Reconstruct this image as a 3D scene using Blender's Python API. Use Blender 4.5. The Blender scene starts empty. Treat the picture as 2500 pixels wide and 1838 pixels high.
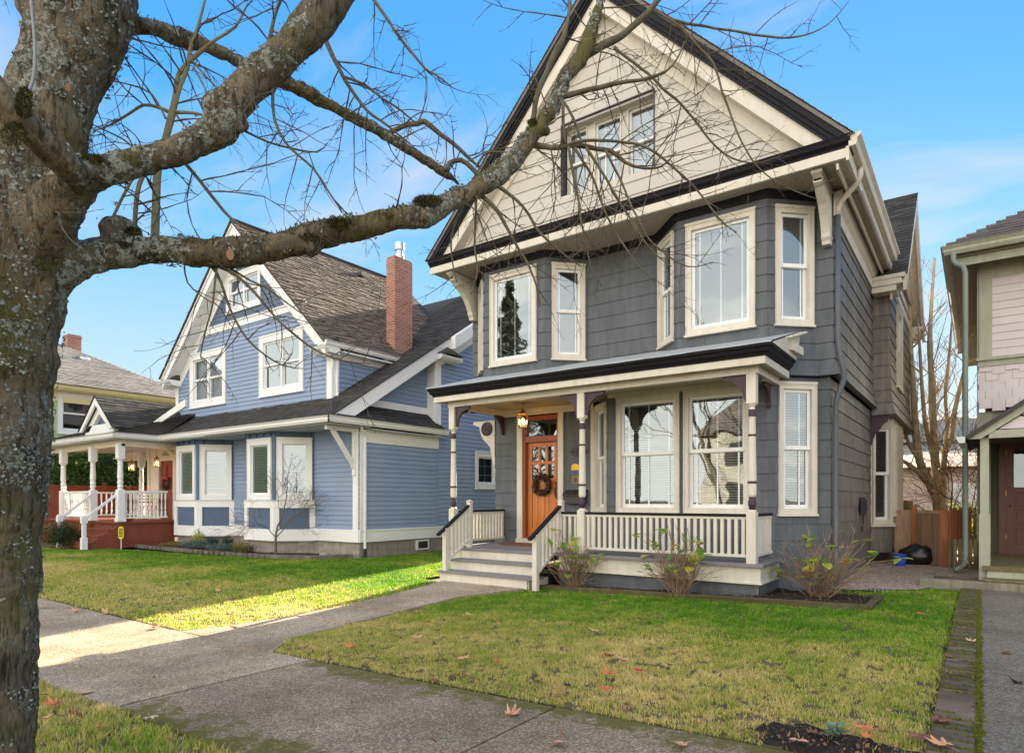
import bpy, math, random
import numpy as np
from mathutils import Vector, Matrix, noise
R = random.Random(7)
sc = bpy.context.scene
COL = sc.collection
rad = math.radians

# ------------------------------------------------------------------ helpers
def tag(o, label=None, cat=None, group=None, kind=None):
    if label: o['label'] = label
    if cat: o['category'] = cat
    if group: o['group'] = group
    if kind: o['kind'] = kind
    return o

def thing(name, loc, label, cat, group=None):
    o = bpy.data.objects.new(name, None)
    o.location = loc; o.empty_display_size = .2
    COL.objects.link(o)
    return tag(o, label, cat, group)

def root_loc(p):
    while p is not None and p.parent is not None: p = p.parent
    return Vector(p.location) if p is not None else Vector((0, 0, 0))

class MB:
    def __init__(s): s.v = []; s.f = []; s.mi = []
    def add(s, vs, fs, mi=0):
        n = len(s.v); s.v.extend(vs)
        for f in fs:
            s.f.append(tuple(i + n for i in f)); s.mi.append(mi)
    def box(s, F, u0, u1, o0, o1, z0, z1, mi=0):
        P = F.p
        vs = [P(u0,o0,z0),P(u1,o0,z0),P(u1,o1,z0),P(u0,o1,z0),P(u0,o0,z1),P(u1,o0,z1),P(u1,o1,z1),P(u0,o1,z1)]
        s.add(vs, [(0,3,2,1),(4,5,6,7),(0,1,5,4),(1,2,6,5),(2,3,7,6),(3,0,4,7)], mi)
    def prism(s, F, poly, o0, o1, mi=0):      # polygon in (u,z), thickness along o
        n = len(poly)
        vs = [F.p(u,o0,z) for u,z in poly] + [F.p(u,o1,z) for u,z in poly]
        fs = [tuple(range(n)), tuple(range(2*n-1, n-1, -1))] + [(i,(i+1)%n,(i+1)%n+n,i+n) for i in range(n)]
        s.add(vs, fs, mi)
    def extr(s, F, prof, u0, u1, m0=0, m1=0, mi=0):     # profile in (o,z) extruded along u, mitres m0, m1
        n = len(prof)
        vs = [F.p(u0 - m0*o, o, z) for o,z in prof] + [F.p(u1 + m1*o, o, z) for o,z in prof]
        fs = [tuple(range(n)), tuple(range(2*n-1, n-1, -1))] + [(i,(i+1)%n,(i+1)%n+n,i+n) for i in range(n)]
        s.add(vs, fs, mi)
    def bar(s, a, b, w, h, mi=0, up=(0,0,1)):
        a = Vector(a); b = Vector(b); d = (b-a).normalized(); up = Vector(up)
        x = d.cross(up).normalized(); y = x.cross(d)
        vs = []
        for p in (a,b):
            for sx,sy in ((-1,-1),(1,-1),(1,1),(-1,1)): vs.append(tuple(p + x*sx*w/2 + y*sy*h/2))
        s.add(vs, [(0,1,2,3),(7,6,5,4),(0,4,5,1),(1,5,6,2),(2,6,7,3),(3,7,4,0)], mi)
    def tube(s, pts, rs, n=8, cap=True, mi=0):
        pts = [Vector(p) for p in pts]
        if not hasattr(rs, '__len__'): rs = [rs]*len(pts)
        d = (pts[1]-pts[0]).normalized()
        x = d.orthogonal().normalized()
        vs = []; N = len(pts)
        for i,p in enumerate(pts):
            if i == 0: t = pts[1]-pts[0]
            elif i == N-1: t = pts[-1]-pts[-2]
            else: t = (pts[i+1]-pts[i-1])
            t.normalize()
            x = (x - t*x.dot(t))
            if x.length < 1e-6: x = t.orthogonal()
            x.normalize(); y = t.cross(x)
            for k in range(n):
                a = 2*math.pi*k/n
                vs.append(tuple(p + (x*math.cos(a)+y*math.sin(a))*rs[i]))
        fs = []
        for i in range(N-1):
            for k in range(n):
                k2 = (k+1)%n
                fs.append((i*n+k, i*n+k2, (i+1)*n+k2, (i+1)*n+k))
        if cap:
            fs.append(tuple(range(n-1,-1,-1))); fs.append(tuple((N-1)*n+k for k in range(n)))
        s.add(vs, fs, mi)
    def lathe(s, c, prof, n=16, mi=0):       # prof (r,z) bottom to top, c=(x,y,z0)
        vs = []; N = len(prof)
        for r,z in prof:
            for k in range(n):
                a = 2*math.pi*k/n
                vs.append((c[0]+r*math.cos(a), c[1]+r*math.sin(a), c[2]+z))
        fs = []
        for i in range(N-1):
            for k in range(n):
                k2=(k+1)%n; fs.append((i*n+k,i*n+k2,(i+1)*n+k2,(i+1)*n+k))
        fs.append(tuple(range(n-1,-1,-1))); fs.append(tuple((N-1)*n+k for k in range(n)))
        s.add(vs, fs, mi)
    def build(s, name, mats, parent=None, smooth=False, bevel=0, label=None):
        if not isinstance(mats, (list,tuple)): mats = [mats]
        off = root_loc(parent)
        me = bpy.data.meshes.new(name)
        a = np.array(s.v, dtype=float).reshape(-1,3) - np.array(off)
        me.from_pydata(a.tolist(), [], s.f)
        for m in mats: me.materials.append(m)
        if len(mats) > 1: me.polygons.foreach_set('material_index', s.mi)
        if smooth: me.polygons.foreach_set('use_smooth', [True]*len(me.polygons))
        me.validate(); me.update()
        o = bpy.data.objects.new(name, me); COL.objects.link(o)
        if parent is not None: o.parent = parent
        if bevel:
            b = o.modifiers.new('bevel','BEVEL'); b.width = bevel; b.segments = 2; b.limit_method='ANGLE'
        if label: o['label'] = label
        return o

class FR:                                     # wall frame: u along the wall, o outwards, z up
    def __init__(s, x, y, ux, uy):
        l = math.hypot(ux,uy); s.x=x; s.y=y; s.ux=ux/l; s.uy=uy/l; s.nx=s.uy; s.ny=-s.ux
    def p(s, u, o, z): return (s.x+s.ux*u+s.nx*o, s.y+s.uy*u+s.ny*o, z)
    def q(s, o): return FR(s.x+s.nx*o, s.y+s.ny*o, s.ux, s.uy)

def siding(mb, F, u0, u1, z0, z1, expo, t, openings=(), mit=(0,0), clip=None, flare=None, piece=None, zoff=0.0, rnd=R):
    """lapped boards or shingle courses with real laps, cut round openings (u0,u1,z0,z1)"""
    zs = z0 - zoff
    while zs < z1 - 1e-6:
        za = max(zs, z0); zb = min(zs+expo, z1)
        if zb <= za + 1e-6: zs += expo; continue
        cuts = sorted({za, zb} | {c for op in openings for c in op[2:4] if za < c < zb})
        jit = [] 
        if piece:
            x = u0 + rnd.uniform(.2,1)*piece
            while x < u1: jit.append(x); x += piece*rnd.uniform(.75,1.25)
        for a,b in zip(cuts[:-1], cuts[1:]):
            iv = [(u0,u1)]
            for (ou0,ou1,oz0,oz1) in openings:
                if oz0 < (a+b)/2 < oz1:
                    nv = []
                    for (s0,s1) in iv:
                        if ou1 <= s0 or ou0 >= s1: nv.append((s0,s1)); continue
                        if ou0 > s0: nv.append((s0,ou0))
                        if ou1 < s1: nv.append((ou1,s1))
                    iv = nv
            segs = []
            for (s0,s1) in iv:
                c = [s0]+[j for j in jit if s0+.04 < j < s1-.04]+[s1]
                for k in range(len(c)-1):
                    segs.append((c[k]+(.0015 if k else 0), c[k+1]-(.0015 if k < len(c)-2 else 0), c[k]==u0, c[k+1]==u1))
            for (s0,s1,L,Rr) in segs:
                oa = t*(1-(a-zs)/expo)+.002; ob = t*(1-(b-zs)/expo)+.002
                if piece: 
                    dz = rnd.uniform(0,.002); oa += dz; ob += dz
                if flare:
                    f0,f1,am = flare
                    oa += am*max(0,(f1-a)/(f1-f0))**2 if a < f1 else 0
                    ob += am*max(0,(f1-b)/(f1-f0))**2 if b < f1 else 0
                la = s0 - (mit[0]*oa if L else 0); lb = s0 - (mit[0]*ob if L else 0)
                ra = s1 + (mit[1]*oa if Rr else 0); rb = s1 + (mit[1]*ob if Rr else 0)
                if clip:
                    ca = clip(a); cb = clip(b)
                    la=max(la,ca[0]); ra=min(ra,ca[1]); lb=max(lb,cb[0]); rb=min(rb,cb[1])
                    if ra <= la: continue
                    if rb < lb: lb = rb = (lb+rb)/2
                vs = [F.p(la,oa,a),F.p(ra,oa,a),F.p(rb,ob,b),F.p(lb,ob,b)]
                fs = [(0,1,2,3)]
                if a <= za+1e-6:
                    vs += [F.p(la,-.004,a),F.p(ra,-.004,a)]; fs.append((0,4,5,1))
                mb.add(vs, fs)
        zs += expo

def shingles(mb, O, U, V, width, length, expo=.14, tab=.3, th=.014, clip=None, rnd=R, ragged=.04):
    O=Vector(O); U=Vector(U).normalized(); V=Vector(V).normalized(); N=U.cross(V).normalized()
    if N.z < 0: N = -N
    nv = int(math.ceil(length/expo))
    for i in range(nv):
        v0 = i*expo; v1 = min(length, v0+expo*1.05)
        x = -rnd.random()*tab
        while x < width:
            w = tab*rnd.uniform(.6,1.3); a=max(0,x); b=min(width,x+w-.004)
            x += w
            if clip:
                c = clip((v0+v1)/2); a=max(a,c[0]); b=min(b,c[1])
            if b-a < .02: continue
            vv = v0 - rnd.choice((0,0,.5,1))*ragged*(1 if i else 0)
            h = th*rnd.uniform(.75,1.3)
            p = [O+U*a+V*vv+N*h, O+U*b+V*vv+N*h, O+U*b+V*v1+N*.002, O+U*a+V*v1+N*.002, O+U*a+V*vv, O+U*b+V*vv]
            mb.add([tuple(q) for q in p], [(0,1,2,3),(0,4,5,1),(0,3,4),(1,5,2)])

def slab(mb, pts, n, th):
    n = Vector(n).normalized()*th; k=len(pts)
    vs=[tuple(Vector(p)) for p in pts]+[tuple(Vector(p)-n) for p in pts]
    mb.add(vs,[tuple(range(k)),tuple(range(2*k-1,k-1,-1))]+[(i,i+k,(i+1)%k+k,(i+1)%k) for i in range(k)])

# ------------------------------------------------------------------ materials
def newmat(name):
    m = bpy.data.materials.new(name); m.use_nodes = True
    nt = m.node_tree; b = nt.nodes['Principled BSDF']
    return m, nt, b, nt.nodes, nt.links
def coords(nd, lk, sc3=(1,1,1), src='Object'):
    tc = nd.new('ShaderNodeTexCoord'); mp = nd.new('ShaderNodeMapping'); mp.inputs['Scale'].default_value = sc3
    if src == 'World':
        g = nd.new('ShaderNodeNewGeometry'); lk.new(g.outputs['Position'], mp.inputs['Vector'])
    else: lk.new(tc.outputs[src], mp.inputs['Vector'])
    return mp.outputs['Vector']
def noisen(nd, lk, vec, scale, detail=4, rough=.55):
    n = nd.new('ShaderNodeTexNoise'); n.inputs['Scale'].default_value=scale; n.inputs['Detail'].default_value=detail
    n.inputs['Roughness'].default_value=rough; lk.new(vec, n.inputs['Vector']); return n.outputs['Fac']
def ramp(nd, lk, fac, stops):
    r = nd.new('ShaderNodeValToRGB'); e = r.color_ramp.elements
    while len(e) < len(stops): e.new(.5)
    for i,(p,c) in enumerate(stops):
        e[i].position = p; e[i].color = (*c,1) if len(c)==3 else c
    lk.new(fac, r.inputs['Fac']); return r.outputs['Color']
def mixc(nd, lk, fac, a, b, mode='MIX'):
    m = nd.new('ShaderNodeMix'); m.data_type='RGBA'; m.blend_type=mode
    for sk,v in ((m.inputs[0],fac),(m.inputs[6],a),(m.inputs[7],b)):
        if hasattr(v,'is_linked'): lk.new(v, sk)
        elif isinstance(v,(int,float)): sk.default_value=v
        else: sk.default_value=(*v,1)
    return m.outputs[2]
def setv(s, v): s.default_value = v
def bumpn(nd, lk, b, h, strength, dist=.01):
    bp = nd.new('ShaderNodeBump'); bp.inputs['Strength'].default_value=strength; bp.inputs['Distance'].default_value=dist
    lk.new(h, bp.inputs['Height']); lk.new(bp.outputs['Normal'], b.inputs['Normal'])
def mul(c,k): return tuple(max(0,min(1,x*k)) for x in c)

def M(name, col, rough=.6, var=.12, scale=3, bump=.15, bscale=60, st=(1,1,1), island=0, spec=.35, metal=0, dirt=None):
    m,nt,b,nd,lk = newmat(name)
    v = coords(nd,lk,st,'World')
    n1 = noisen(nd,lk,v,scale,5); 
    c = ramp(nd,lk,n1,[(.3,mul(col,1-var)),(.7,mul(col,1+var))])
    if island:
        g = nd.new('ShaderNodeNewGeometry')
        k = ramp(nd,lk,g.outputs['Random Per Island'],[(0,(1-island,)*3),(1,(1,1,1))])
        c = mixc(nd,lk,1.0,c,k,'MULTIPLY')
    if dirt:
        n3 = noisen(nd,lk,coords(nd,lk,(6,6,.8),'World'),1.6,6,.65)
        f = ramp(nd,lk,n3,[(.45,(0,0,0)),(.75,(dirt[1],)*3)])
        c = mixc(nd,lk,f,c,dirt[0])
    lk.new(c, b.inputs['Base Color'])
    b.inputs['Roughness'].default_value=rough; b.inputs['Specular IOR Level'].default_value=spec; b.inputs['Metallic'].default_value=metal
    if bump:
        n2 = noisen(nd,lk,v,bscale,6,.6); bumpn(nd,lk,b,n2,bump)
    return m

def emit(name, col, s):
    m,nt,b,nd,lk = newmat(name)
    b.inputs['Base Color'].default_value=(*col,1); b.inputs['Emission Color'].default_value=(*col,1); b.inputs['Emission Strength'].default_value=s
    return m
def glassmat(name, tint=(.9,.95,.97), add=.16, k=1.4, wav=.0):
    m = bpy.data.materials.new(name); m.use_nodes=True; nt=m.node_tree; nd=nt.nodes; lk=nt.links
    nd.remove(nd['Principled BSDF'])
    out = nd['Material Output']; t=nd.new('ShaderNodeBsdfTransparent'); t.inputs[0].default_value=(*tint,1)
    g=nd.new('ShaderNodeBsdfGlossy'); g.inputs['Roughness'].default_value=.015; g.inputs['Color'].default_value=(.80,.92,1,1)
    fr=nd.new('ShaderNodeFresnel'); fr.inputs[0].default_value=1.5
    ma=nd.new('ShaderNodeMath'); ma.operation='MULTIPLY_ADD'; lk.new(fr.outputs[0],ma.inputs[0]); ma.inputs[1].default_value=k; ma.inputs[2].default_value=add; ma.use_clamp=True
    mx=nd.new('ShaderNodeMixShader'); lk.new(ma.outputs[0],mx.inputs[0]); lk.new(t.outputs[0],mx.inputs[1]); lk.new(g.outputs[0],mx.inputs[2]); lk.new(mx.outputs[0],out.inputs[0])
    if wav:
        v=coords(nd,lk,(1,1,1),'World'); n=noisen(nd,lk,v,2.5,1,.4); bp=nd.new('ShaderNodeBump'); bp.inputs['Strength'].default_value=wav; bp.inputs['Distance'].default_value=.03
        lk.new(n,bp.inputs['Height']); lk.new(bp.outputs[0],g.inputs['Normal'])
    return m

CREAM=(.65,.61,.525); GREY=(.088,.101,.117)
m_grey = M('slate_paint',GREY,.55,.14,2.2,.5,90,(1,1,.35),island=.10,spec=.4,dirt=((.17,.17,.165),.5))
m_grey2 = M('slate_paint_lit_streaked',(.142,.134,.122),.55,.2,1.6,.6,60,(3,3,.35),island=.2,spec=.4,dirt=((.36,.31,.24),.6))  # slate paint with rain streaks, lightened and warmed to paint in bounced light
m_cream = M('cream_paint',CREAM,.5,.07,3,.25,40,dirt=((.40,.36,.28),.35))
m_gable = M('gable_paint',(.53,.505,.45),.55,.05,1.5,.25,70,island=.05)
m_white = M('white_paint',(.78,.77,.74),.45,.03,3,.08,40)
m_vinyl = M('white_vinyl',(.80,.81,.80),.35,.02,3,0)
m_black = M('black_gutter_paint',(.010,.010,.013),.6,.2,4,.05,30,spec=.2)
m_purple = M('plum_paint',(.055,.028,.045),.4,.1,5,.1,30)
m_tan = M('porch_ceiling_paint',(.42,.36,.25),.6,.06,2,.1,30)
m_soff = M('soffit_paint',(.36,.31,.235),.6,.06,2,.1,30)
m_deck = M('grey_deck_paint',(.20,.19,.20),.5,.12,2,.2,60,(1,6,1))
m_oak = None
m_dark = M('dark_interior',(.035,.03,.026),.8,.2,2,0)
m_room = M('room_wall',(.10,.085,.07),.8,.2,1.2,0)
m_blind = M('blind_slat',(.62,.55,.42),.5,.03,3,0)
m_curtain = M('sheer_curtain',(.62,.63,.64),.8,.1,8,.3,20,(8,8,.3))
m_glass = glassmat('window_glass',(.86,.9,.93),.17,1.5,.06)
m_glassl = glassmat('window_glass_clear',(.93,.95,.95),.10,1.5,.08)
m_iron = M('black_iron',(.02,.02,.022),.4,.2,6,.1,30,spec=.5)
m_brass = M('aged_brass',(.45,.27,.09),.35,.1,8,.05,30,metal=.8)
m_metal = M('galvanised_metal',(.5,.52,.54),.35,.08,4,.05,30,metal=.9)
m_conc = M('foundation_concrete',(.30,.28,.24),.85,.22,2.2,.6,40,(1,1,3),dirt=((.13,.12,.10),.7))
m_bulb = emit('lamp_bulb',(1,.55,.18),14)
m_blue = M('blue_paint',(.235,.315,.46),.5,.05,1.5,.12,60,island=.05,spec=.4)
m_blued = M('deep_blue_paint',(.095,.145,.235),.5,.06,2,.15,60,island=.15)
m_wtrim = M('white_trim_paint',(.80,.80,.79),.45,.03,2,.08,40)
m_redwood = M('barn_red_stain',(.22,.06,.036),.6,.14,3,.2,40,(1,1,1),dirt=((.15,.05,.03),.4))
m_sage = M('sage_paint',(.36,.37,.28),.6,.08,2,.25,60,dirt=((.16,.17,.11),.4))
m_pink = M('pale_pink_paint',(.60,.54,.54),.6,.04,2,.15,60,island=.06)
m_green = M('light_green_paint',(.42,.52,.27),.6,.05,2,.1,60)
m_cedar = M('cedar_boards',(.46,.30,.19),.75,.25,3,.4,30,(6,6,.6),island=.25)
m_cedarr = M('red_cedar',(.42,.15,.07),.7,.2,3,.4,30,(6,6,.6),island=.2)
m_moss = M('mossy_boards',(.20,.16,.085),.85,.3,3,.5,30,(6,6,.6),island=.3,dirt=((.10,.12,.03),.7))
m_soil = M('dark_bark_mulch',(.024,.017,.012),.95,.6,25,1,60)
m_gravel=None

def roofmat(name, c1, c2, rough=.85):
    m,nt,b,nd,lk=newmat(name); v=coords(nd,lk,(1,1,1),'World')
    g=nd.new('ShaderNodeNewGeometry')
    c=ramp(nd,lk,g.outputs['Random Per Island'],[(0,c1),(.5,mul(c1,1.25)),(1,c2)])
    n=noisen(nd,lk,v,90,3,.8); k=ramp(nd,lk,n,[(.3,(.6,)*3),(.7,(1.3,)*3)]); c=mixc(nd,lk,1.0,c,k,'MULTIPLY')
    n2=noisen(nd,lk,v,.8,4); k2=ramp(nd,lk,n2,[(.3,(.8,)*3),(.7,(1.1,)*3)]); c=mixc(nd,lk,1.0,c,k2,'MULTIPLY')
    lk.new(c,b.inputs['Base Color']); b.inputs['Roughness'].default_value=rough; b.inputs['Specular IOR Level'].default_value=.15
    bumpn(nd,lk,b,n,.5,.004); return m
m_roofb = roofmat('asphalt_shingles_dark',(.050,.047,.043),(.085,.079,.07))
m_roofg = roofmat('asphalt_shingles_grey',(.16,.15,.14),(.24,.225,.205))
m_roofm = roofmat('asphalt_shingles_brown',(.13,.105,.095),(.19,.16,.14))
m_mem = M('grey_roll_roofing',(.36,.38,.38),.6,.15,3,.35,12,(1,4,1),dirt=((.20,.21,.20),.5))

def brickmat(name, c1, c2, mort, sx, sz, off=0.5):
    m,nt,b,nd,lk=newmat(name)
    g=nd.new('ShaderNodeNewGeometry'); s=nd.new('ShaderNodeSeparateXYZ'); lk.new(g.outputs['Position'],s.inputs[0])
    a=nd.new('ShaderNodeMath'); a.operation='ADD'; lk.new(s.outputs[0],a.inputs[0]); lk.new(s.outputs[1],a.inputs[1])
    c=nd.new('ShaderNodeCombineXYZ'); lk.new(a.outputs[0],c.inputs[0]); lk.new(s.outputs[2],c.inputs[1])
    br=nd.new('ShaderNodeTexBrick'); lk.new(c.outputs[0],br.inputs['Vector'])
    br.inputs['Scale'].default_value=1; br.inputs['Brick Width'].default_value=sx; br.inputs['Row Height'].default_value=sz; br.inputs['Mortar Size'].default_value=.007
    br.inputs['Color1'].default_value=(*c1,1); br.inputs['Color2'].default_value=(*c2,1); br.inputs['Mortar'].default_value=(*mort,1)
    lk.new(br.outputs['Color'],b.inputs['Base Color']); b.inputs['Roughness'].default_value=.85
    iv=nd.new('ShaderNodeMath'); iv.operation='SUBTRACT'; iv.inputs[0].default_value=1; lk.new(br.outputs['Fac'],iv.inputs[1])
    bumpn(nd,lk,b,iv.outputs[0],.8,.008); return m
m_brick = brickmat('red_brick',(.44,.18,.105),(.30,.11,.07),(.46,.40,.36),.21,.075)

def woodmat(name,c1,c2,rough=.35):
    m,nt,b,nd,lk=newmat(name); v=coords(nd,lk,(14,14,.9),'World'); n=noisen(nd,lk,v,2.2,6,.65)
    c=ramp(nd,lk,n,[(.3,c1),(.7,c2)]); lk.new(c,b.inputs['Base Color']); b.inputs['Roughness'].default_value=rough; bumpn(nd,lk,b,n,.1,.003); return m
m_oak = woodmat('varnished_fir',(.42,.115,.02),(.62,.21,.045),.3)
m_oakd = woodmat('red_stained_fir',(.20,.045,.015),(.33,.085,.025),.35)
m_maroon = woodmat('maroon_door_paint',(.075,.017,.014),(.11,.026,.02),.4)

# concrete pavement with exposed aggregate, moss growing where the slab is damp
def pavemat(name, base, moss_amt=.5, speck=1.0):
    m,nt,b,nd,lk=newmat(name); v=coords(nd,lk,(1,1,1),'World')
    n=noisen(nd,lk,v,1.3,5); c=ramp(nd,lk,n,[(.3,mul(base,.82)),(.7,mul(base,1.15))])
    vo=nd.new('ShaderNodeTexVoronoi'); vo.inputs['Scale'].default_value=110; lk.new(v,vo.inputs['Vector'])
    s=nd.new('ShaderNodeSeparateColor'); lk.new(vo.outputs['Color'],s.inputs[0])
    k=ramp(nd,lk,s.outputs[0],[(0,(.5,.49,.47)),(.45,(.85,.84,.82)),(.8,(1.15,1.12,1.08)),(.96,(1.75,1.7,1.6))])
    c=mixc(nd,lk,speck,c,mixc(nd,lk,1.0,c,k,'MULTIPLY'))
    n3=noisen(nd,lk,v,260,3,.8); c=mixc(nd,lk,1.0,c,ramp(nd,lk,n3,[(.3,(.55,)*3),(.65,(1.3,)*3)]),'MULTIPLY')
    g=nd.new('ShaderNodeNewGeometry'); sp=nd.new('ShaderNodeSeparateXYZ'); lk.new(g.outputs['Position'],sp.inputs[0])
    # moss keeps to the two long edges of the pavement
    ab=nd.new('ShaderNodeMath'); ab.operation='SUBTRACT'; lk.new(sp.outputs[1],ab.inputs[0]); ab.inputs[1].default_value=2.84
    aa=nd.new('ShaderNodeMath'); aa.operation='ABSOLUTE'; lk.new(ab.outputs[0],aa.inputs[0])
    e=nd.new('ShaderNodeMapRange'); lk.new(aa.outputs[0],e.inputs[0]); e.inputs[1].default_value=.30; e.inputs[2].default_value=.86; e.inputs[3].default_value=-.22; e.inputs[4].default_value=.16
    ex=nd.new('ShaderNodeMapRange'); lk.new(sp.outputs[0],ex.inputs[0]); ex.inputs[1].default_value=-5.0; ex.inputs[2].default_value=-4.85; ex.inputs[3].default_value=-.4; ex.inputs[4].default_value=0
    n4=noisen(nd,lk,v,5,7,.72)
    a1=nd.new('ShaderNodeMath'); lk.new(n4,a1.inputs[0]); lk.new(e.outputs[0],a1.inputs[1])
    a2=nd.new('ShaderNodeMath'); lk.new(a1.outputs[0],a2.inputs[0]); lk.new(ex.outputs[0],a2.inputs[1])
    f=ramp(nd,lk,a2.outputs[0],[(.45,(0,0,0)),(.58,(moss_amt,)*3)])
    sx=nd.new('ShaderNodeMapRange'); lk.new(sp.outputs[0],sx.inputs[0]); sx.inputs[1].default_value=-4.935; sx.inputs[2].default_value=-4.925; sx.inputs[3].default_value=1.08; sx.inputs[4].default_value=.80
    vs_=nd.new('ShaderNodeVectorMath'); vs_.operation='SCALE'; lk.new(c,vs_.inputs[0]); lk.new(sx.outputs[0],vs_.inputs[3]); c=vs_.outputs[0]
    st_=noisen(nd,lk,v,.9,6,.7); c=mixc(nd,lk,1.0,c,ramp(nd,lk,st_,[(.38,(.70,.68,.64)),(.55,(1,1,1))]),'MULTIPLY')
    c=mixc(nd,lk,f,c,(.13,.12,.015))
    lk.new(c,b.inputs['Base Color']); b.inputs['Roughness'].default_value=.9; b.inputs['Specular IOR Level'].default_value=.2
    ad=nd.new('ShaderNodeMath'); lk.new(vo.outputs['Distance'],ad.inputs[0]); lk.new(n3,ad.inputs[1])
    bumpn(nd,lk,b,ad.outputs[0],.9,.006); return m
m_pave = pavemat('aggregate_concrete',(.46,.365,.255),.85)
m_path = pavemat('path_concrete',(.46,.37,.265),.0)
m_walk = pavemat('lichened_concrete',(.30,.265,.21),.0,.9)

def scatter_col(name, stops, scale, rough=.9, bump=1.0, dist=.02, scale2=200):
    m,nt,b,nd,lk=newmat(name); v=coords(nd,lk,(1,1,1),'World')
    vo=nd.new('ShaderNodeTexVoronoi'); vo.inputs['Scale'].default_value=scale; lk.new(v,vo.inputs['Vector'])
    s=nd.new('ShaderNodeSeparateColor'); lk.new(vo.outputs['Color'],s.inputs[0])
    c=ramp(nd,lk,s.outputs[0],stops); lk.new(c,b.inputs['Base Color']); b.inputs['Roughness'].default_value=rough
    bumpn(nd,lk,b,vo.outputs['Distance'],bump,dist); return m
m_gravel = scatter_col('side_yard_gravel',[(0,(.18,.12,.08)),(.5,(.38,.29,.22)),(1,(.62,.52,.43))],38)
m_dirt = M('lawn_soil',(.12,.095,.04),.95,.4,6,1,40)
m_road = M('asphalt',(.05,.05,.05),.9,.2,2,.6,90)

def grassmat(name, gain=1.0):
    m,nt,b,nd,lk=newmat(name); v=coords(nd,lk,(1,1,1),'World')
    g=nd.new('ShaderNodeNewGeometry'); rp=g.outputs['Random Per Island']
    big=noisen(nd,lk,v,.62,5,.62); mid=noisen(nd,lk,v,3.1,5,.65)
    a=nd.new('ShaderNodeMath'); a.operation='MULTIPLY_ADD'; lk.new(mid,a.inputs[0]); a.inputs[1].default_value=.7; lk.new(big,a.inputs[2])
    sp=nd.new('ShaderNodeSeparateXYZ'); lk.new(g.outputs['Position'],sp.inputs[0])
    # the strip of turf beside the house stays greener than the worn middle of the lawn
    mr=nd.new('ShaderNodeMapRange'); lk.new(sp.outputs[1],mr.inputs[0]); mr.inputs[1].default_value=5.2; mr.inputs[2].default_value=8.2; mr.inputs[3].default_value=.13; mr.inputs[4].default_value=-.24
    a2=nd.new('ShaderNodeMath'); lk.new(a.outputs[0],a2.inputs[0]); lk.new(mr.outputs[0],a2.inputs[1])
    fn=noisen(nd,lk,v,15,3,.6); a25=nd.new('ShaderNodeMath'); a25.operation='MULTIPLY_ADD'; lk.new(fn,a25.inputs[0]); a25.inputs[1].default_value=.45; lk.new(a2.outputs[0],a25.inputs[2])
    a26=nd.new('ShaderNodeMath'); a26.operation='SUBTRACT'; lk.new(a25.outputs[0],a26.inputs[0]); a26.inputs[1].default_value=.215
    a3=nd.new('ShaderNodeMath'); a3.operation='MULTIPLY_ADD'; lk.new(rp,a3.inputs[0]); a3.inputs[1].default_value=.42; lk.new(a26.outputs[0],a3.inputs[2])
    c=ramp(nd,lk,a3.outputs[0],[(.62,mul((.06,.19,.012),gain)),(.84,mul((.20,.36,.025),gain)),(1.02,mul((.50,.44,.11),gain)),(1.25,mul((.85,.66,.33),gain))])
    # stop positions must stay within 0..1, so rescale the driver
    for n_ in nd:
        if n_.type=='VALTORGB': rr=n_
    e=rr.color_ramp.elements
    for el,p in zip(e,(.375,.545,.675,.885)): el.position=p
    sc_=nd.new('ShaderNodeMath'); sc_.operation='MULTIPLY'; lk.new(a3.outputs[0],sc_.inputs[0]); sc_.inputs[1].default_value=.58
    lk.new(sc_.outputs[0],rr.inputs['Fac'])
    lk.new(c,b.inputs['Base Color']); b.inputs['Roughness'].default_value=.7; b.inputs['Specular IOR Level'].default_value=.2
    out=nd['Material Output']; tr=nd.new('ShaderNodeBsdfTranslucent'); lk.new(c,tr.inputs[0]); mx=nd.new('ShaderNodeMixShader'); mx.inputs[0].default_value=.35
    lk.new(b.outputs[0],mx.inputs[1]); lk.new(tr.outputs[0],mx.inputs[2]); lk.new(mx.outputs[0],out.inputs[0])
    return m
m_grass = grassmat('turf',1.12)

def leafmat(name, stops, trans=.35, rough=.55):
    m,nt,b,nd,lk=newmat(name); g=nd.new('ShaderNodeNewGeometry')
    c=ramp(nd,lk,g.outputs['Random Per Island'],stops); lk.new(c,b.inputs['Base Color']); b.inputs['Roughness'].default_value=rough
    out=nd['Material Output']; tr=nd.new('ShaderNodeBsdfTranslucent'); lk.new(c,tr.inputs[0]); mx=nd.new('ShaderNodeMixShader'); mx.inputs[0].default_value=trans
    lk.new(b.outputs[0],mx.inputs[1]); lk.new(tr.outputs[0],mx.inputs[2]); lk.new(mx.outputs[0],out.inputs[0]); return m
m_hedge = leafmat('hedge_leaves',[(0,(.03,.07,.012)),(.6,(.06,.14,.02)),(1,(.18,.26,.03))])
m_box = leafmat('boxwood_leaves',[(0,(.012,.03,.008)),(1,(.04,.08,.015))])
m_yel = leafmat('yellow_green_leaves',[(0,(.10,.12,.02)),(1,(.35,.30,.06))],.5)
m_jun = leafmat('blue_grey_needles',[(0,(.04,.075,.07)),(1,(.11,.16,.15))],.2)
m_conif = leafmat('conifer_needles',[(0,(.015,.03,.012)),(1,(.06,.075,.025))],.2)
m_hydl = leafmat('hydrangea_leaves',[(0,(.14,.33,.04)),(.5,(.32,.45,.06)),(.75,(.68,.58,.08)),(1,(.45,.20,.06))],.45)
m_hyds = M('dry_stems',(.25,.17,.115),.8,.3,12,.2,60)
m_brownlf = leafmat('dry_leaves',[(0,(.20,.09,.04)),(1,(.40,.22,.12))],.2)
m_twig = M('twig_bark',(.105,.088,.055),.8,.3,8,.4,80)
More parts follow.
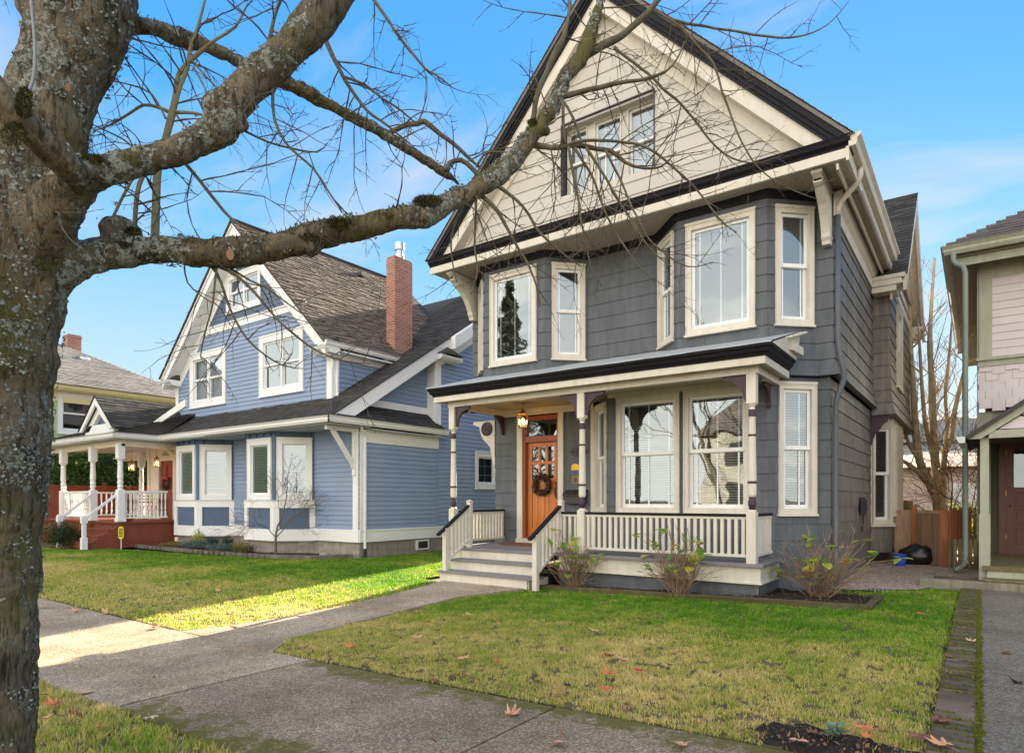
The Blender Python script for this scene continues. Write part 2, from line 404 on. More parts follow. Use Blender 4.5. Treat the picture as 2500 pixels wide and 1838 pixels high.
m_twigl = M('pale_sprout_bark',(.24,.21,.11),.8,.2,8,.4,80)
m_btree = M('back_tree_bark',(.46,.37,.26),.85,.3,5,.6,40,dirt=((.30,.28,.10),.5))

def barkmat():
    m,nt,b,nd,lk=newmat('lichened_bark'); v=coords(nd,lk,(1,1,1),'World')
    vs=coords(nd,lk,(1,1,.16),'World')
    n=noisen(nd,lk,v,5,6,.6); c=ramp(nd,lk,n,[(.3,(.082,.066,.044)),(.5,(.18,.142,.09)),(.72,(.29,.24,.155))])
    # fine vertical furrows
    fu=noisen(nd,lk,vs,48,5,.72); k=ramp(nd,lk,fu,[(.40,(.22,)*3),(.50,(1.15,)*3)]); c=mixc(nd,lk,.85,c,mixc(nd,lk,1.0,c,k,'MULTIPLY'))
    # green algae
    n2=noisen(nd,lk,v,2.6,6,.65); c=mixc(nd,lk,ramp(nd,lk,n2,[(.47,(0,0,0)),(.62,(.8,)*3)]),c,(.125,.115,.025))
    n5=noisen(nd,lk,v,4.4,5,.6); c=mixc(nd,lk,ramp(nd,lk,n5,[(.64,(0,0,0)),(.72,(.9,)*3)]),c,(.025,.032,.010))
    # pale crustose lichen
    n3=noisen(nd,lk,v,34,8,.8); n4=noisen(nd,lk,v,3.0,3,.5)
    ad=nd.new('ShaderNodeMath'); ad.operation='MULTIPLY_ADD'; lk.new(n4,ad.inputs[0]); ad.inputs[1].default_value=.65; lk.new(n3,ad.inputs[2])
    f=ramp(nd,lk,ad.outputs[0],[(.86,(0,0,0)),(.885,(1,1,1))])
    n6=noisen(nd,lk,v,70,4,.8)
    lc=ramp(nd,lk,n6,[(.3,(.14,.14,.10)),(.6,(.40,.41,.35)),(.8,(.56,.57,.50))])
    c=mixc(nd,lk,f,c,lc)
    lk.new(c,b.inputs['Base Color']); b.inputs['Roughness'].default_value=.9; b.inputs['Specular IOR Level'].default_value=.15
    h=nd.new('ShaderNodeMath'); h.operation='MULTIPLY_ADD'; lk.new(f,h.inputs[0]); h.inputs[1].default_value=.5; lk.new(fu,h.inputs[2])
    bumpn(nd,lk,b,h.outputs[0],1.0,.022); return m
m_bark = barkmat()
m_lich = M('foliose_lichen',(.34,.36,.29),.9,.35,20,.5,80,island=.5)
m_mossb = M('cushion_moss',(.065,.062,.014),.95,.5,30,1,90,island=.5)
m_cut = M('pruning_cut_wood',(.36,.22,.14),.8,.2,20,.3,60)

# ------------------------------------------------------------------ terrain
def g(x): return .027*max(0.0, min(7.0, x+6.0))
def strip(mb, pts_a, pts_b, dz=0.0):        # sheet between two polylines of (x,y)
    n=len(pts_a); vs=[(x,y,g(x)+dz) for x,y in pts_a]+[(x,y,g(x)+dz) for x,y in pts_b]
    mb.add(vs,[(i,i+1,n+i+1,n+i) for i in range(n-1)])
mb = MB()
xs = [-400,-120,-60,-30,-20,-14,-10,-8,-6,-5,-4,-3,-2,-1,0,1,3,8,30,120,400]; ys=[-400,-100,-30,-8,-3,0,2,4,7,10,13,16,20,28,40,90,400]
vs=[(x,y,g(x)-.07) for y in ys for x in xs]; nx=len(xs)
mb.add(vs,[(j*nx+i,j*nx+i+1,(j+1)*nx+i+1,(j+1)*nx+i) for j in range(len(ys)-1) for i in range(nx-1)])
tag(mb.build('ground',m_dirt), kind='structure')

# pavement slabs with open joints
mb = MB()
joints=[-26,-23.4,-20.8,-18.2,-15.6,-13,-10.4,-7.5,-4.93,-2.3,.15,2.8,5.4]
for a,b in zip(joints[:-1],joints[1:]):
    h0=R.uniform(-.004,.004)
    k=6; us=[a+.011+(b-a-.022)*i/k for i in range(k+1)]
    top=[(u,y,g(u)-.018+h0) for y in (2.0,3.66) for u in us]; bot=[(x,y,z-.12) for x,y,z in top]
    n=k+1; vs=top+bot; T=2*n
    fs=[(i,i+1,n+i+1,n+i) for i in range(k)]+[(i,T+i,T+i+1,i+1) for i in range(k)]+[(n+i,n+i+1,T+n+i+1,T+n+i) for i in range(k)]+[(0,n,T+n,T),(k,T+k,T+n+k,n+k)]
    mb.add(vs,fs)
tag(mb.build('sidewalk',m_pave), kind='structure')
# garden path to the steps, cracked slabs
mb = MB()
Lp=[(-7.32,3.675),(-7.17,4.15),(-7.12,5.0),(-7.15,5.9),(-7.45,7.35),(-7.85,8.70)]
Rp=[(-5.55,3.675),(-5.98,4.15),(-6.08,5.0),(-6.16,5.9),(-6.38,7.35),(-6.05,8.74)]
for i in range(5):
    (ax,ay),(bx,by)=Lp[i],Lp[i+1]; (cx,cy),(dx,dy)=Rp[i],Rp[i+1]
    if i not in (0,): ay+=.022; cy+=.022
    dz=(-.016,-.014,-.002,.008,.012)[i]
    vs=[(ax,ay,dz),(cx,cy,g(cx)+dz),(dx,dy-.01,g(dx)+dz),(bx,by-.01,dz)]; vs+=[(x,y,z-.12) for x,y,z in vs]
    mb.add(vs,[(0,1,2,3),(0,4,5,1),(1,5,6,2),(2,6,7,3),(3,7,4,0)])
tag(mb.build('path',m_path), kind='structure')
# neighbour's drive-side walk at the right
mb = MB()
for a,b in ((-3,1.95),(3.7,5.6),(5.62,8.1),(8.12,11.66)):
    vs=[(.012,a,.158),(6,a,.158),(6,b,.158),(.012,b,.158)]; vs+=[(x,y,z-.12) for x,y,z in vs]
    mb.add(vs,[(0,1,2,3),(0,4,5,1),(1,5,6,2),(2,6,7,3),(3,7,4,0)])
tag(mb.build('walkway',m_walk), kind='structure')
mb=MB(); mb.add([(-200,-12,-.03),(200,-12,-.03),(200,-2.6,-.03),(-200,-2.6,-.03)],[(0,1,2,3)])
tag(mb.build('road',m_road),kind='structure')
mb=MB(); mb.box(FR(0,-2.6,1,0),-60,60,-.15,0,-.05,.1)
tag(mb.build('kerb',m_conc),kind='structure')
# gravel between the houses
mb=MB(); a=[(x,12.0) for x in (-2.2,-1.5,-.8,-.3,2)]; b=[(x,24) for x in (-2.2,-1.5,-.8,-.3,2)]
a=[(-2.2,10.9),(-1.5,10.8),(-.72,11.2),(-.3,12.9),(2,12.9)]
strip(mb,a,b,.004)
tag(mb.build('gravel',m_gravel),kind='stuff',)

def frand(n,a,b): return np.random.uniform(a,b,n)
np.random.seed(3)
def inside(px,py,poly):
    r=np.zeros(len(px),bool); n=len(poly)
    for i in range(n):
        x0,y0=poly[i]; x1,y1=poly[(i+1)%n]
        c=((y0>py)!=(y1>py)) & (px < (x1-x0)*(py-y0)/((y1-y0) if y1!=y0 else 1e-9)+x0)
        r^=c
    return r
GV=[];
VG=np.random.RandomState(4).rand(256,256)*2-1
def vnoise(x,y,f):
    X=x*f+1000; Y=y*f+1000; xi=np.floor(X).astype(int); yi=np.floor(Y).astype(int); fx=X-xi; fy=Y-yi; fx=fx*fx*(3-2*fx); fy=fy*fy*(3-2*fy)
    G=lambda a,b: VG[a%256,b%256]
    return (G(xi,yi)*(1-fx)+G(xi+1,yi)*fx)*(1-fy)+(G(xi,yi+1)*(1-fx)+G(xi+1,yi+1)*fx)*fy
def lawn(poly, dens, h, w, name=None):
    xs=[p[0] for p in poly]; ys=[p[1] for p in poly]
    A=(max(xs)-min(xs))*(max(ys)-min(ys)); n=int(A*dens)
    x=frand(n,min(xs),max(xs)); y=frand(n,min(ys),max(ys)); k=inside(x,y,poly)
    # ragged edges: nudge a little
    x=x[k]+np.random.normal(0,.012,k.sum()); y=y[k]+np.random.normal(0,.012,k.sum()); n=len(x)
    # clumpiness
    cl=vnoise(x,y,9)*1.1+vnoise(x,y,23)*.9; kk=(vnoise(x+50,y+9,14)+.5*vnoise(x,y,31))>-.55; x=x[kk]; y=y[kk]; cl=cl[kk]; n=len(x)
    z=.027*np.clip(x+6,0,7)-.035
    hh=h*np.clip(.55+.6*np.random.rand(n)+.38*cl,.25,1.9); an=frand(n,0,2*math.pi); ww=w*(.7+.6*np.random.rand(n))
    lean=frand(n,0,.9)*hh; la=frand(n,0,2*math.pi)
    dx=np.cos(an)*ww/2; dy=np.sin(an)*ww/2
    mx=x+np.cos(la)*lean*.3; my=y+np.sin(la)*lean*.3; mz=z+hh*.62
    tx=x+np.cos(la)*lean; ty=y+np.sin(la)*lean; tz=z+hh
    V=np.stack([x-dx,y-dy,z, x+dx,y+dy,z, mx+dx*.8,my+dy*.8,mz, mx-dx*.8,my-dy*.8,mz, tx,ty,tz],1).reshape(-1,3)
    GV.append(V)
lawnF=[(-5.99,4.15),(-5.56,3.70),(-5.0,3.70),(-.26,3.70),(-.26,11.6),(-.75,11.6),(-1.6,11.0),(-1.85,10.7),(-1.12,9.85),(-1.1,8.92),(-6.02,8.92),(-6.02,8.6),(-6.36,7.4),(-6.12,5.9),(-6.06,5.0)]
lawnL=[(-30,3.70),(-7.36,3.70),(-7.2,4.15),(-7.14,5.0),(-7.17,5.9),(-7.48,7.35),(-7.9,8.6),(-8.6,8.9),(-8.6,11),(-9.1,16),(-9.1,22),(-12.75,22),(-12.7,11),(-12.9,10.75),(-13.2,10.2),(-14.27,9.55),(-16.5,9.2),(-18.5,8.95),(-21.4,8.6),(-22,7.6),(-30,7.4)]
lawnN=[(-14,-2.4),(-2.75,-2.4),(-2.75,-.5),(-1.9,.6),(-1.9,1.98),(-14,1.98)]
lawnN2=[(-1.9,-2.4),(3,-2.4),(3,1.98),(-1.9,1.98)]
def near(poly,ymin,ymax): return [(x,min(max(y,ymin),ymax)) for x,y in poly]
lawn(near(lawnF,3.7,6.0),11500,.034,.0048)
lawn(near(lawnF,6.0,8.92),7500,.036,.0062)
lawn([(-1.1,8.92),(-.26,8.92),(-.26,11.6),(-.75,11.6),(-1.6,11.0),(-1.85,10.7),(-1.12,9.85)],5500,.036,.007)
lawn([p for p in near(lawnL,3.7,7.0)],2600,.038,.011)
lawn([(-9.1,7),(-7.4,7),(-7.9,8.6),(-8.6,8.9),(-8.6,11),(-9.1,16),(-9.1,22),(-12.75,22),(-12.7,11),(-12.9,10.75),(-13.2,10.2),(-14.27,9.55),(-16.5,9.2),(-18.5,8.95),(-21.4,8.6),(-22,7.6),(-30,7.4),(-30,7)],2000,.040,.013)
lawn(lawnN,6500,.05,.006); lawn(lawnN2,2500,.045,.007)
# turf creeping in the joint beside the brick edging
lawn([(-.28,3.7),(-.22,3.7),(-.22,11.6),(-.28,11.6)],3500,.025,.006)
V=np.concatenate(GV); Q=V.reshape(-1,5,3); kp=((((Q[:,0,0]+.66)/.38)**2+((Q[:,0,1]-3.88)/.19)**2)>1)|(np.random.rand(len(Q))<.55*((((Q[:,0,0]+.66)/.38)**2+((Q[:,0,1]-3.88)/.19)**2))**1.5+.06); V=Q[kp].reshape(-1,3); n=len(V)//5
mb=MB()
def halfpoly(pl,sg):
    out=[]
    for i in range(len(pl)):
        (x0,y0),(x1,y1)=pl[i],pl[(i+1)%len(pl)]; a=(x0+6)*sg; b=(x1+6)*sg
        if a>=0: out.append((x0,y0))
        if a*b<0: t=a/(a-b); out.append((x0+(x1-x0)*t,y0+(y1-y0)*t))
    return out
for pl in [h_ for p_ in (lawnF,lawnL,lawnN,lawnN2) for h_ in (halfpoly(p_,1),halfpoly(p_,-1)) if len(h_)>2]: mb.add([(x,y,g(x)-.03) for x,y in pl],[tuple(range(len(pl)))])
tag(mb.build('lawn',m_dirt),kind='structure')
me=bpy.data.meshes.new('grass'); me.vertices.add(len(V)); me.vertices.foreach_set('co',V.ravel())
base=np.arange(n)*5; L=np.stack([base,base+1,base+2,base+3, base+3,base+2,base+4],1).ravel()
me.loops.add(len(L)); me.loops.foreach_set('vertex_index',L.astype(np.int32))
me.polygons.add(2*n); ls=np.stack([np.arange(n)*7,np.arange(n)*7+4],1).ravel(); me.polygons.foreach_set('loop_start',ls.astype(np.int32))
me.update(calc_edges=True); me.materials.append(m_grass)
o=bpy.data.objects.new('grass',me); COL.objects.link(o)
tag(o,kind='stuff')

# planting bed under the porch, mulch and low timber edging
mb=MB(); N=34
pts=[]
for j in range(8):
    for i in range(N+1):
        x=-6.0+(4.95)*i/N; y=8.94+ (1.45*j/7 if x<-2.3 else 1.1*j/7)
        pts.append((x,y,g(x)+.012+.035*noise.noise((x*3,y*3,1))+.02*noise.noise((x*11,y*11,4))))
mb.add(pts,[(j*(N+1)+i,j*(N+1)+i+1,(j+1)*(N+1)+i+1,(j+1)*(N+1)+i) for j in range(7) for i in range(N)])
tag(mb.build('flower_bed',m_soil,smooth=True),kind='structure')
m_edge=M('mossy_edging_timber',(.10,.085,.04),.9,.4,3,.6,30,(.5,5,5),dirt=((.04,.05,.01),.8))
m_edge2=M('grey_edging_timber',(.20,.17,.11),.9,.25,3,.6,30,(.5,5,5))
mb=MB()
for a,b in ((-6.05,-3.6),(-3.59,-1.1)):
    mb.bar((a,8.93,g(a)+.005),(b,8.93,g(b)+.005),.045,.10)
mb.bar((-1.10,8.95,g(-1.1)+.005),(-1.10,10.05,g(-1.1)+.005),.09,.075)
tag(mb.build('timber_edging',m_edge,bevel=.006),'low mossy timber board edging the dark bed below the grey porch','edging')
# worn soil patch at the front right corner of the lawn
mb=MB(); 
def blobsheet(mb,cx,cy,rx,ry,z,n=26,amp=.02):
    ring=[(cx,cy,z+.012)]
    for k in range(1,11):
        for i in range(n):
            a=2*math.pi*i/n; r=k/10*(1+.14*math.sin(3*a+1)+.08*math.sin(7*a)+.10*noise.noise((math.cos(a)*4,math.sin(a)*4,k))); x=cx+rx*r*math.cos(a); y=cy+ry*r*math.sin(a)
            ring.append((x,y,z+(.012 if k<10 else -.04)+amp*(.5*noise.noise((x*12,y*12,2))+.5*noise.noise((x*34,y*34,2)))))
    fs=[(0,1+i,1+(i+1)%n) for i in range(n)]
    for k in range(9):
        for i in range(n): fs.append((1+k*n+i,1+(k+1)*n+i,1+(k+1)*n+(i+1)%n,1+k*n+(i+1)%n))
    mb.add(ring,fs)
blobsheet(mb,-.66,3.90,.42,.21,g(-.66)-.020,64,.045)
tag(mb.build('soil_patch',m_soil,smooth=True),kind='structure')

# brick strip along the neighbour's walk
tb=thing('brick_edging',(-.12,3.7,g(-.12)),'narrow strip of mossy weathered bricks between the lawn and the lichened walk','edging')
mb=MB(); y=2.2
m_bedge=M('weathered_paver',(.17,.12,.09),.9,.35,2.5,.8,30,island=.5,dirt=((.10,.10,.02),.75))
while y<11.6:
    w=.098; h=R.uniform(-.006,.006); a=R.uniform(-.006,.006)
    if not (2.0<y<3.7-.05): mb.box(FR(0,y,1,a),-.222,-.015,-w,0,g(-.1)-.06,g(-.1)+.006+h)
    y+=.107
mb.build('brick',m_bedge,tb,bevel=.006)['kind']='stuff'
mb=MB()
for i in range(4200):
    yy=R.uniform(3.7,11.5); 
    if R.random()<.55: x=R.gauss(.0,.012)
    else: x=R.uniform(-.22,0); yy=3.7+round((yy-3.7)/.107)*.107+R.gauss(-.01,.006)
    if noise.noise((x*2,yy*1.3,5))<-.15 and x<-.03: continue
    r=R.uniform(.006,.014); z=g(-.1)+.005; a=R.uniform(0,6.28); 
    mb.add([(x-r*math.cos(a),yy-r*math.sin(a),z),(x+r*math.cos(a),yy+r*math.sin(a),z),(x,yy,z+r*1.1)],[(0,1,2)])
    mb.add([(x-r*math.sin(a),yy+r*math.cos(a),z),(x+r*math.sin(a),yy-r*math.cos(a),z),(x,yy,z+r*1.1)],[(0,1,2)])
m_moss2=leafmat('bright_moss',[(0,(.06,.08,.008)),(1,(.20,.22,.02))],.2)
mb.build('moss',m_moss2,tb)['kind']='stuff'

# ------------------------------------------------------------------ windows
def window(F,u0,u1,z0,z1,parent,cas=.09,mc=None,ms=None,style='fixed',strips=(),blind=0,sill=True,depth=.55,glass=None,mroom=None,curtain=None,head=.0,sash=.05,rec=.05,name='window',halves=1,lift=0.):
    mc=mc or m_cream; ms=ms or m_vinyl; glass=glass or m_glass; mroom=mroom or m_room
    a,b,c,d=u0+cas,u1-cas,z0+cas,z1-cas
    mb=MB()
    mb.box(F,u0,a,0,.042,z0,z1); mb.box(F,b,u1,0,.042,z0,z1)
    mb.box(F,a,b,0,.042,d,z1); mb.box(F,a,b,0,.042,z0,c)
    mb.box(F,u0-.012,u1+.012,0,.06,z1,z1+.03+head)
    if sill: mb.box(F,u0-.02,u1+.02,0,.07,z0-.035,z0)
    # back-band around the casing and jamb returns
    mb.box(F,u0,u0+.02,.042,.056,z0,z1); mb.box(F,u1-.02,u1,.042,.056,z0,z1); mb.box(F,u0+.02,u1-.02,.042,.056,z1-.02,z1)
    mb.box(F,a-.012,a,-.10,-.0005,c-.012,d+.012); mb.box(F,b,b+.012,-.10,-.0005,c-.012,d+.012)
    mb.box(F,a,b,-.10,-.0005,d,d+.012); mb.box(F,a,b,-.10,-.0005,c-.012,c)
    W=mb.build(name,mc,parent,bevel=.003)
    sb=MB(); gb=MB(); db=MB()
    n=halves; wd=(b-a)/n
    for i in range(n):
        x0=a+i*wd+(.02 if i else 0); x1=a+(i+1)*wd-(.02 if i<n-1 else 0)
        if i: sb.box(F,x0-.055,x0+.005,-.03,.012,c,d)
        def sashf(x0,x1,y0,y1,o):
            sb.box(F,x0,x0+sash,o-.035,o,y0,y1); sb.box(F,x1-sash,x1,o-.035,o,y0,y1)
            sb.box(F,x0+sash,x1-sash,o-.035,o,y1-sash,y1); sb.box(F,x0+sash,x1-sash,o-.035,o,y0,y0+sash*1.25)
            P=F.p; oo=o-.018
            gb.add([P(x0+sash,oo,y0+sash),P(x1-sash,oo,y0+sash),P(x1-sash,oo,y1-sash),P(x0+sash,oo,y1-sash)],[(0,1,2,3)])
        if style=='hung':
            m=(c+d)/2+.01; sashf(x0,x1,m-.02,d,-.005); sashf(x0,x1,c,m+.02,-.043)
        else: sashf(x0,x1,c,d,-.012)
        for s in strips:
            if isinstance(s,tuple): db.box(F,x0,x1,-.052,-.048,c+(d-c)*s[0]-.009,c+(d-c)*s[0]+.009)
            else:
                xx=x0+(x1-x0)*s; db.box(F,xx-.013,xx+.013,-.056,-.050,c,d)
    sb.build('sash',ms,W,bevel=.003); gb.build('pane',glass,W)
    if strips: db.build('window_grille',ms,W)
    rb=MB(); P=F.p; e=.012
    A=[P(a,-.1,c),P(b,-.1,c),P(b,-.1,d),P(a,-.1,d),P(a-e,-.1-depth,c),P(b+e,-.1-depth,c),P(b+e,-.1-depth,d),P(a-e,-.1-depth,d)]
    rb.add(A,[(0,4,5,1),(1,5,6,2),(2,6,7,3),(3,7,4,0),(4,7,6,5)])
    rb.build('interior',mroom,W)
    if blind:
        bb=MB(); z=d-.05; bb.box(F,a+.01,b-.01,-.125,-.075,d-.06,d)
        while z>c+lift+.03:
            z-=.042
            bb.extr(F,[(-.122,z+.006),(-.122,z+.009),(-.082,z-.003),(-.082,z-.006)],a+.012,b-.012)
        bb.box(F,a+.012,b-.012,-.12,-.082,z-.03,z-.015)
        for s in (.14,.86):
            x=a+(b-a)*s; bb.box(F,x-.002,x+.002,-.078,-.0765,c+lift,d)
        bb.build('blind',m_blind,W)
    if curtain:
        cb=MB(); k=60; vs=[]
        for i in range(k+1):
            u=a+(b-a)*i/k; o=-.16+.02*math.sin(u*70)+.008*math.sin(u*23)
            vs+= [P(u,o,c+.02),P(u,o,d-.02)]
        cb.add(vs,[(2*i,2*i+2,2*i+3,2*i+1) for i in range(k)]); cb.build('curtain',curtain,W,smooth=True)
    return W,(u0+.03,u1-.03,z0+.03,z1-.03)

# ------------------------------------------------------------------ the grey house
XC=-5.44; EV=6.54; RZ=10.72; SL=(RZ-EV)/4.02; YF=9.97; YW=10.98; YB=10.38; BK=23.0
H=thing('gabled_house',(XC,15,0),'tall slate grey two storey house with cream gable, porch and paired bay windows','house')
F0=FR(0,YW,1,0); FBy=FR(0,YB,1,0)
sd=MB(); ops={}
q=.8485
ULd=FR(-8.86,YW,1,-1); URd=FR(-6.78,YB,1,1); RLd=FR(-4.71,YW,1,-1); RRd=FR(-2.66,YB,1,1)
kw=dict(expo=.262,t=.017,piece=None)
def W2(F,*a,**k):
    w,o=window(F,*a,**k); return [o]
flr=(3.40,3.95,.085)
ST=(.13,.5,.86)
up=dict(parent=H,strips=ST,curtain=None)
o1=W2(FBy,-8.09,-6.95,4.20,6.02,style='fixed',**up); o2=W2(URd,.14,.80,4.20,6.02,style='hung',cas=.085,parent=H,strips=(.16,.82),curtain=None)
o3=W2(ULd,.09,.73,4.20,6.02,style='hung',cas=.085,parent=H,strips=(.5,)); o4=W2(RLd,.09,.73,4.20,6.02,style='hung',cas=.085,parent=H,strips=(.3,.7))
o5=W2(FBy,-3.95,-2.83,4.20,6.02,style='fixed',**up); o6=W2(RRd,.13,.77,4.20,6.02,style='hung',cas=.085,parent=H,strips=(.16,.82))
zt=6.27
def wall(F,u0,u1,z0,z1,o=(),mit=(0,0),fl=flr,mbx=sd): siding(mbx,F,u0,u1,z0,z1,.262,.0135,o,mit,None,fl,piece=1.15 if mbx is sd else 1.3,zoff=.0)
wall(F0,-9.05,-8.86,3.40,zt,(),(1,-.414)); wall(ULd,0,q,3.40,zt,o3,(-.414,.414)); wall(FBy,-8.26,-6.78,3.40,zt,o1,(.414,.414)); wall(URd,0,q,3.40,zt,o2,(.414,-.414))
wall(F0,-6.18,-4.71,3.40,zt,(),(-.414,-.414)); wall(RLd,0,q,3.40,zt,o4,(-.414,.414)); wall(FBy,-4.11,-2.66,3.40,zt,o5,(.414,.414)); wall(RRd,0,q,3.40,zt,o6,(.414,-.414)); wall(F0,-2.06,-1.83,3.40,zt,(),(-.414,1))
sd.build('shingle_siding',m_grey,H)
# lower storey
lo=MB()
LLd=FR(-6.0,YW,1,-1); LRd=FR(-2.66,YB,1,1)
l1=W2(FBy,-5.23,-4.06,1.25,3.26,style='hung',cas=.085,parent=H,strips=(.13,.5,.87),blind=1,lift=.0); l2=W2(FBy,-3.99,-2.90,1.25,3.26,style='hung',cas=.085,parent=H,strips=(.13,.5,.87),blind=1)
l3=W2(LRd,.18,.82,1.25,3.28,style='hung',cas=.085,parent=H,strips=(.13,.66),blind=1); l4=W2(LLd,.10,.76,1.25,3.22,style='hung',cas=.08,parent=H)
door_op=[(-7.74,-6.79,.60,3.22)]
wall(F0,-8.42,-6.0,.57,3.30,door_op,(1,-.414),None,lo); wall(LLd,0,q,.57,3.30,l4,(-.414,.414),None,lo); wall(FBy,-5.40,-2.66,.57,3.30,l1+l2,(.414,.414),None,lo)
wall(FBy,-2.9,-2.66,.05,.57,(),(0,.414),None,lo); wall(LRd,0,q,.05,3.40,l3,(.414,-.414),None,lo); wall(F0,-2.06,-1.87,.05,3.40,(),(-.414,1),None,lo)
lo.build('lower_siding',m_grey,H)
# flare underside, closing strip
mb=MB()
for F,a,b in ((F0,-9.05,-8.86),(FBy,-4.11,-2.66),(RRd,0,q),(F0,-2.06,-1.83)):
    mb.box(F,a-.03,b+.03,-.03,.083,3.385,3.398)
mb.build('flare_soffit',m_black,H)
# side wall facing the neighbour
FS=FR(-1.83,0,0,1); FSl=FR(-1.87,0,0,1)
ss=MB()
siding(ss,FS,YW,15.5,3.40,6.10,.262,.017,(),(1,0),None,flr,piece=.5); siding(ss,FSl,YW,15.55,.05,3.36,.262,.017,(),(1,0),None,None,piece=.5)
siding(ss,FSl,15.5,22,-.02,.9,.262,.017,(),(0,0),None,None,piece=.5)
ss.build('side_siding',m_grey2,H)
mb=MB()
mb.box(FSl,YW-.015,15.5,.018,.05,.30,.42); mb.box(FSl,YW,15.5,-.02,.03,-.1,.05)
mb.box(FSl,15.7,21,.02,.06,.02,.16)
mb.build('water_table',m_grey2,H)
# cross bay: upper storey box with flared foot, gable over
cb=MB(); FCf=FR(0,15.5,1,0); FCs=FR(-1.50,0,0,1)
siding(cb,FCf,-1.83,-1.50,3.25,6.0,.262,.017,(),(0,1),None,(3.25,3.95,.10)); cw,co=window(FCs,16.6,17.7,4.0,5.8,H,cas=.08,style='hung')
siding(cb,FCs,15.5,20.5,3.25,6.0,.262,.017,[co],(1,1),None,(3.25,3.95,.10))
cb.box(FCs,15.45,20.5,-.33,.10,3.235,3.249)
cb.build('side_bay_siding',m_grey2,H)
mb=MB(); siding(mb,FCs,15.5,20.5,6.0,8.5,.262,.015,(),(0,0),lambda z:(15.2+(z-6.0)*1.04,20.6-(z-6.0)*1.04)); mb.build('side_gable_siding',m_gable,H)
# lower side bay
FD=FR(-1.87,15.55,.37,.40); FD2=FR(-1.50,15.95,0,1)
ddl=math.hypot(.37,.40)
mb=MB(); lw,lo1=window(FD,.03,ddl-.03,.98,3.05,H,cas=.06,style='hung',blind=1,depth=.3); lw2,lo2=window(FD2,.12,.55,1.15,3.05,H,cas=.06,style='fixed',depth=.3)
siding(mb,FD,0,ddl,.92,3.24,.4,.004,[lo1]); siding(mb,FD2,0,2.4,.92,3.24,.4,.004,[lo2]); mb.box(FD2,-.06,2.4,0,.06,.90,.95); mb.box(FD,-.02,ddl+.03,0,.06,.90,.95)
mb.build('bay_panelling',m_cream,H)
mb=MB(); siding(mb,FD,0,ddl,.35,.90,.262,.014,(),(0,.35),None,(.35,.6,-.03)); siding(mb,FD2,0,2.4,.35,.90,.262,.014,(),(.35,0)); mb.box(FD2,-.02,2.4,-.33,.0,.33,.349)
mb.build('bay_skirt',m_grey2,H)
mb=MB()
for y in (16.3,17.2,18.1): mb.prism(FR(-1.86,y,1,0),[(0,.33),(.34,.33),(.20,.22),(.08,.12),(0,-.02)],-.03,.03); mb.build('bay_bracket',m_purple,H); mb=MB()
mb.prism(FR(-1.85,15.50,1,0),[(0,3.24),(.33,3.24),(.31,3.12),(.22,3.06),(.16,2.95),(.08,2.88),(0,2.62)],-.04,.04)
mb.build('side_bracket',m_purple,H)
# roof ------------------------------------------------------------
rb=MB()
for s in (-1,1):
    e=Vector((XC+s*4.02,YF-.05,EV)); r_=Vector((XC,YF-.05,RZ)); Vv=(r_-e)
    n=Vector((s*SL,0,1))
    slab(rb,[e,(e.x,BK,EV),(XC,BK,RZ),r_] if s>0 else [e,r_,(XC,BK,RZ),(e.x,BK,EV)],n,.05)
rb.build('roof_deck',m_roofg,H)
rs=MB()
for s in (-1,1):
    e=Vector((XC+s*4.05,YF-.07,EV-.02)); V=Vector((-s*4.02,0,RZ-EV))
    shingles(rs,e if s<0 else e,(0,1,0),V,1.2,V.length,.14,.3,.012,rnd=random.Random(3+s))
rs.build('roof_shingles',m_roofm,H)
mb=MB()
def rake(mb,off1,off2,o0,o1,zend,F=F0,xc=XC,rz=RZ,sl=SL,hw=4.02):
    for s in (-1,1):
        def zz(x): return rz-sl*abs(x-xc)
        def xat(off,z): return xc+s*(rz-off-z)/sl
        poly=[(xc,rz-off1),(xat(off1,zend),zend),(xat(off2,zend),zend),(xc,rz-off2)]
        mb.prism(F,poly,o0,o1)
oF=YW-YF
rake(mb,.05,.19,oF-.02,oF+.03,EV+.01); rake(mb,.19,.27,oF-.05,oF+.005,EV+.01); rake(mb,.27,.33,oF-.05,oF-.015,EV+.01)
mb.build('rake_moulding',m_black,H)
mb=MB(); rake(mb,.33,.60,oF-.09,oF-.05,EV+.01); rake(mb,.52,.60,oF-.33,oF-.09,EV+.01); rake(mb,.60,.86,oF-.335,oF-.262,EV+.01)
mb.build('rake_board',m_cream,H)
# gable wall and the recessed attic window
FG=FR(0,YF+.30,1,0)
gm=MB(); rec=(-6.31,-4.48,7.14,8.45)
siding(gm,FG,XC-3.6,XC+3.6,EV,10.1,.235,.016,[rec],(0,0),lambda z:(XC-(RZ-.72-z)/SL,XC+(RZ-.72-z)/SL),None,piece=None)
gm.build('gable_siding',m_gable,H)
mb=MB(); F=FG
mb.box(F,rec[0]-.02,rec[0],-.34,.028,rec[2],rec[3]+.02); mb.box(F,rec[1],rec[1]+.02,-.34,.028,rec[2],rec[3]+.02); mb.box(F,rec[0],rec[1],-.34,.028,rec[3],rec[3]+.02)
mb.build('attic_window_edge',M('attic_edge_paint',(.05,.045,.055),.5,.1,3,0),H)
mb=MB(); mb.box(F,rec[0],rec[1],-.34,.01,rec[2]-.025,rec[2]); mb.box(F,rec[0]+.001,rec[1]-.001,-.30,-.01,rec[3]-.04,rec[3]-.001)
mb.box(F,rec[0],rec[1],-.34,-.30,rec[2],rec[3])
Fr=FG.q(-.16)
for a,b in ((-5.86,-5.72),(-5.17,-5.05)): mb.box(Fr,a,b,-.14,.0,rec[2],rec[3]-.04)
mb.build('attic_recess',m_gable,H)
Fp=FG.q(-.20)
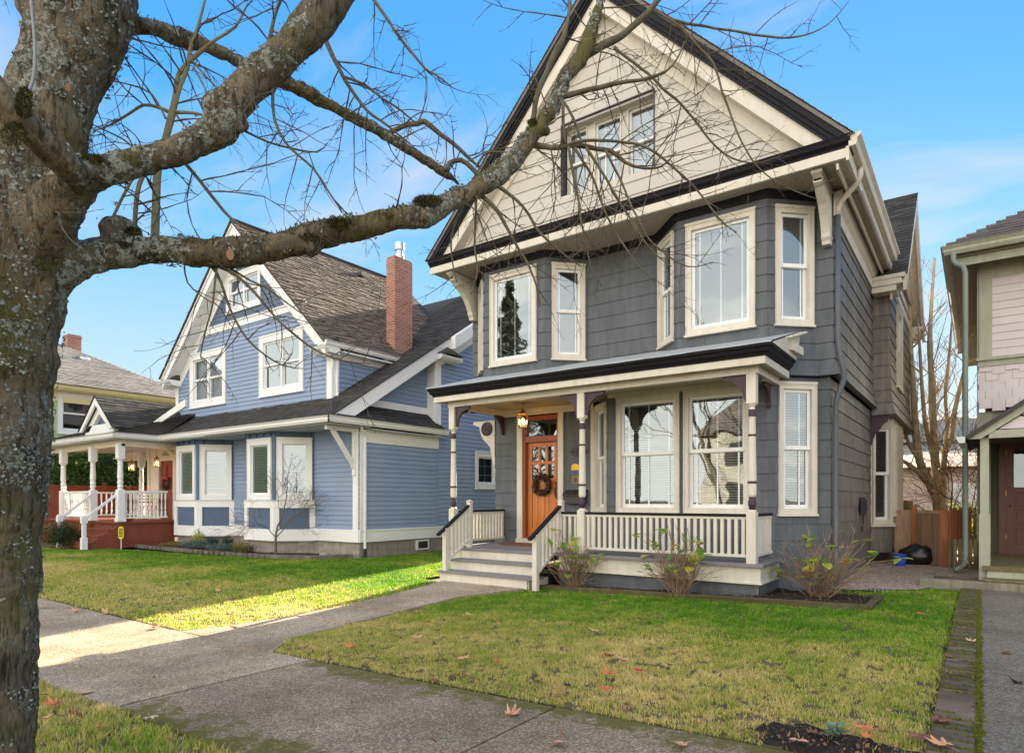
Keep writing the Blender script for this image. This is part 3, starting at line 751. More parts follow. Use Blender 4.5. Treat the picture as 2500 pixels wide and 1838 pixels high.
m_shade=M('roller_shade',(.62,.64,.64),.7,.04,4,0)
for i,(a,b,gr) in enumerate(((-6.29,-5.86,()),(-5.72,-5.17,(.33,.66,(.62,),(.75,),(.88,))),(-5.05,-4.50,()))):
    window(Fp,a,b,rec[2]+.01,rec[3]-.05,H,cas=.02,ms=m_vinyl,style='hung',strips=gr,sill=False,depth=.02,sash=.035,mroom=m_shade if i!=1 else m_room)
# horizontal cornice, soffits
mb=MB()
prof=[(oF-.30,6.38),(oF-.03,6.38),(oF-.02,6.42),(oF+.03,6.46),(oF+.04,6.50),(oF+.06,6.545),(oF-.02,6.56),(oF-.30,6.585)]
mb.extr(F0,prof,XC-4.0,XC+4.0); mb.build('cornice_moulding',m_black,H,bevel=.004)
mb=MB(); mb.box(F0,XC-3.97,XC+3.97,oF-.06,oF-.01,6.245,6.379); mb.build('cornice_fascia',m_cream,H,bevel=.003)
mb=MB(); mb.box(F0,XC-3.96,XC+3.96,-.2,oF-.06,6.27,6.30)
mb.box(FR(0,0,0,1),YW-.0,BK,1.40,1.84,6.27,6.30) if False else None
for X0,X1 in ((-9.42,-9.05),(-1.83,-1.46)): mb.box(F0,X0,X1,-12,-.2,6.22,6.25)
mb.build('soffit',m_soff,H)
mb=MB()
for F,a,b,mt in ((FBy,-8.26,-6.78,(.414,.414)),(FBy,-4.11,-2.66,(.414,.414)),(ULd,0,q,(0,.414)),(URd,0,q,(.414,0)),(RLd,0,q,(0,.414)),(RRd,0,q,(.414,0)),(F0,-6.18,-4.71,(0,0)),(F0,-9.05,-8.86,(0,0)),(F0,-2.06,-1.83,(0,0))):
    mb.extr(F,[(0,6.15),(.035,6.15),(.05,6.20),(.075,6.27),(0,6.27)],a,b,*mt)
mb.build('top_band',m_black,H)  # dark moulded band along the tops of the upper walls
# side cornice, frieze and gutter
for nm,xx,ux,m in (('side_cornice',-1.83,1,m_cream),):
    Fs=FR(xx,0,0,1)
    mb=MB()
    mb.extr(Fs,[(0.02,5.86),(.045,5.86),(.055,5.90),(.05,6.04),(.10,6.08),(.14,6.16),(.14,6.22),(.02,6.22)],YW-.05,15.5)
    mb.box(Fs,YF+.0,15.6,.33,.37,6.20,6.40); mb.box(Fs,YF+.06,15.4,.20,.23,6.13,6.22)
    mb.box(Fs,YF+.02,15.45,.16,.34,6.25,6.28)
    mb.build(nm,m,H,bevel=.004)
    mb=MB(); mb.extr(Fs,[(.37,6.38),(.45,6.38),(.47,6.42),(.47,6.47),(.52,6.51),(.52,6.54),(.37,6.54)],YF-.02,15.3); mb.build('gutter',m_cream,H,bevel=.003)
# roof of the cross gable
mb=MB(); xr=-1.18; y0,yr,y1=15.18,17.9,20.62
for s in (-1,1):
    ye=y0 if s<0 else y1; slb=[(xr,ye,6.05),(xr,yr,8.72),(-5.2,yr,8.72),(-5.2,ye,6.05)]
    if s>0: slb=slb[::-1]
    slab(mb,slb,(0,s*.98,1),.06)
mb.build('side_roof_deck',m_roofg,H)
mb=MB(); V=Vector((0,yr-y0,8.72-6.05)); shingles(mb,(-3.8,y0-.02,6.05),(1,0,0),V,2.64,V.length,.13,.28,.014,rnd=random.Random(9)); mb.build('side_roof_shingles',m_roofb,H)
mb=MB(); FX=FR(-1.5,0,0,1)
for s in (-1,1):
    ye=y0 if s<0 else y1
    mb.prism(FX,[(yr,8.70),(ye,6.03),(ye,5.72),(yr,8.34)],.26,.32); mb.prism(FX,[(yr,8.60),(ye,5.93),(ye,5.88),(yr,8.50)],.02,.26); mb.prism(FX,[(yr,8.50),(ye+s*-.1,5.92),(ye+s*-.1,5.60),(yr,8.14)],.02,.06)
    for k,(e,z0_,z1_) in enumerate(((.30,5.98,6.06),(.24,5.86,5.98),(.14,5.74,5.86))):
        mb.box(FX,min(ye,ye-s*.55)-(e*.3 if s<0 else 0),max(ye,ye-s*.55)+(e*.3 if s>0 else 0),-.30,e,z0_,z1_)
mb.build('side_gable_trim',m_cream,H,bevel=.004)
mb=MB(); mb.extr(FR(0,15.5,1,0),[(0,5.80),(.06,5.82),(.10,5.90),(.16,5.95),(.20,6.02),(.30,6.05),(0,6.05)],-1.9,-1.25); mb.build('bay_cornice',m_cream,H)
# consoles under the eaves
def console(X):
    mb=MB(); Fq=FR(X,YW,0,-1)
    pr=[(0,6.27),(.86,6.27),(.88,6.20),(.80,6.16),(.80,6.10),(.70,6.06),(.62,6.0),(.46,5.90),(.34,5.78),(.26,5.66),(.21,5.56),(.20,5.50),(.16,5.45),(.15,5.40),(.0,5.40)]
    mb.prism(Fq,pr,-.06,.06); mb.box(Fq,0,.90,-.075,.075,6.20,6.26); mb.box(Fq,0,.80,-.068,.068,6.12,6.16); mb.box(Fq,0,.19,-.068,.068,5.49,5.53)
    return mb.build('eave_bracket',m_cream,H,bevel=.004)
console(-1.90); console(-8.98)
# back and left walls, plain, they cast the shadows
mb=MB()
bw=[(-9.05,0),(-1.87,0),(-1.87,6.3),(-1.6,6.6),(XC,RZ-.15),(-9.25,6.6),(-9.05,6.3)]
mb.prism(FR(0,BK-.2,1,0),bw,-.1,0)
mb.box(FR(-9.05,0,0,1),YW+.02,BK-.2,0,.12,3.4,6.3); mb.box(FR(-8.42,0,0,1),YW+.02,BK-.2,0,.12,0,3.4); mb.box(FR(-1.95,0,0,1),18,BK-.2,-.05,.05,0,6.2)
mb.box(F0,-9.0,-8.0,-12,-.05,3.40,3.45)
mb.build('rear_wall',m_grey,H)
# window well of darkness inside: floor slab between storeys
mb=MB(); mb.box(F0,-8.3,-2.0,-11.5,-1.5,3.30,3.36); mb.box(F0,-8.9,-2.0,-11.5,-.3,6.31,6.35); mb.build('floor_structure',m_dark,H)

# downspout at the corner
mb=MB(); xd=-1.76; yd=YW-.02
mb.tube([(-1.42,yd-.25,6.40),(-1.42,yd-.25,6.27),(-1.47,yd-.2,6.19),(-1.70,yd-.04,6.05),(xd,yd,5.96),(xd,yd,5.86)],.042,10,mi=0)
mb.tube([(xd,yd,5.86),(xd,yd,3.95),(xd+.02,yd,3.75),(xd+.085,yd,3.42),(xd+.085,yd,3.32),(xd-.01,yd,3.05),(xd-.03,yd,2.9),(xd-.03,yd,.30),(xd-.0,yd-.05,.18)],.042,10,mi=1)
mb.build('downspout',[m_cream,m_grey],H,smooth=True)

# ------------------------------------------------------------------ porch of the grey house
YP=9.36; PF=.57
mb=MB()
mb.box(FR(0,9.24,1,0),-8.36,-2.42,-1.7,0,.52,PF); 
mb.build('porch_deck',m_deck,H,bevel=.006)
mb=MB(); Fk=FR(0,9.30,1,0)
mb.box(Fk,-5.78,-2.47,-.03,0,.30,.52); mb.box(FR(-2.47,9.30,0,1),.031,1.05,-.03,.0,.30,.52); mb.box(Fk,-8.32,-7.97,-.03,0,.25,.52); mb.box(FR(-2.47,9.30,0,1),0,1.05,0.0,.02,.28,.31)
mb.box(Fk,-5.78,-2.45,0,.02,.28,.31)
# stair risers
mb.box(FR(0,8.66,1,0),-7.93,-5.98,-.03,0,.0,.155); mb.box(FR(0,8.96,1,0),-7.93,-5.98,-.03,0,.19,.345); mb.box(FR(0,9.26,1,0),-7.93,-5.98,-.03,0,.38,.52)
mb.box(FR(-5.97,8.66,0,1),0,.6,-.03,0,0,.155)
mb.build('porch_skirt',m_cream,H,bevel=.003)
mb=MB()
mb.box(FR(0,8.62,1,0),-7.97,-5.86,-.36,0,.155,.19); mb.box(FR(0,8.92,1,0),-7.95,-5.90,-.36,0,.345,.38)
mb.build('stair_tread',m_deck,H,bevel=.006)
mb=MB(); siding(mb,FR(0,9.36,1,0),-5.8,-2.50,-.02,.30,.15,.012); siding(mb,FR(-2.50,9.36,0,1),0,1.05,-.02,.30,.15,.012)
mb.build('porch_base_boards',m_grey,H)

def newel(mb,x,y,z0,z1,w=.085,cap=True):
    F=FR(x,y,1,0); mb.box(F,-w/2,w/2,-w/2,w/2,z0,z1)
    if cap:
        c=w/2+.006
        P=F.p; mb.box(F,-c,c,-c,c,z1,z1+.02)
        vs=[P(-c,-c,z1+.02),P(c,-c,z1+.02),P(c,c,z1+.02),P(-c,c,z1+.02),P(0,0,z1+.05)]; mb.add(vs,[(0,1,4),(1,2,4),(2,3,4),(3,0,4)])
def balrail(a,b,zt0,zt1,zb0,zb1,n,w=.048,ov=0.):
    """balustrade run between two plan points: bottom rail and balusters, with its black handrail as a sub-part"""
    mb=MB(); mt=MB(); A=Vector((*a,0)); B_=Vector((*b,0)); D=(B_-A); L=D.length; u_=D/L; sl=(zt1-zt0)/L
    mb.bar((a[0],a[1],zb0),(b[0],b[1],zb1),.06,.04)
    mt.bar((a[0]-u_.x*ov,a[1]-u_.y*ov,zt0-sl*ov),(b[0],b[1],zt1),.075,.04); mb.bar((a[0],a[1],zt0-.04),(b[0],b[1],zt1-.04),.045,.035)
    F0_=FR(a[0],a[1],D.x,D.y)
    for i in range(n):
        t=(i+.5)/n; u=L*t; zb=zb0+(zb1-zb0)*t; zt_=zt0+(zt1-zt0)*t
        mb.box(F0_,u-w/2,u+w/2,-w/2+.004,w/2-.004,zb,zt_-.05)
    o_=mb.build('railing',m_cream,H,bevel=.003); mt.build('handrail',m_black,o_,bevel=.006)
balrail((-5.76,YP),(-5.43,YP),1.25,1.25,.67,.67,3); balrail((-5.29,YP),(-2.67,YP),1.25,1.25,.67,.67,26)
balrail((-2.60,YP+.07),(-2.60,10.36),1.25,1.25,.67,.67,9); balrail((-8.21,YP+.07),(-8.21,YW-.0),1.25,1.25,.67,.67,15)
balrail((-7.84,8.77),(-7.84,9.36),1.00,1.36,.36,.72,6,ov=.26); balrail((-5.80,8.68),(-5.80,9.36),.97,1.36,.30,.70,6,ov=.24)
for a_ in ((-7.84,8.72,.19,.93),(-7.84,9.40,PF,1.43),(-5.80,8.62,.0,.88),(-5.80,9.40,PF,1.43)):
    rl=MB(); newel(rl,*a_); rl.build('newel_post',m_cream,H,bevel=.003)

def post(X,Y,half=False):
    mb=MB(); F=FR(X,Y,1,0); w=.066
    mb.box(F,-w,w,-w,w,PF,1.30); mb.box(F,-w,w,-w,w,2.83,3.25)
    mb.lathe((X,Y,0),[(.064,1.30),(.05,1.33)],18,0)
    mb.lathe((X,Y,0),[(.038,1.33),(.040,1.345),(.055,1.40),(.054,1.44),(.042,1.49),(.044,1.51)],18,1)
    mb.lathe((X,Y,0),[(.044,1.51),(.058,1.535),(.060,1.56),(.060,1.70)],18,0)
    mb.lathe((X,Y,0),[(.063,1.70),(.063,1.735)],18,1)
    mb.lathe((X,Y,0),[(.060,1.735),(.050,2.37)],18,0); mb.lathe((X,Y,0),[(.054,2.37),(.054,2.40)],18,1)
    mb.lathe((X,Y,0),[(.049,2.40),(.046,2.62),(.052,2.63),(.052,2.645)],18,0); mb.lathe((X,Y,0),[(.047,2.645),(.050,2.68),(.050,2.72),(.047,2.75)],18,1)
    mb.lathe((X,Y,0),[(.044,2.75),(.036,2.78),(.056,2.81),(.066,2.84)],18,0)
    return mb.build('porch_post',[m_cream,m_purple],H,bevel=.003)
for X in (-8.21,-5.36,-2.60): post(X,YP)
def fanbr(F,s,w=.33,h=.33,th=.022,z=3.245):
    """quarter arc bracket, s = direction along u"""
    pts=[(0,z),(s*w*1.05,z),(s*w*1.05,z-.035)]
    for i in range(9):
        a=math.pi/2*i/8; pts.append((s*(w-(w-.05)*math.sin(a)),z-.05-(h-.05)*(1-math.cos(a))))
    pts+=[(s*.03,z-h-.03),(0,z-h-.03)]
    mb=MB(); mb.prism(F,pts if s>0 else pts[::-1],-th,th)
    mb.lathe((0,0,0),[(0.001,0)]*2,3) if False else None
    return mb.build('post_bracket',m_purple,H,bevel=.004)
Fp_=FR(0,YP,1,0)
fanbr(FR(-8.21+.066,YP,1,0),1); fanbr(FR(-5.36+.066,YP,1,0),1); fanbr(FR(-5.36-.066,YP,1,0),-1); fanbr(FR(-2.60-.066,YP,1,0),-1)
fanbr(FR(-2.60,YP+.066,0,1),1); fanbr(FR(-2.62,YB-.02,0,1),-1); fanbr(FR(-8.21,YP+.066,0,1),1); fanbr(FR(-8.21,YW-.02,0,1),-1,.28,.36)
# beam, fascia, gutter and roof
mb=MB()
mb.box(FR(0,YP-.07,1,0),-8.30,-2.50,-.14,0,3.25,3.42); mb.box(FR(-2.50,0,0,1),YP+.071,10.55,-.14,-.001,3.25,3.42); mb.box(FR(-8.16,0,0,1),YP+.071,YW,-.14,-.001,3.25,3.42)
mb.build('porch_beam',m_cream,H,bevel=.004)
mb=MB(); yo=9.12
mb.box(FR(0,yo,1,0),-8.50,-2.36,-.05,0,3.34,3.445); mb.box(FR(-2.36,0,0,1),yo+.05,10.5,-.05,0,3.34,3.445); mb.box(FR(-8.45,0,0,1),yo+.05,YW-.05,-.05,0,3.34,3.445)
mb.build('porch_fascia',m_cream,H,bevel=.003)
mb=MB(); pr=[(-.04,3.446),(.015,3.446),(.03,3.48),(.06,3.50),(.075,3.545),(.10,3.565),(.10,3.60),(-.04,3.60)]
mb.extr(FR(0,yo,1,0),pr,-8.50,-2.36,1,1); mb.extr(FR(-2.36,0,0,1),pr,yo,10.45,1,0); mb.extr(FR(-8.50,0,0,-1),pr,-YW+.1,-yo,0,1)
mb.build('porch_gutter',m_black,H)
mb=MB(); mb.box(FR(0,yo+.05,1,0),-8.45,-2.41,-1.85,0,3.36,3.375); mb.build('porch_ceiling',m_tan,H)
mb=MB(); a=(-8.61,9.01,3.605); b=(-2.25,9.01,3.605)
nn=60; vs=[]
for i in range(nn+1):
    x=-8.61+6.36*i/nn
    for (yy,z) in ((9.0,3.595),(9.015,3.617),(10.3,3.98),(10.99,4.17)): 
        w=noise.noise((x*2.2,yy*1.5,3))*.010+noise.noise((x*9,yy*4,7))*.003
        vs.append((min(x,-2.25 if yy<10 else -2.18),yy,z+w))
mb.add(vs,[(4*i+k,4*i+4+k,4*i+5+k,4*i+1+k) for i in range(nn) for k in range(3)])
mb.build('porch_roof',m_mem,H)
mb=MB(); mb.add([(-2.25,9.05,3.60),(-2.18,10.45,4.02),(-2.25,10.45,3.60)],[(0,1,2)])
mb.bar((-2.20,9.75,3.80),(-2.14,10.45,4.0),.10,.025); mb.bar((-2.22,9.95,3.72),(-2.18,10.5,3.72),.05,.12)
mb.build('porch_roof_end',m_cream,H)
# wall trim: cream frieze under the ceiling, at door
mb=MB()
mb.box(F0,-8.30,-6.02,.022,.045,3.22,3.36); mb.box(FBy,-5.40,-2.62,.022,.045,3.29,3.36)
mb.box(F0,-7.83,-7.70,.0,.055,PF+.10,3.22); mb.box(F0,-6.82,-6.70,.0,.055,PF+.10,3.22)
mb.box(F0,-7.83,-6.70,-.1,.10,PF,PF+.10); mb.box(F0,-6.08,-6.0,.0,.04,PF,3.22)
mb.build('door_trim',m_cream,H,bevel=.003)
# corner board with the rosette under the overhanging corner
mb=MB(); z1=3.18; pts=[(-8.44,z1),(-9.02,z1),(-9.03,z1-.05),(-8.86,z1-.11),(-8.84,z1-.19),(-8.80,z1-.30),(-8.72,z1-.42),(-8.62,z1-.50),(-8.55,z1-.58),(-8.53,z1-.70),(-8.49,z1-.86),(-8.44,z1-1.0)]
mb.prism(F0,pts,-.04,.03); br_=mb.build('corner_bracket',m_cream,H,bevel=.004)
mb=MB(); 
P0=F0.p(-8.64,.03,z1-.17)
prof=[(.15,0),(.15,.02),(.12,.03),(.11,.015),(.085,.015),(.075,.03),(.05,.03),(.045,.018),(.02,.018),(.015,.035),(.001,.035)]
n=24; vs=[]
for r,h in prof:
    for k in range(n):
        a=2*math.pi*k/n; vs.append((P0[0]+r*math.cos(a),P0[1]-h,P0[2]+r*math.sin(a)))
mb.add(vs,[(i*n+k,i*n+(k+1)%n,(i+1)*n+(k+1)%n,(i+1)*n+k) for i in range(len(prof)-1) for k in range(n)]); mb.build('rosette',m_purple,br_)
# front door ------------------------------------------------------
mb=MB(); Fd=F0.q(-.02)
a,b=-7.70,-6.82
mb.box(Fd,a,a+.055,-.10,.03,PF+.12,3.20); mb.box(Fd,b-.055,b,-.10,.03,PF+.12,3.20); mb.box(Fd,a+.055,b-.055,-.10,.03,3.11,3.20); mb.box(Fd,a+.055,b-.055,-.10,.02,2.66,2.78); mb.box(Fd,a,b,-.12,.04,PF+.10,PF+.125)
DF=mb.build('door_frame',m_oakd,H,bevel=.003)
mb=MB(); mb.add([Fd.p(a+.055,-.05,2.78),Fd.p(b-.055,-.05,2.78),Fd.p(b-.055,-.05,3.11),Fd.p(a+.055,-.05,3.11)],[(0,1,2,3)]); mb.build('transom_pane',m_glass,DF)
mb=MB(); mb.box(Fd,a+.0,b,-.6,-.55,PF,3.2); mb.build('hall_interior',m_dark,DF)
mb=MB(); a+=.06; b-=.06; z0=PF+.13; z1=2.655; D=Fd.q(-.055); w=b-a
st=.105
mb.box(D,a,a+st,-.045,0,z0,z1); mb.box(D,b-st,b,-.045,0,z0,z1)
rows=[(z0,z0+.20),(z1-.90,z1-.75),(z1-.09,z1)]
for r0,r1 in rows: mb.box(D,a+st,b-st,-.045,0,r0,r1)
iw=w-2*st
for k in range(1,3): mb.box(D,a+st+iw*k/3-.025,a+st+iw*k/3+.025,-.045,0,z1-.75,z1-.09)
mb.box(D,a+st,b-st,-.045,-.001,z1-.45,z1-.395)
for k in range(12): mb.box(D,a+st+.01+iw*k/12,a+st+.01+iw*k/12+.028,0,.022,z1-.80,z1-.765)
mb.box(D,a+.05,b-.05,0,.03,z1-.765,z1-.745)
for k in range(4): 
    x=a+st+iw*(k+.5)/4; mb.box(D,x-iw/8+.004,x+iw/8-.004,-.035,-.018,z0+.20,z1-.90)
mb.box(D,(a+b)/2-.04,(a+b)/2+.04,-.03,-.002,z0+.20,z1-.90)
DR=mb.build('door',m_oak,H,bevel=.003)
mb=MB(); mb.add([D.p(a+st,-.025,z1-.75),D.p(b-st,-.025,z1-.75),D.p(b-st,-.025,z1-.09),D.p(a+st,-.025,z1-.09)],[(0,1,2,3)]); mb.build('pane',m_glass,DR)
mb=MB(); x=b-.06; mb.box(D,x-.025,x+.025,0,.012,z0+.80,z0+1.15); mb.tube([D.p(x,.012,z0+.86),D.p(x,.05,z0+.88),D.p(x,.055,z0+.98),D.p(x,.012,z0+1.02)],.009,8); mb.lathe((D.p(x,.02,z0+1.10)),[(.02,0),(.02,.02)],10); mb.build('door_handle',m_iron,DR)
# vents, meters on the side wall
ub=thing('utility_box',(-1.82,13.95,1.3),'small black utility meter box on the streaked side wall of the grey house','meter')
mb=MB(); Fu=FR(-1.85,13.95,0,1); mb.box(Fu,-.14,.14,.02,.10,1.18,1.52); mb.box(Fu,-.10,.10,.10,.13,1.25,1.47); mb.box(Fu,.20,.34,.02,.08,1.22,1.46); mb.tube([Fu.p(0,.05,1.18),Fu.p(0,.05,1.0)],.015,6); mb.build('case',m_iron,ub,bevel=.006)
mb=MB(); mb.box(Fu,-.03,.05,.02,.05,.86,.98); mb.build('outlet',m_iron,ub,bevel=.004)

# ------------------------------------------------------------------ the blue house
BY=10.95
B=thing('clapboard_house',(-17.5,14,0),'blue clapboard house with white trim, red brick chimney and steep shingled front gable','house')
FB=FR(0,BY,1,0); GX=-17.97; GZ=9.78; GS=.965; GHW=4.32; GE=GZ-GS*GHW
CB=dict(expo=.112,t=.012)
bw_=[]
kwb=dict(mc=m_wtrim,ms=m_vinyl)
_,oa=window(FB,-21.15,-19.0,4.50,6.24,B,cas=.19,style='hung',halves=2,blind=0,curtain=m_curtain,**kwb)
_,ob=window(FB,-17.17,-15.07,4.50,6.24,B,cas=.19,style='hung',halves=2,curtain=None,**kwb)
_,oc=window(FB,-18.94,-17.11,7.25,8.40,B,cas=.15,style='hung',halves=2,strips=(),**kwb)
mb=MB(); siding(mb,FB,-22.1,-13.85,3.95,6.76,.125,.019,[oa,ob],(0,0),lambda z:(max(-22.1,GX-(GZ-z)/GS),min(-13.85,GX+(GZ-z)/GS)))
FBs=FR(-13.85,0,0,1); siding(mb,FBs,BY,14.2,4.0,5.4,.125,.019)
mb.build('upper_clapboards',m_blue,B)
mb=MB(); 
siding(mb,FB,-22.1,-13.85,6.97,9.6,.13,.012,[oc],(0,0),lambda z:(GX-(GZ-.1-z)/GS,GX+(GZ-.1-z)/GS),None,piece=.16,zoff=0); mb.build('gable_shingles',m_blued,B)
mb=MB(); mb.box(FB,-21.0,-14.95,0,.04,6.76,6.97); mb.box(FB,-21.0,-14.95,.04,.07,6.94,6.98)
mb.box(FB,-22.12,-21.95,0,.03,3.95,5.6); mb.box(FB,-14.07,-13.83,0,.03,3.95,5.35); mb.box(FBs,BY-.03,BY+.20,0,.03,3.95,5.35)
mb.build('corner_trim',m_wtrim,B,bevel=.003)
# rakes of the front gable
def rake2(mb,F,xc,rz,sl,hw,off1,off2,o0,o1):
    for s in (-1,1):
        mb.prism(F,[(xc,rz-off1),(xc+s*hw,rz-off1-sl*hw),(xc+s*hw,rz-off2-sl*hw),(xc,rz-off2)],o0,o1)
mb=MB(); rake2(mb,FB,GX,GZ,GS,GHW,.02,.14,.38,.44); rake2(mb,FB,GX,GZ,GS,GHW-.02,.14,.40,.34,.40); rake2(mb,FB,GX,GZ,GS,GHW-.03,.38,.42,.03,.34); rake2(mb,FB,GX,GZ,GS,GHW-.15,.42,.80,.0,.035)
# eave returns
for x0,x1,s in ((-22.45,-21.75,-1),(-14.25,-13.55,1)):
    mb.extr(FB,[(0,5.28),(.30,5.30),(.36,5.36),(.42,5.40),(.46,5.47),(0,5.47)],x0,x1)
mb.build('rake_board',m_wtrim,B,bevel=.003)
mb=MB(); 
for x0,x1 in ((-22.4,-21.8),(-14.2,-13.6)):
    mb.add([FB.p(x0,.44,5.475),FB.p(x1,.44,5.475),FB.p(x1,0,5.75),FB.p(x0,0,5.75),FB.p(x1,0,5.475),FB.p(x0,0,5.475)],[(0,1,2,3),(1,4,2),(0,3,5)])
mb.build('return_roof',m_roofb,B)
mb=MB()
mb.extr(FR(-13.85,0,0,1),[(0,5.22),(.05,5.22),(.06,5.34),(.28,5.36),(.28,5.40),(0,5.40)],BY-.3,14.0); mb.build('side_cornice',m_wtrim,B)
mb=MB(); mb.extr(FR(-13.60,0,0,1),[(0,5.45),(.06,5.45),(.09,5.50),(.09,5.54),(.13,5.58),(0,5.58)],BY-.47,13.05)
mb.tube([(-13.75,BY+.02,5.45),(-13.76,BY+.05,5.30),(-13.79,BY+.10,5.2),(-13.79,BY+.10,4.3),(-13.70,BY+.02,4.20)],.04,8)
mb.build('gutter',m_wtrim,B)
# front gable roof planes
mb=MB()
for s in (-1,1):
    ex=GX+s*(GHW+.06); ez=GZ-GS*(GHW+.06); q4=[(ex,BY-.46,ez),(ex,17.5,ez),(GX,17.5,GZ),(GX,BY-.46,GZ)]
    slab(mb,q4 if s>0 else q4[::-1],(s*GS,0,1),.05)
mb.build('front_roof_deck',m_roofb,B)
mb=MB(); e=Vector((GX+GHW+.08,BY-.48,GZ-GS*(GHW+.08))); V=Vector((-(GHW+.08),0,GS*(GHW+.08)))
shingles(mb,e,(0,1,0),V,6.6,V.length,.145,.22,.028,rnd=random.Random(5),ragged=.065)
e=Vector((GX-GHW-.08,BY-.48,GZ-GS*(GHW+.08))); V=Vector(((GHW+.08),0,GS*(GHW+.08)))
shingles(mb,e,(0,1,0),V,1.0,V.length,.16,.26,.02,rnd=random.Random(6),ragged=.05)
m_rooft=roofmat('sunlit_shingles_tan',(.15,.12,.092),(.23,.185,.14))  # tan lifted above the dark shingles to paint in the grazing sun
mb.build('front_roof_shingles',m_rooft,B)
mb=MB(); mb.tube([(GX,BY-.47,GZ+.02),(GX,17.5,GZ+.02)],.06,6)
for y,x in ((12.9,.45),(14.9,.55)):
    mb.lathe((GX+x,y,GZ-GS*x-.02),[(.16,0),(.15,.06),(.10,.13),(.02,.16)],12)
mb.build('ridge_and_vents',m_roofb,B)
# main cross roof
CE=3.45; CS=.64; CY=9.85; CR=19.4
def cz(y): return CE+CS*(y-CY)
mb=MB()
slab(mb,[(-21.5,CY,CE),(-12.62,CY,CE),(-12.62,CR,cz(CR)),(-21.5,CR,cz(CR))],(0,-CS,1),.06)
slab(mb,[(-12.62,21,CE+3.6),(-21.5,21,CE+3.6),(-21.5,CR,cz(CR)),(-12.62,CR,cz(CR))],(0,1.5,1),.06)
mb.build('cross_roof_deck',m_roofb,B)
mb=MB(); V=Vector((0,CR-CY,CS*(CR-CY))); L=V.length
shingles(mb,(-20.9,CY-.03,CE),(1,0,0),V,8.35,L,.15,.28,.016,rnd=random.Random(8),clip=lambda v:(0 if v<1.9 else max(0,7.0-0*v) if v<5 else 4.5,8.35)); mb.build('cross_roof_shingles',m_roofb,B)
# gable end facing the grey house
mb=MB(); FS1=FR(-13.1,0,0,1)
def rtop(z): return CY+(z+.12-CE)/CS
siding(mb,FS1,11.2,13.9,3.95,6.2,.125,.019,(),(0,0),lambda z:(max(11.0,rtop(z)),13.9))
mb.build('side_gable_clapboards',m_blue,B)
mb=MB(); FS2=FR(-12.8,0,0,1); _,osw=window(FS2,15.6,16.7,1.84,2.98,B,cas=.14,style='fixed',blind=0,strips=(.5,(.33,),(.66,)),**kwb)
siding(mb,FS2,BY,13.86,.70,3.20,.125,.019); siding(mb,FS2,13.86,20.9,.62,8.4,.125,.019,[osw],(0,0),lambda z:(max(13.86,rtop(z)),20.9))
mb.build('side_clapboards',m_blue,B); mb=MB(); siding(mb,FB,-14.63,-12.8,.70,3.30,.125,.019); mb.build('lower_clapboards',m_blue,B); mb=MB(); siding(mb,FB,-18.57,-17.43,.70,3.30,.125,.019)
mb.build('lower_clapboards',m_blue,B)
mb=MB()
mb.prism(FR(-12.62,0,0,1),[(CY-.0,CE-.02),(CR,cz(CR)-.02),(CR,cz(CR)-.36),(CY+.45,CE-.10)],-.04,.02)
mb.prism(FR(-12.40,0,0,1),[(14.2,cz(14.2)+.02),(CR,cz(CR)+.02),(CR,cz(CR)-.34),(14.2,cz(14.2)-.34)],-.22,.02)
mb.prism(FR(-12.80,0,0,1),[(13.9,cz(13.9)-.35),(CR,cz(CR)-.35),(CR,cz(CR)-.70),(13.9,cz(13.9)-.70)],0,.03)
mb.box(FS1,11.3,13.9,0,.03,3.95,4.15)
mb.box(FS2,13.76,14.0,-.02,.035,3.3,5.6); mb.box(FR(0,13.78,1,0),-13.1,-12.8,0,.03,3.3,5.6)
mb.extr(FS2,[(-.1,5.52),(.30,5.54),(.36,5.60),(.36,5.66),(-.1,5.68)],13.68,14.6)
# frieze above lower side wall and gutter along the pent roof
mb.box(FS2,BY,13.9,.012,.04,2.95,3.28)
mb.box(FS2,BY-.0,BY+.20,.012,.045,.70,2.95); mb.box(FB,-13.0,-12.80,.012,.045,.70,3.30)
mb.box(FS2,BY-.02,20.9,.012,.05,.38,.70); mb.box(FB,-14.63,-12.78,.012,.05,.38,.70); mb.box(FB,-18.57,-17.43,.012,.05,.38,.70)
mb.box(FS2,BY-.02,20.9,.05,.065,.66,.70)
mb.build('side_trim',m_wtrim,B,bevel=.003)
mb=MB(); slab(mb,[(-12.50,CY,3.44),(-12.50,14.0,3.44),(-13.12,14.0,3.97),(-13.12,CY+.5,3.97)],(1,0,1),.04)
V=Vector((-.62,0,.53)); shingles(mb,(-12.48,CY+.05,3.45),(0,1,0),V,3.95,V.length,.14,.24,.018,rnd=random.Random(12),clip=lambda v:(v*.9,3.95))
mb.add([(-12.8,14.28,5.70),(-12.38,14.62,5.70),(-12.38,13.66,5.70),(-12.8,13.66,5.70),(-12.8,14.1,5.98),(-12.6,14.1,5.95)],[(2,1,5),(3,2,5,4),(1,0,4,5)])
mb.build('pent_roof',m_roofb,B)
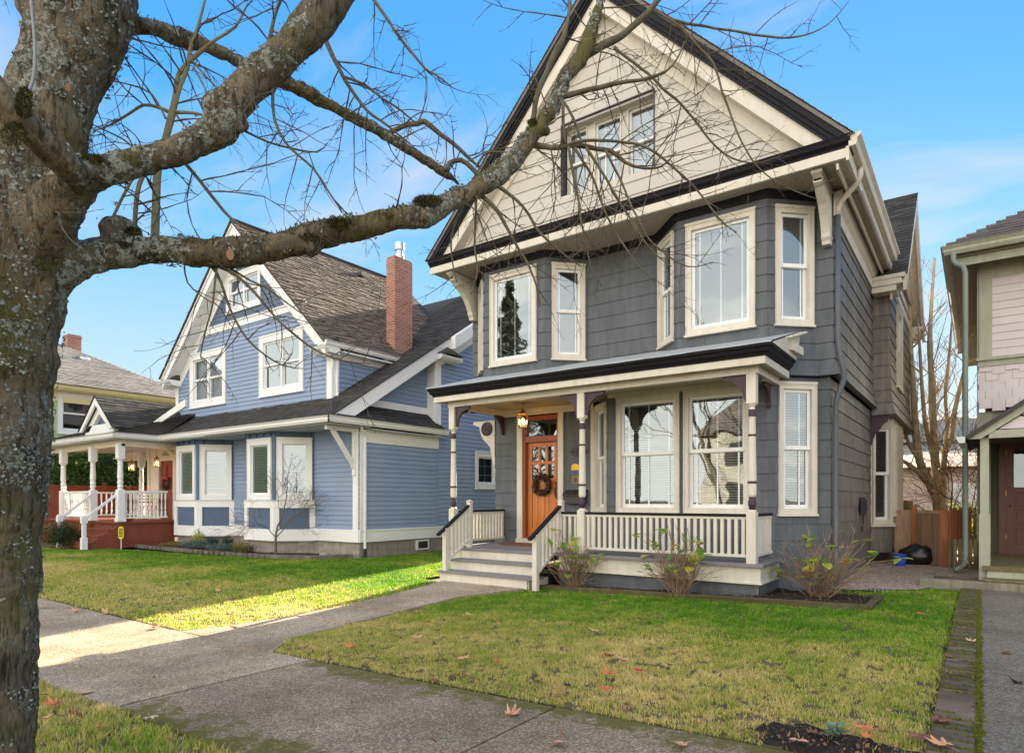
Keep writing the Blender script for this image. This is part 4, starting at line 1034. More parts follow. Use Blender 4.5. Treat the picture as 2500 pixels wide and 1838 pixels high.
# gutters and soffits front
PYF=8.54; PX=-20.95
mb=MB(); gp=[(0,3.34),(.07,3.34),(.10,3.40),(.10,3.44),(.14,3.49),(0,3.49)]
mb.extr(FR(0,CY,1,0),gp,PX,-12.62,-1,1); mb.extr(FR(-12.55,0,0,1),gp,CY,14.0,1,0); mb.extr(FR(PX,0,0,1),gp,PYF,CY,1,-1); mb.extr(FR(0,PYF,1,0),gp,-28,PX,0,1)
mb.tube([(-12.66,BY-.05,3.34),(-12.72,BY+.05,3.2),(-12.74,BY+.14,3.1),(-12.74,BY+.14,.22)],.04,8)
mb.build('eave_gutter',m_wtrim,B)
mb=MB(); mb.tube([(-12.74,BY+.14,.22),(-12.74,BY+.14,-.02)],.045,8); mb.build('drain_boot',m_iron,B)
mb=MB(); mb.box(FR(0,CY+.02,1,0),-21,-12.6,-1.3,0,3.31,3.335); mb.box(FR(-12.56,0,0,1),CY+1.33,13.98,-.4,0,3.27,3.30); mb.box(FR(0,PYF+.02,1,0),-28,PX-.02,-3.2,-.02,3.31,3.335); mb.build('eave_soffit',M('pale_blue_soffit',(.50,.52,.55),.6,.04,2,0),B)
# eave brace by the corner post
mb=MB(); Fc=FR(-12.92,BY,0,-1)
mb.bar(Fc.p(.05,0,2.30),Fc.p(.75,0,3.22),.09,.10); mb.box(Fc,.0,.95,-.045,.045,3.20,3.30); mb.box(Fc,0,.09,-.055,.055,2.1,3.3); mb.prism(Fc,[(0,2.15),(.13,2.3),(.13,2.42),(0,2.5)],-.05,.05)
mb.build('eave_brace',m_wtrim,B,bevel=.004)
# bays
def bay(x0,x1,t=.74):
    Ff=FR(0,BY-t,1,0); Fd=FR(x1,BY-t,1,1); Fl=FR(x0-t,BY,1,-1); L=t*1.4142
    cw=(x1-x0)/2
    a,oA=window(Ff,x0+.11,x1-.11,1.47,3.13,B,cas=.15,style='fixed',blind=1,depth=.4,sash=.035,**kwb)
    b,oB=window(Fd,.06,L-.06,1.47,3.13,B,cas=.15,style='fixed',blind=1,depth=.4,sash=.035,**kwb)
    mb=MB()
    for F,u0,u1,o in ((Ff,x0,x1,[oA]),(Fd,0,L,[oB]),(Fl,0,L,[])):
        siding(mb,F,u0,u1,1.25,3.33,3,.002,o)
        nb=4
        for k in range(nb):
            u=u0+(u1-u0)*(k+.5)/nb; mb.box(F,u-.035,u+.035,.0,.05,3.20,3.28)
        mb.box(F,u0,u1,.0,.03,3.28,3.34)
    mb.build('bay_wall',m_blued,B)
    mb=MB()
    for F,u0,u1 in ((Ff,x0,x1),(Fd,0,L),(Fl,0,L)):
        siding(mb,F,u0+.12,u1-.12,.66,1.26,3,.0,[])
    mb.build('bay_panel',m_blued,B)
    mb=MB()
    for F,u0,u1 in ((Ff,x0,x1),(Fd,0,L),(Fl,0,L)):
        m=.414
        mb.extr(F,[(-.03,1.25),(.05,1.25),(.05,1.44),(.08,1.47),(-.03,1.47)],u0,u1,m,m)
        mb.extr(F,[(-.03,.36),(.05,.36),(.05,.67),(-.03,.68)],u0,u1,m,m)
        mb.box(F,u0-.02,u0+.13,-.02,.048,.67,1.25); mb.box(F,u1-.13,u1+.02,-.02,.048,.67,1.25)
        mb.box(F,u0,u1,-.5,-.45,0.3,1.3)
    mb.build('bay_trim',m_wtrim,B,bevel=.003)
    mb=MB()
    for F,u0,u1 in ((Ff,x0,x1),(Fd,0,L),(Fl,0,L)): mb.box(F,u0,u1,-.3,-.06,-.1,.37)
    mb.build('bay_foundation',m_conc,B)
bay(-16.70,-15.35); bay(-20.66,-19.31)
mb=MB(); mb.box(FB,-21.3,-12.82,-.3,-.02,-.1,.38); mb.box(FS2,BY+.31,20.9,-.3,-.02,-.1,.38); mb.build('foundation',m_conc,B)
mb=MB(); mb.box(FS2,13.0,13.5,-.02,.03,.06,.34); mb.build('vent_frame',m_wtrim,B)
mb=MB(); mb.box(FS2,13.06,13.44,.03,.034,.10,.30); mb.build('vent',m_dark,B)
# shell behind (shadow caster)
mb=MB(); mb.box(FR(0,BY+.0,1,0),-24.1,-12.9,-16,-1.5,0,3.2); mb.box(FR(0,BY,1,0),-21.9,-14.0,-13,-.9,3.2,5.2); mb.box(FR(-13.0,0,0,1),14,20.9,-.1,-.02,0,6.2); mb.box(FR(0,20.9,1,0),-21,-12.85,-.1,0,0,7)
mb.prism(FR(-13.0,0,0,1),[(13.95,3.2),(20.9,3.2),(20.9,7.0),(CR,cz(CR)-.3),(13.95,cz(13.95)-.3)],-.1,-.02)
mb.build('inner_core',m_dark,B)
# chimney
ch=MB(); ch.box(FR(-13.86,13.2,1,0),-.36,0,-.72,0,4.9,8.62); ch.box(FR(-13.86,13.2,1,0),-.34,-.02,-.70,-.02,8.62,8.66)
CH=ch.build('chimney',m_brick,B)
mb=MB(); mb.lathe((-14.04,13.56,0),[(.13,8.66),(.13,8.80),(.10,8.82),(.10,8.92),(.145,8.94),(.145,9.16),(.02,9.18)],16); mb.build('flue_cap',m_metal,CH,smooth=False)
mb=MB(); mb.box(FR(-13.86,13.2,1,0),-.42,.02,.0,.02,5.3,5.72); mb.prism(FR(-13.86,13.2,0,1),[(0,5.45),(.75,5.95),(.75,6.1),(0,5.62)],0,.02); mb.build('flashing',m_metal,CH)
# porch of the blue house
m_dkred=m_redwood; D0=.80
mb=MB(); mb.box(FR(0,8.80,1,0),-28,-21.25,-2.9,0,.74,D0); mb.build('porch_floor',m_redwood,B)
mb=MB(); mb.box(FR(0,8.90,1,0),-28,-21.33,-.03,0,0,.74); mb.box(FR(-21.33,8.90,0,1),0.031,1.6,-.03,0,0,.74); mb.box(FR(-21.33,8.90,0,1),.12,1.5,0,.015,.12,.5)
for k in range(4):
    z=.76-.19*(k+1)+.0; mb.box(FR(0,8.86-.30*(k+1)+.3,1,0),-23.45,-21.42,-.3,.0,z-.02 if k else z,z+.02+.0) if k<3 else None
for k in range(3):
    z=.57-.19*k; y=8.85-.30*k; mb.box(FR(0,y-.30,1,0),-23.4,-21.45,-.32,0,z-.035,z); mb.box(FR(0,y-.28,1,0),-23.4,-21.45,-.02,0,z-.19,z-.035)
for X in (-23.42,-21.45): mb.prism(FR(X,8.9,0,-1),[(0,.7),(.95,.10),(.95,-.02),(0,-.02)],-.02,.02)
mb.build('porch_base',m_redwood,B,bevel=.003)
def bpost(x,y,z1=3.2):
    mb=MB(); F=FR(x,y,1,0); w=.10
    mb.box(F,-w-.02,w+.02,-w-.02,w+.02,D0,D0+.1); mb.box(F,-w,w,-w,w,D0+.1,D0+.98); mb.box(F,-w,w,-w,w,2.72,z1)
    mb.lathe((x,y,0),[(.10,D0+.98),(.06,D0+1.02),(.085,D0+1.08),(.07,D0+1.13),(.085,D0+1.2),(.07,D0+1.28),(.085,D0+1.35),(.07,2.55),(.085,2.58),(.06,2.62),(.08,2.68),(.10,2.72)],16)
    mb.build('porch_post',m_wtrim,B,bevel=.004)
for x,y in ((-21.30,8.84),(-23.28,8.84),(-25.7,8.84),(-25.7,11.4),(-28,8.84)): bpost(x,y)
def brail(a,b,n):
    mb=MB(); mb.bar((*a,D0+.93),(*b,D0+.93),.09,.06); mb.bar((*a,D0+.12),(*b,D0+.12),.07,.05)
    for i in range(n):
        t=(i+.5)/n; x=a[0]+(b[0]-a[0])*t; y=a[1]+(b[1]-a[1])*t
        mb.lathe((x,y,D0),[(.028,.14),(.028,.30),(.012,.32),(.026,.40),(.014,.62),(.028,.72),(.028,.91)],6)
    mb.build('balustrade',m_wtrim,B)
brail((-21.3,8.94),(-21.3,10.25),11); brail((-25.6,8.84),(-23.38,8.84),17); brail((-25.7,8.94),(-25.7,11.3),14); brail((-25.6,11.4),(-24.1,11.4),10)
mb=MB()
for x in (-21.38,-23.2):
    mb=MB(); newel(mb,x,7.88,.0,.98,.10); F=FR(x,7.88,1,0); mb.box(F,-.075,.075,-.075,.075,.0,.35); mb.box(F,-.075,.075,-.075,.075,.78,.98); mb.bar((x,7.9,.90),(x,8.84,D0+.90),.055,.07)
    mb.build('stair_rail',m_wtrim,B,bevel=.003)
mb=MB(); mb.box(FR(0,8.84,1,0),-28,-21.2,-.18,0,3.12,3.31); mb.box(FR(-21.2,0,0,1),9.02,10.9,-.18,0,3.12,3.31); mb.box(FR(0,11.5,1,0),-28,-21.3,-.15,0,3.0,3.31)
mb.build('porch_beam',M('cream_porch_paint',(.74,.66,.54),.55,.04,2,0),B)
mb=MB(); slab(mb,[(-28,PYF-.05,3.47),(-20.85,PYF-.05,3.47),(-20.85,BY,4.30),(-28,BY,4.30)],(0,-.4,1),.05)
slab(mb,[(-20.86,PYF-.05,3.46),(-20.86,CY,3.46),(-20.9,BY,4.29)],(1,0,.01),.02)
V=Vector((0,2.45,.83)); shingles(mb,(-28,PYF-.07,3.48),(1,0,0),V,7.1,V.length,.15,.28,.016,rnd=random.Random(4))
# small gablet over the steps with its ridge running back
gx=-22.25; gw=1.25; gz=4.72; ge=3.66
for s in (-1,1):
    q4=[(gx+s*gw,8.5,ge),(gx+s*gw,BY,ge),(gx,BY,gz),(gx,8.5,gz)]; slab(mb,q4 if s>0 else q4[::-1],(s*1.0,0,1.1),.05)
    V=Vector((-s*gw,0,gz-ge)); shingles(mb,(gx+s*gw,8.48,ge),(0,1,0),V,2.5,V.length,.15,.28,.016,rnd=random.Random(14+s))
mb.build('porch_roof',m_roofb,B)
mb=MB(); Fg=FR(0,8.62,1,0)
for s in (-1,1): mb.prism(Fg,[(gx,gz-.03),(gx+s*gw,ge-.03),(gx+s*(gw-.22),ge-.03),(gx,gz-.28)],.06,.12)
for s in (-1,1): mb.prism(Fg,[(gx,gz-.26),(gx+s*(gw-.2),ge-.03),(gx+s*(gw-.48),ge-.03),(gx,gz-.56)],-.12,.0)
mb.box(Fg,gx-gw+.2,gx+gw-.2,-.12,.0,ge-.18,ge+.16); 
mb.prism(FR(0,9.86,1,0),[(-22.6,3.62),(-22.2,3.60),(-19.35,4.28),(-19.35,4.50)],-.03,.03)
mb.build('gablet_trim',m_wtrim,B)
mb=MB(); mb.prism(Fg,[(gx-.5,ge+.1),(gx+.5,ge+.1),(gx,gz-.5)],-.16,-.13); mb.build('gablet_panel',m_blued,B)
# entry wall, door
Fe=FR(0,BY,1,0)
mb=MB(); mb.box(Fe,-24.1,-23.35,-.1,.0,D0,3.31); mb.box(Fe,-22.25,-21.3,-.1,0,D0,3.31); mb.box(Fe,-23.35,-22.25,-.1,0,2.95,3.31)
mb.box(Fe,-23.45,-23.30,0,.04,D0,2.95); mb.box(Fe,-22.30,-22.15,0,.04,D0,2.95); mb.box(Fe,-23.5,-22.1,0,.06,2.82,2.95)
mb.prism(Fe,[(-23.6,2.96),(-22.0,2.96),(-22.8,3.30)],.01,.05); mb.box(Fe,-24.14,-23.98,0,.04,D0,3.3)
mb.build('entry_wall',M('cream_entry_paint',(.74,.69,.60),.55,.04,2,0),B)
mb=MB(); mb.prism(Fe,[(-23.1,3.0),(-22.5,3.0),(-22.8,3.17)],.05,.07); mb.build('pediment_panel',m_sage,B)
mb=MB(); mb.box(Fe,-23.30,-22.30,-.10,-.06,D0,2.85)
for x0,x1 in ((-23.22,-22.84),(-22.76,-22.38)):
    for z0,z1 in ((.95,1.5),(1.62,2.7)):
        mb.box(Fe,x0,x1,-.06,-.045,z0,z1); mb.box(Fe,x0+.06,x1-.06,-.045,-.03,z0+.06,z1-.06)
DB=mb.build('front_door',M('red_door_paint',(.26,.05,.03),.35,.1,3,0),B,bevel=.003)
mb=MB(); mb.lathe(Fe.p(-22.42,-.02,1.75),[(.03,0),(.035,.03),(.03,.06)],8); mb.build('door_handle',m_brass,DB)

# ------------------------------------------------------------------ green house beyond
G=thing('green_house',(-36,10,0),'pale green house with cream eaves and a grey hipped roof seen past the tree trunk','house')
GXf=-31.0; FGs=FR(GXf,0,0,1)
mb=MB(); _,og=window(FGs,10.45,12.05,4.25,5.95,G,cas=.17,mc=m_wtrim,style='hung',name='window',glass=m_glass)
siding(mb,FGs,-2,16,0,6.0,.14,.008,[og]); mb.build('wall',m_green,G)
mb=MB(); m_gc=M('yellow_cream_paint',(.72,.66,.38),.5,.04,2,0)
mb.box(FGs,-2,16,0,.04,5.55,6.0); mb.extr(FGs,[(0,6.0),(.55,6.0),(.62,6.06),(.68,6.20),(0,6.20)],-2.6,16.6); mb.box(FGs,15.85,16,0,.04,0,5.6); mb.build('eave',m_gc,G)
mb=MB(); a=(-30.25,-2.6,6.2); b=(-30.25,16.7,6.2); c=(-36.5,10.4,9.6); d=(-36.5,4,9.6); e=(-43,16.7,6.2); f=(-43,-2.6,6.2)
mb.add([a,b,c,d,e,f],[(0,1,2,3),(1,4,2),(4,5,3,2),(5,0,3),(0,5,4,1)]); mb.build('roof_deck',m_roofg,G)
mb=MB(); V=Vector((-6.25,0,3.4)); L=V.length
shingles(mb,(-30.23,2.0,6.21),(0,1,0),V,14.7,L,.17,.35,.02,rnd=random.Random(21),clip=lambda v:(0,14.7-v/L*6.3)); mb.build('roof_shingles',roofmat('sunny_grey_shingles',(.20,.19,.17),(.27,.25,.225)),G)
mb=MB(); mb.box(FR(-35.2,12.2,1,0),-.28,.28,-.56,0,8.0,9.35); mb.box(FR(-35.2,12.2,1,0),-.31,.31,-.59,.03,9.2,9.28); mb.build('chimney',m_brick,G)
mb=MB(); mb.lathe((-33.6,12.4,7.95),[(.22,0),(.22,.12),(.1,.2)],10); mb.build('roof_vent',m_metal,G)
mb=MB(); mb.box(FR(-31.1,0,1,0),-12,0,-16,-2,0,6); mb.build('inner_core',m_dark,G)

# ------------------------------------------------------------------ pink and sage house at the right
K=thing('pink_house',(4,19,0),'pale pink house with sage trim, hipped brown roof and small gabled entry at right','house')
KY=15.0; FK=FR(0,KY,1,0); FKs=FR(0,0,0,1)
mb=MB(); siding(mb,FK,.17,8,4.15,5.62,.145,.013); siding(mb,FR(0,KY,0,-1),-9,-0.0,4.15,5.9,.145,.013); mb.build('clapboards',m_pink,K)
mb=MB(); 
zz=3.12; k=0
while zz<3.96:
    x=-.2-(k%2)*.10; 
    while x<8:
        w=.20; dz=.055 if (int(round((x+.2)/w))%2) else 0
        o=.10*max(0,(3.7-zz)/.6)**2+.034
        if x+w<.02: x+=w; continue
        mb.add([FK.p(max(x,-.02),o,zz+dz),FK.p(x+w-.004,o,zz+dz),FK.p(x+w-.004,.005+.7*(o-.02),zz+.24),FK.p(max(x,-.02),.005+.7*(o-.02),zz+.24),FK.p(x,o-.03,zz+dz),FK.p(x+w-.004,o-.03,zz+dz)],[(0,1,2,3),(0,4,5,1)])
        x+=w
    zz+=.175; k+=1
mb.build('scalloped_shingles',m_pink,K)
mb=MB(); mb.box(FK,0,.20,0,.03,4.10,5.62); mb.box(FK,0,8,0,.035,5.62,5.95); mb.box(FK,-.02,8,0,.04,3.97,4.12); mb.box(FK,-.04,8,.04,.08,4.08,4.14); mb.box(FK,0,8,-.05,.0,2.85,3.12); mb.box(FK,0,.18,-.05,.012,.2,2.85)
mb.box(FK,-.0,8,0,.02,3.90,3.97)
mb.box(FR(0,KY,0,-1),-9,0,0,.03,5.6,5.95); mb.box(FR(0,KY,0,-1),-.2,0,0.0,.03,.2,5.6)
mb.build('sage_trim',m_sage,K,bevel=.003)
mb=MB(); mb.box(FR(0,14.45,1,0),-.42,8.3,-12,0,5.95,5.99); mb.build('soffit',M('olive_soffit',(.20,.17,.10),.6,.05,3,0),K)
mb=MB(); gp=[(0,5.99),(.09,5.99),(.12,6.05),(.12,6.09),(.16,6.15),(0,6.15)]
mb.extr(FR(0,14.42,1,0),gp,-.42,8.3,1,1); mb.extr(FR(-.42,0,0,-1),gp,-24,-14.42,0,1)
mb.box(FR(0,14.5,1,0),-.35,8.3,-.04,0,5.80,5.95)
mb.build('gutter',m_sage,K)
mb=MB(); a=(-.55,14.3,6.14); b=(8.6,14.3,6.14); c=(4.0,18.6,9.0); d=(-.55,25,6.14); e=(8.6,25,6.14); f=(4.0,20.5,9.0)
mb.add([a,b,c,d,e,f],[(0,1,2),(0,2,5,3),(1,4,5,2),(3,5,4),(0,3,4,1)]); mb.build('roof_deck',m_roofm,K)
mb=MB(); V=Vector((0,4.3,2.86)); L=V.length
shingles(mb,(-.57,14.28,6.15),(1,0,0),V,9.2,L,.17,.33,.018,rnd=random.Random(31),clip=lambda v:(4.55*v/L,9.2-4.55*v/L)); mb.build('roof_shingles',m_roofm,K)
mb=MB(); mb.tube([(-.38,14.30,6.0),(-.38,14.30,5.86),(-.34,14.28,5.78),(-.23,14.22,5.70),(-.20,14.2,5.58),(-.20,14.2,4.0),(-.20,14.2,2.6),(-.20,14.2,.4),(-.22,14.1,.28),(-.34,13.9,.22)],.045,8); mb.build('downspout',M('teal_grey_paint',(.20,.235,.20),.5,.1,3,0),K,smooth=True)
mb=MB(); mb.box(FR(0,KY+.1,1,0),.1,8,-9,-.02,0,5.9); mb.build('inner_core',M('dark_olive_paint',(.12,.12,.08),.6,.1,3,0),K)  # core wall in one even dark olive
# entry porch
PYk=12.25
mb=MB(); mb.box(FR(0,PYk-.2,1,0),.05,3.2,-2.9,0,.40,.47); 
mb.box(FR(0,PYk-.50,1,0),.05,3.2,-.32,0,.30-.03,.30); mb.build('porch_floor',m_moss,K,bevel=.004)
mb=MB(); mb.box(FR(0,PYk-.18,1,0),.1,3.2,-.04,0,.30,.40); mb.box(FR(0,PYk-.45,1,0),.1,3.2,-.04,0,.12,.27); mb.box(FR(.05,PYk-.1,0,1),0,2.7,-.03,0,.1,.40); mb.build('porch_riser',m_sage,K)
mb=MB()
for x,y in ((.07,PYk-.05),(2.6,PYk-.05)):
    F=FR(x,y,1,0); mb.box(F,-.055,.055,-.055,.055,.15,2.42); mb.box(F,-.07,.07,-.07,.07,.15,1.25); 
mb.box(FR(0,KY-.02,1,0),.02,.14,0,.10,.15,2.6)
mb.box(FR(.05,0,0,1),PYk,KY-.0,-.04,0,2.42,2.60)
# gable front
mb.prism(FR(0,PYk-.15,1,0),[(-.12,2.40),(.02,2.40),(1.33,3.32),(2.64,2.40),(2.78,2.40),(1.33,3.50)],0,.05)
mb.box(FR(0,PYk-.13,1,0),.12,2.54,-.04,.045,2.40,2.52)
mb.build('porch_frame',m_sage,K,bevel=.003)
mb=MB()
cx,cz_=1.33,2.52; n=13
for i in range(n):
    a0=math.pi*i/n+.015; a1=math.pi*(i+1)/n-.015
    def edge(a):
        dx,dz=math.cos(a),math.sin(a); t=10
        # clip by the two rakes
        for s in (-1,1):
            den=dz+s*dx*.70
            if den>1e-6: t=min(t,(3.32-cz_-.02)/den)
        return (cx+dx*t,cz_+dz*t)
    p0=edge(a0);p1=edge(a1); mb.prism(FR(0,PYk-.13,1,0),[(cx+.16*math.cos(a0),cz_+.16*math.sin(a0)),p0,p1,(cx+.16*math.cos(a1),cz_+.16*math.sin(a1))],-.02,.02)
mb.build('sunburst_panel',m_pink,K)
mb=MB(); mb.prism(FR(0,PYk-.13,1,0),[(cx+.19*math.cos(math.pi*i/12),cz_+.19*math.sin(math.pi*i/12)) for i in range(13)],-.02,.05); mb.build('sunburst_centre',m_maroon,K)
mb=MB()
for s in (-1,1):
    q4=[(1.33+s*1.50,PYk-.25,2.44),(1.33+s*1.50,KY,2.44),(1.33,KY,3.52),(1.33,PYk-.25,3.52)]; slab(mb,q4 if s>0 else q4[::-1],(s*.7,0,1),.06)
mb.build('porch_roof',m_roofb,K)
mb=MB(); mb.box(FR(.05,0,0,1),PYk+.2,KY,.04,2.6,2.50,2.53); mb.build('porch_ceiling',M('dark_ceiling',(.07,.07,.05),.7,.1,3,0),K)
mb=MB(); mb.extr(FR(-.17,0,0,-1),[(0,2.34),(.08,2.34),(.12,2.44),(0,2.44)],-13.2,-PYk+.25); mb.build('porch_gutter',M('pale_gutter',(.55,.60,.58),.5,.1,3,0),K)
FKd=FR(0,KY-.02,1,0)
mb=MB(); mb.box(FKd,.30,.40,0,.05,.47,2.60); mb.box(FKd,1.30,1.40,0,.05,.47,2.60); mb.box(FKd,.40,1.30,0,.05,2.52,2.6); mb.box(FKd,.36,1.34,-.0,.08,.44,.49); mb.build('door_frame',m_maroon,K)
mb=MB(); D=FKd.q(.03); x0,x1=.40,1.30
mb.box(D,x0,x0+.12,-.04,0,.49,2.52); mb.box(D,x1-.12,x1,-.04,0,.49,2.52)
for z0,z1 in ((.49,.66),(.94,1.02),(1.28,1.36),(1.60,1.70),(2.40,2.52)): mb.box(D,x0+.12,x1-.12,-.04,0,z0,z1)
for z0,z1 in ((.66,.94),(1.02,1.28),(1.36,1.60)):
    mb.box(D,x0+.12,x1-.12,-.04,-.02,z0,z1); mb.box(D,x0+.16,x1-.16,-.02,-.008,z0+.04,z1-.04)
KD=mb.build('door',m_maroon,K,bevel=.003)
mb=MB(); mb.add([D.p(x0+.12,-.02,1.70),D.p(x1-.12,-.02,1.70),D.p(x1-.12,-.02,2.40),D.p(x0+.12,-.02,2.40)],[(0,1,2,3)]); mb.build('pane',glassmat('door_glass',(.55,.6,.6),.10,1.2,.35),KD)
mb=MB(); mb.lathe(D.p(x0+.07,.035,1.36),[(.012,-.02),(.024,0),(.012,.02)],10); mb.build('door_knob',m_brass,KD)
mb=MB()
for z in (.75,1.55,2.3): mb.box(D,x0-.02,x0+.01,0,.012,z,z+.09)
mb.build('hinge',m_brass,KD)
# brick patio with concrete kerb before the entry
pt=thing('brick_patio',(1,12.1,g(0)),'low brick landing with a pale concrete kerb in front of the pink house entry','patio')
mb=MB(); zt_=g(0)+.10
mb.box(FR(0,11.68,1,0),-.74,4,-.14,0,-.1,zt_); mb.box(FR(0,11.68,1,0),-.74,-.58,-1.0,-.141,-.1,zt_); mb.build('kerb',M('mossy_concrete',(.24,.22,.17),.9,.25,3,.6,40,dirt=((.09,.09,.03),.8)),pt,bevel=.008)
mb=MB()
for i in range(8):
    for j in range(40):
        x=-.57+j*.112; y=11.83+i*.108; w_=R.uniform(-.004,.004)
        if i<5: mb.box(FR(x,y,1,0),0,.104,-.100,0,zt_-.05,zt_-.012+w_)
mb.build('brick',m_bedge,pt)['kind']='stuff'

# ------------------------------------------------------------------ camera, sky, sun
cam=bpy.data.cameras.new('camera'); co=bpy.data.objects.new('camera',cam); COL.objects.link(co)
cam.sensor_width=36; cam.sensor_fit='HORIZONTAL'; cam.lens=1566/2500*36; cam.shift_y=301/2500; cam.clip_end=2000; cam.clip_start=.05
co.location=(0,0,1.47); co.rotation_euler=(rad(90),0,rad(36.05)); sc.camera=co
SUN_EL=rad(20.0); SD=Vector((-.243*math.cos(SUN_EL),.970*math.cos(SUN_EL),math.sin(SUN_EL)))
sl=bpy.data.lights.new('sun','SUN'); so=bpy.data.objects.new('sun',sl); COL.objects.link(so)
sl.energy=4.3; sl.angle=rad(.53); sl.color=(1,.86,.66); so.rotation_euler=SD.to_track_quat('Z','Y').to_euler()
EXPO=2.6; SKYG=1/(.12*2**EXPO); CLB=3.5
w=bpy.data.worlds.new('World'); sc.world=w; w.use_nodes=True; nt=w.node_tree; nd=nt.nodes; lk=nt.links
bg=nd['Background']; sky=nd.new('ShaderNodeTexSky'); sky.sky_type='NISHITA'; sky.sun_disc=False; sky.sun_elevation=SUN_EL
sky.sun_rotation=math.atan2(SD.x,SD.y); sky.altitude=50; sky.air_density=1.0; sky.dust_density=.3; sky.ozone_density=2.2
tc=nd.new('ShaderNodeTexCoord'); sp=nd.new('ShaderNodeSeparateXYZ'); lk.new(tc.outputs['Generated'],sp.inputs[0])
# high thin cloud, projected on a flat layer
mx_=nd.new('ShaderNodeMath'); mx_.operation='MAXIMUM'; lk.new(sp.outputs[2],mx_.inputs[0]); mx_.inputs[1].default_value=.02
ad=nd.new('ShaderNodeMath'); ad.operation='ADD'; lk.new(mx_.outputs[0],ad.inputs[0]); ad.inputs[1].default_value=.12
dv=nd.new('ShaderNodeVectorMath'); dv.operation='DIVIDE'; lk.new(tc.outputs['Generated'],dv.inputs[0]); cx=nd.new('ShaderNodeCombineXYZ')
for i in range(3): lk.new(ad.outputs[0],cx.inputs[i])
lk.new(cx.outputs[0],dv.inputs[1])
mp=nd.new('ShaderNodeMapping'); mp.inputs['Scale'].default_value=(.8,1.7,1); mp.inputs['Rotation'].default_value=(0,0,rad(25)); mp.inputs['Location'].default_value=(7.3,2.9,0); lk.new(dv.outputs[0],mp.inputs[0])
n1=nd.new('ShaderNodeTexNoise'); n1.inputs['Scale'].default_value=1.1; n1.inputs['Detail'].default_value=8; n1.inputs['Roughness'].default_value=.55; n1.inputs['Distortion'].default_value=.35; lk.new(mp.outputs[0],n1.inputs['Vector'])
r1=nd.new('ShaderNodeValToRGB'); r1.color_ramp.elements[0].position=.50; r1.color_ramp.elements[0].color=(0,0,0,1); r1.color_ramp.elements[1].position=.72; r1.color_ramp.elements[1].color=(.55,.55,.55,1); lk.new(n1.outputs['Fac'],r1.inputs[0])
# more cloud low down, and unseen cloud added behind the camera for fill light
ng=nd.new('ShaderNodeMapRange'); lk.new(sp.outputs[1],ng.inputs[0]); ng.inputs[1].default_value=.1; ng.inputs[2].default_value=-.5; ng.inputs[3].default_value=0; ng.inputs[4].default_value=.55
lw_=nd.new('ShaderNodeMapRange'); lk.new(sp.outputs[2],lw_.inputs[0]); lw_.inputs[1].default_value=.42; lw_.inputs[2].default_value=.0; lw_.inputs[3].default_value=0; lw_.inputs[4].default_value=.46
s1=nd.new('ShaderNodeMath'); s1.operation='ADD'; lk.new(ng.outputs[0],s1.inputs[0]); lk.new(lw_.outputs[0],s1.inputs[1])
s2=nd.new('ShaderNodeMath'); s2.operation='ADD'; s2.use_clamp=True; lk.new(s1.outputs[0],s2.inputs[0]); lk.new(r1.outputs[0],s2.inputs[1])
# clear winter sky: a share of the physical sky plus the deep blue of its zenith paling to the horizon
el=nd.new('ShaderNodeValToRGB'); lk.new(sp.outputs[2],el.inputs[0])
st=[(0,(.74,.90,1.0)),(.12,(.46,.78,1.0)),(.30,(.20,.60,1.0)),(.50,(.085,.44,1.0)),(1,(.03,.27,.88))]
e=el.color_ramp.elements
while len(e)<len(st): e.new(.5)
for i,(p,c) in enumerate(st): e[i].position=p; e[i].color=(*c,1)
gn=nd.new('ShaderNodeVectorMath'); gn.operation='SCALE'; lk.new(el.outputs[0],gn.inputs[0]); gn.inputs[3].default_value=SKYG
ns=nd.new('ShaderNodeVectorMath'); ns.operation='SCALE'; lk.new(sky.outputs[0],ns.inputs[0]); ns.inputs[3].default_value=.035
sm=nd.new('ShaderNodeVectorMath'); sm.operation='ADD'; lk.new(gn.outputs[0],sm.inputs[0]); lk.new(ns.outputs[0],sm.inputs[1])
mxs=nd.new('ShaderNodeMix'); mxs.data_type='RGBA'; lk.new(s2.outputs[0],mxs.inputs[0]); lk.new(sm.outputs[0],mxs.inputs[6])
# cloud brightness: raised behind the camera to brighten the shaded fronts
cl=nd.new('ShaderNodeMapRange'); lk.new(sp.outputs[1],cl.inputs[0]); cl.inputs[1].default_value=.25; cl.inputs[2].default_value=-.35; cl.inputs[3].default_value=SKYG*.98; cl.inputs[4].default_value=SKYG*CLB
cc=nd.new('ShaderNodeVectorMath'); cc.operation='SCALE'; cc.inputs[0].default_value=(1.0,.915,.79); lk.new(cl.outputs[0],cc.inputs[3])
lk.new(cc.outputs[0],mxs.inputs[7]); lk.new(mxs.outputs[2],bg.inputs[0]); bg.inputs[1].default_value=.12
sc.view_settings.view_transform='Standard'; sc.view_settings.look='None'; sc.view_settings.exposure=EXPO; sc.view_settings.gamma=1
sc.render.engine='CYCLES'; cy=sc.cycles; cy.max_bounces=6; cy.diffuse_bounces=3; cy.glossy_bounces=3; cy.transparent_max_bounces=12; cy.transmission_bounces=3; cy.use_denoising=True; cy.sample_clamp_indirect=6

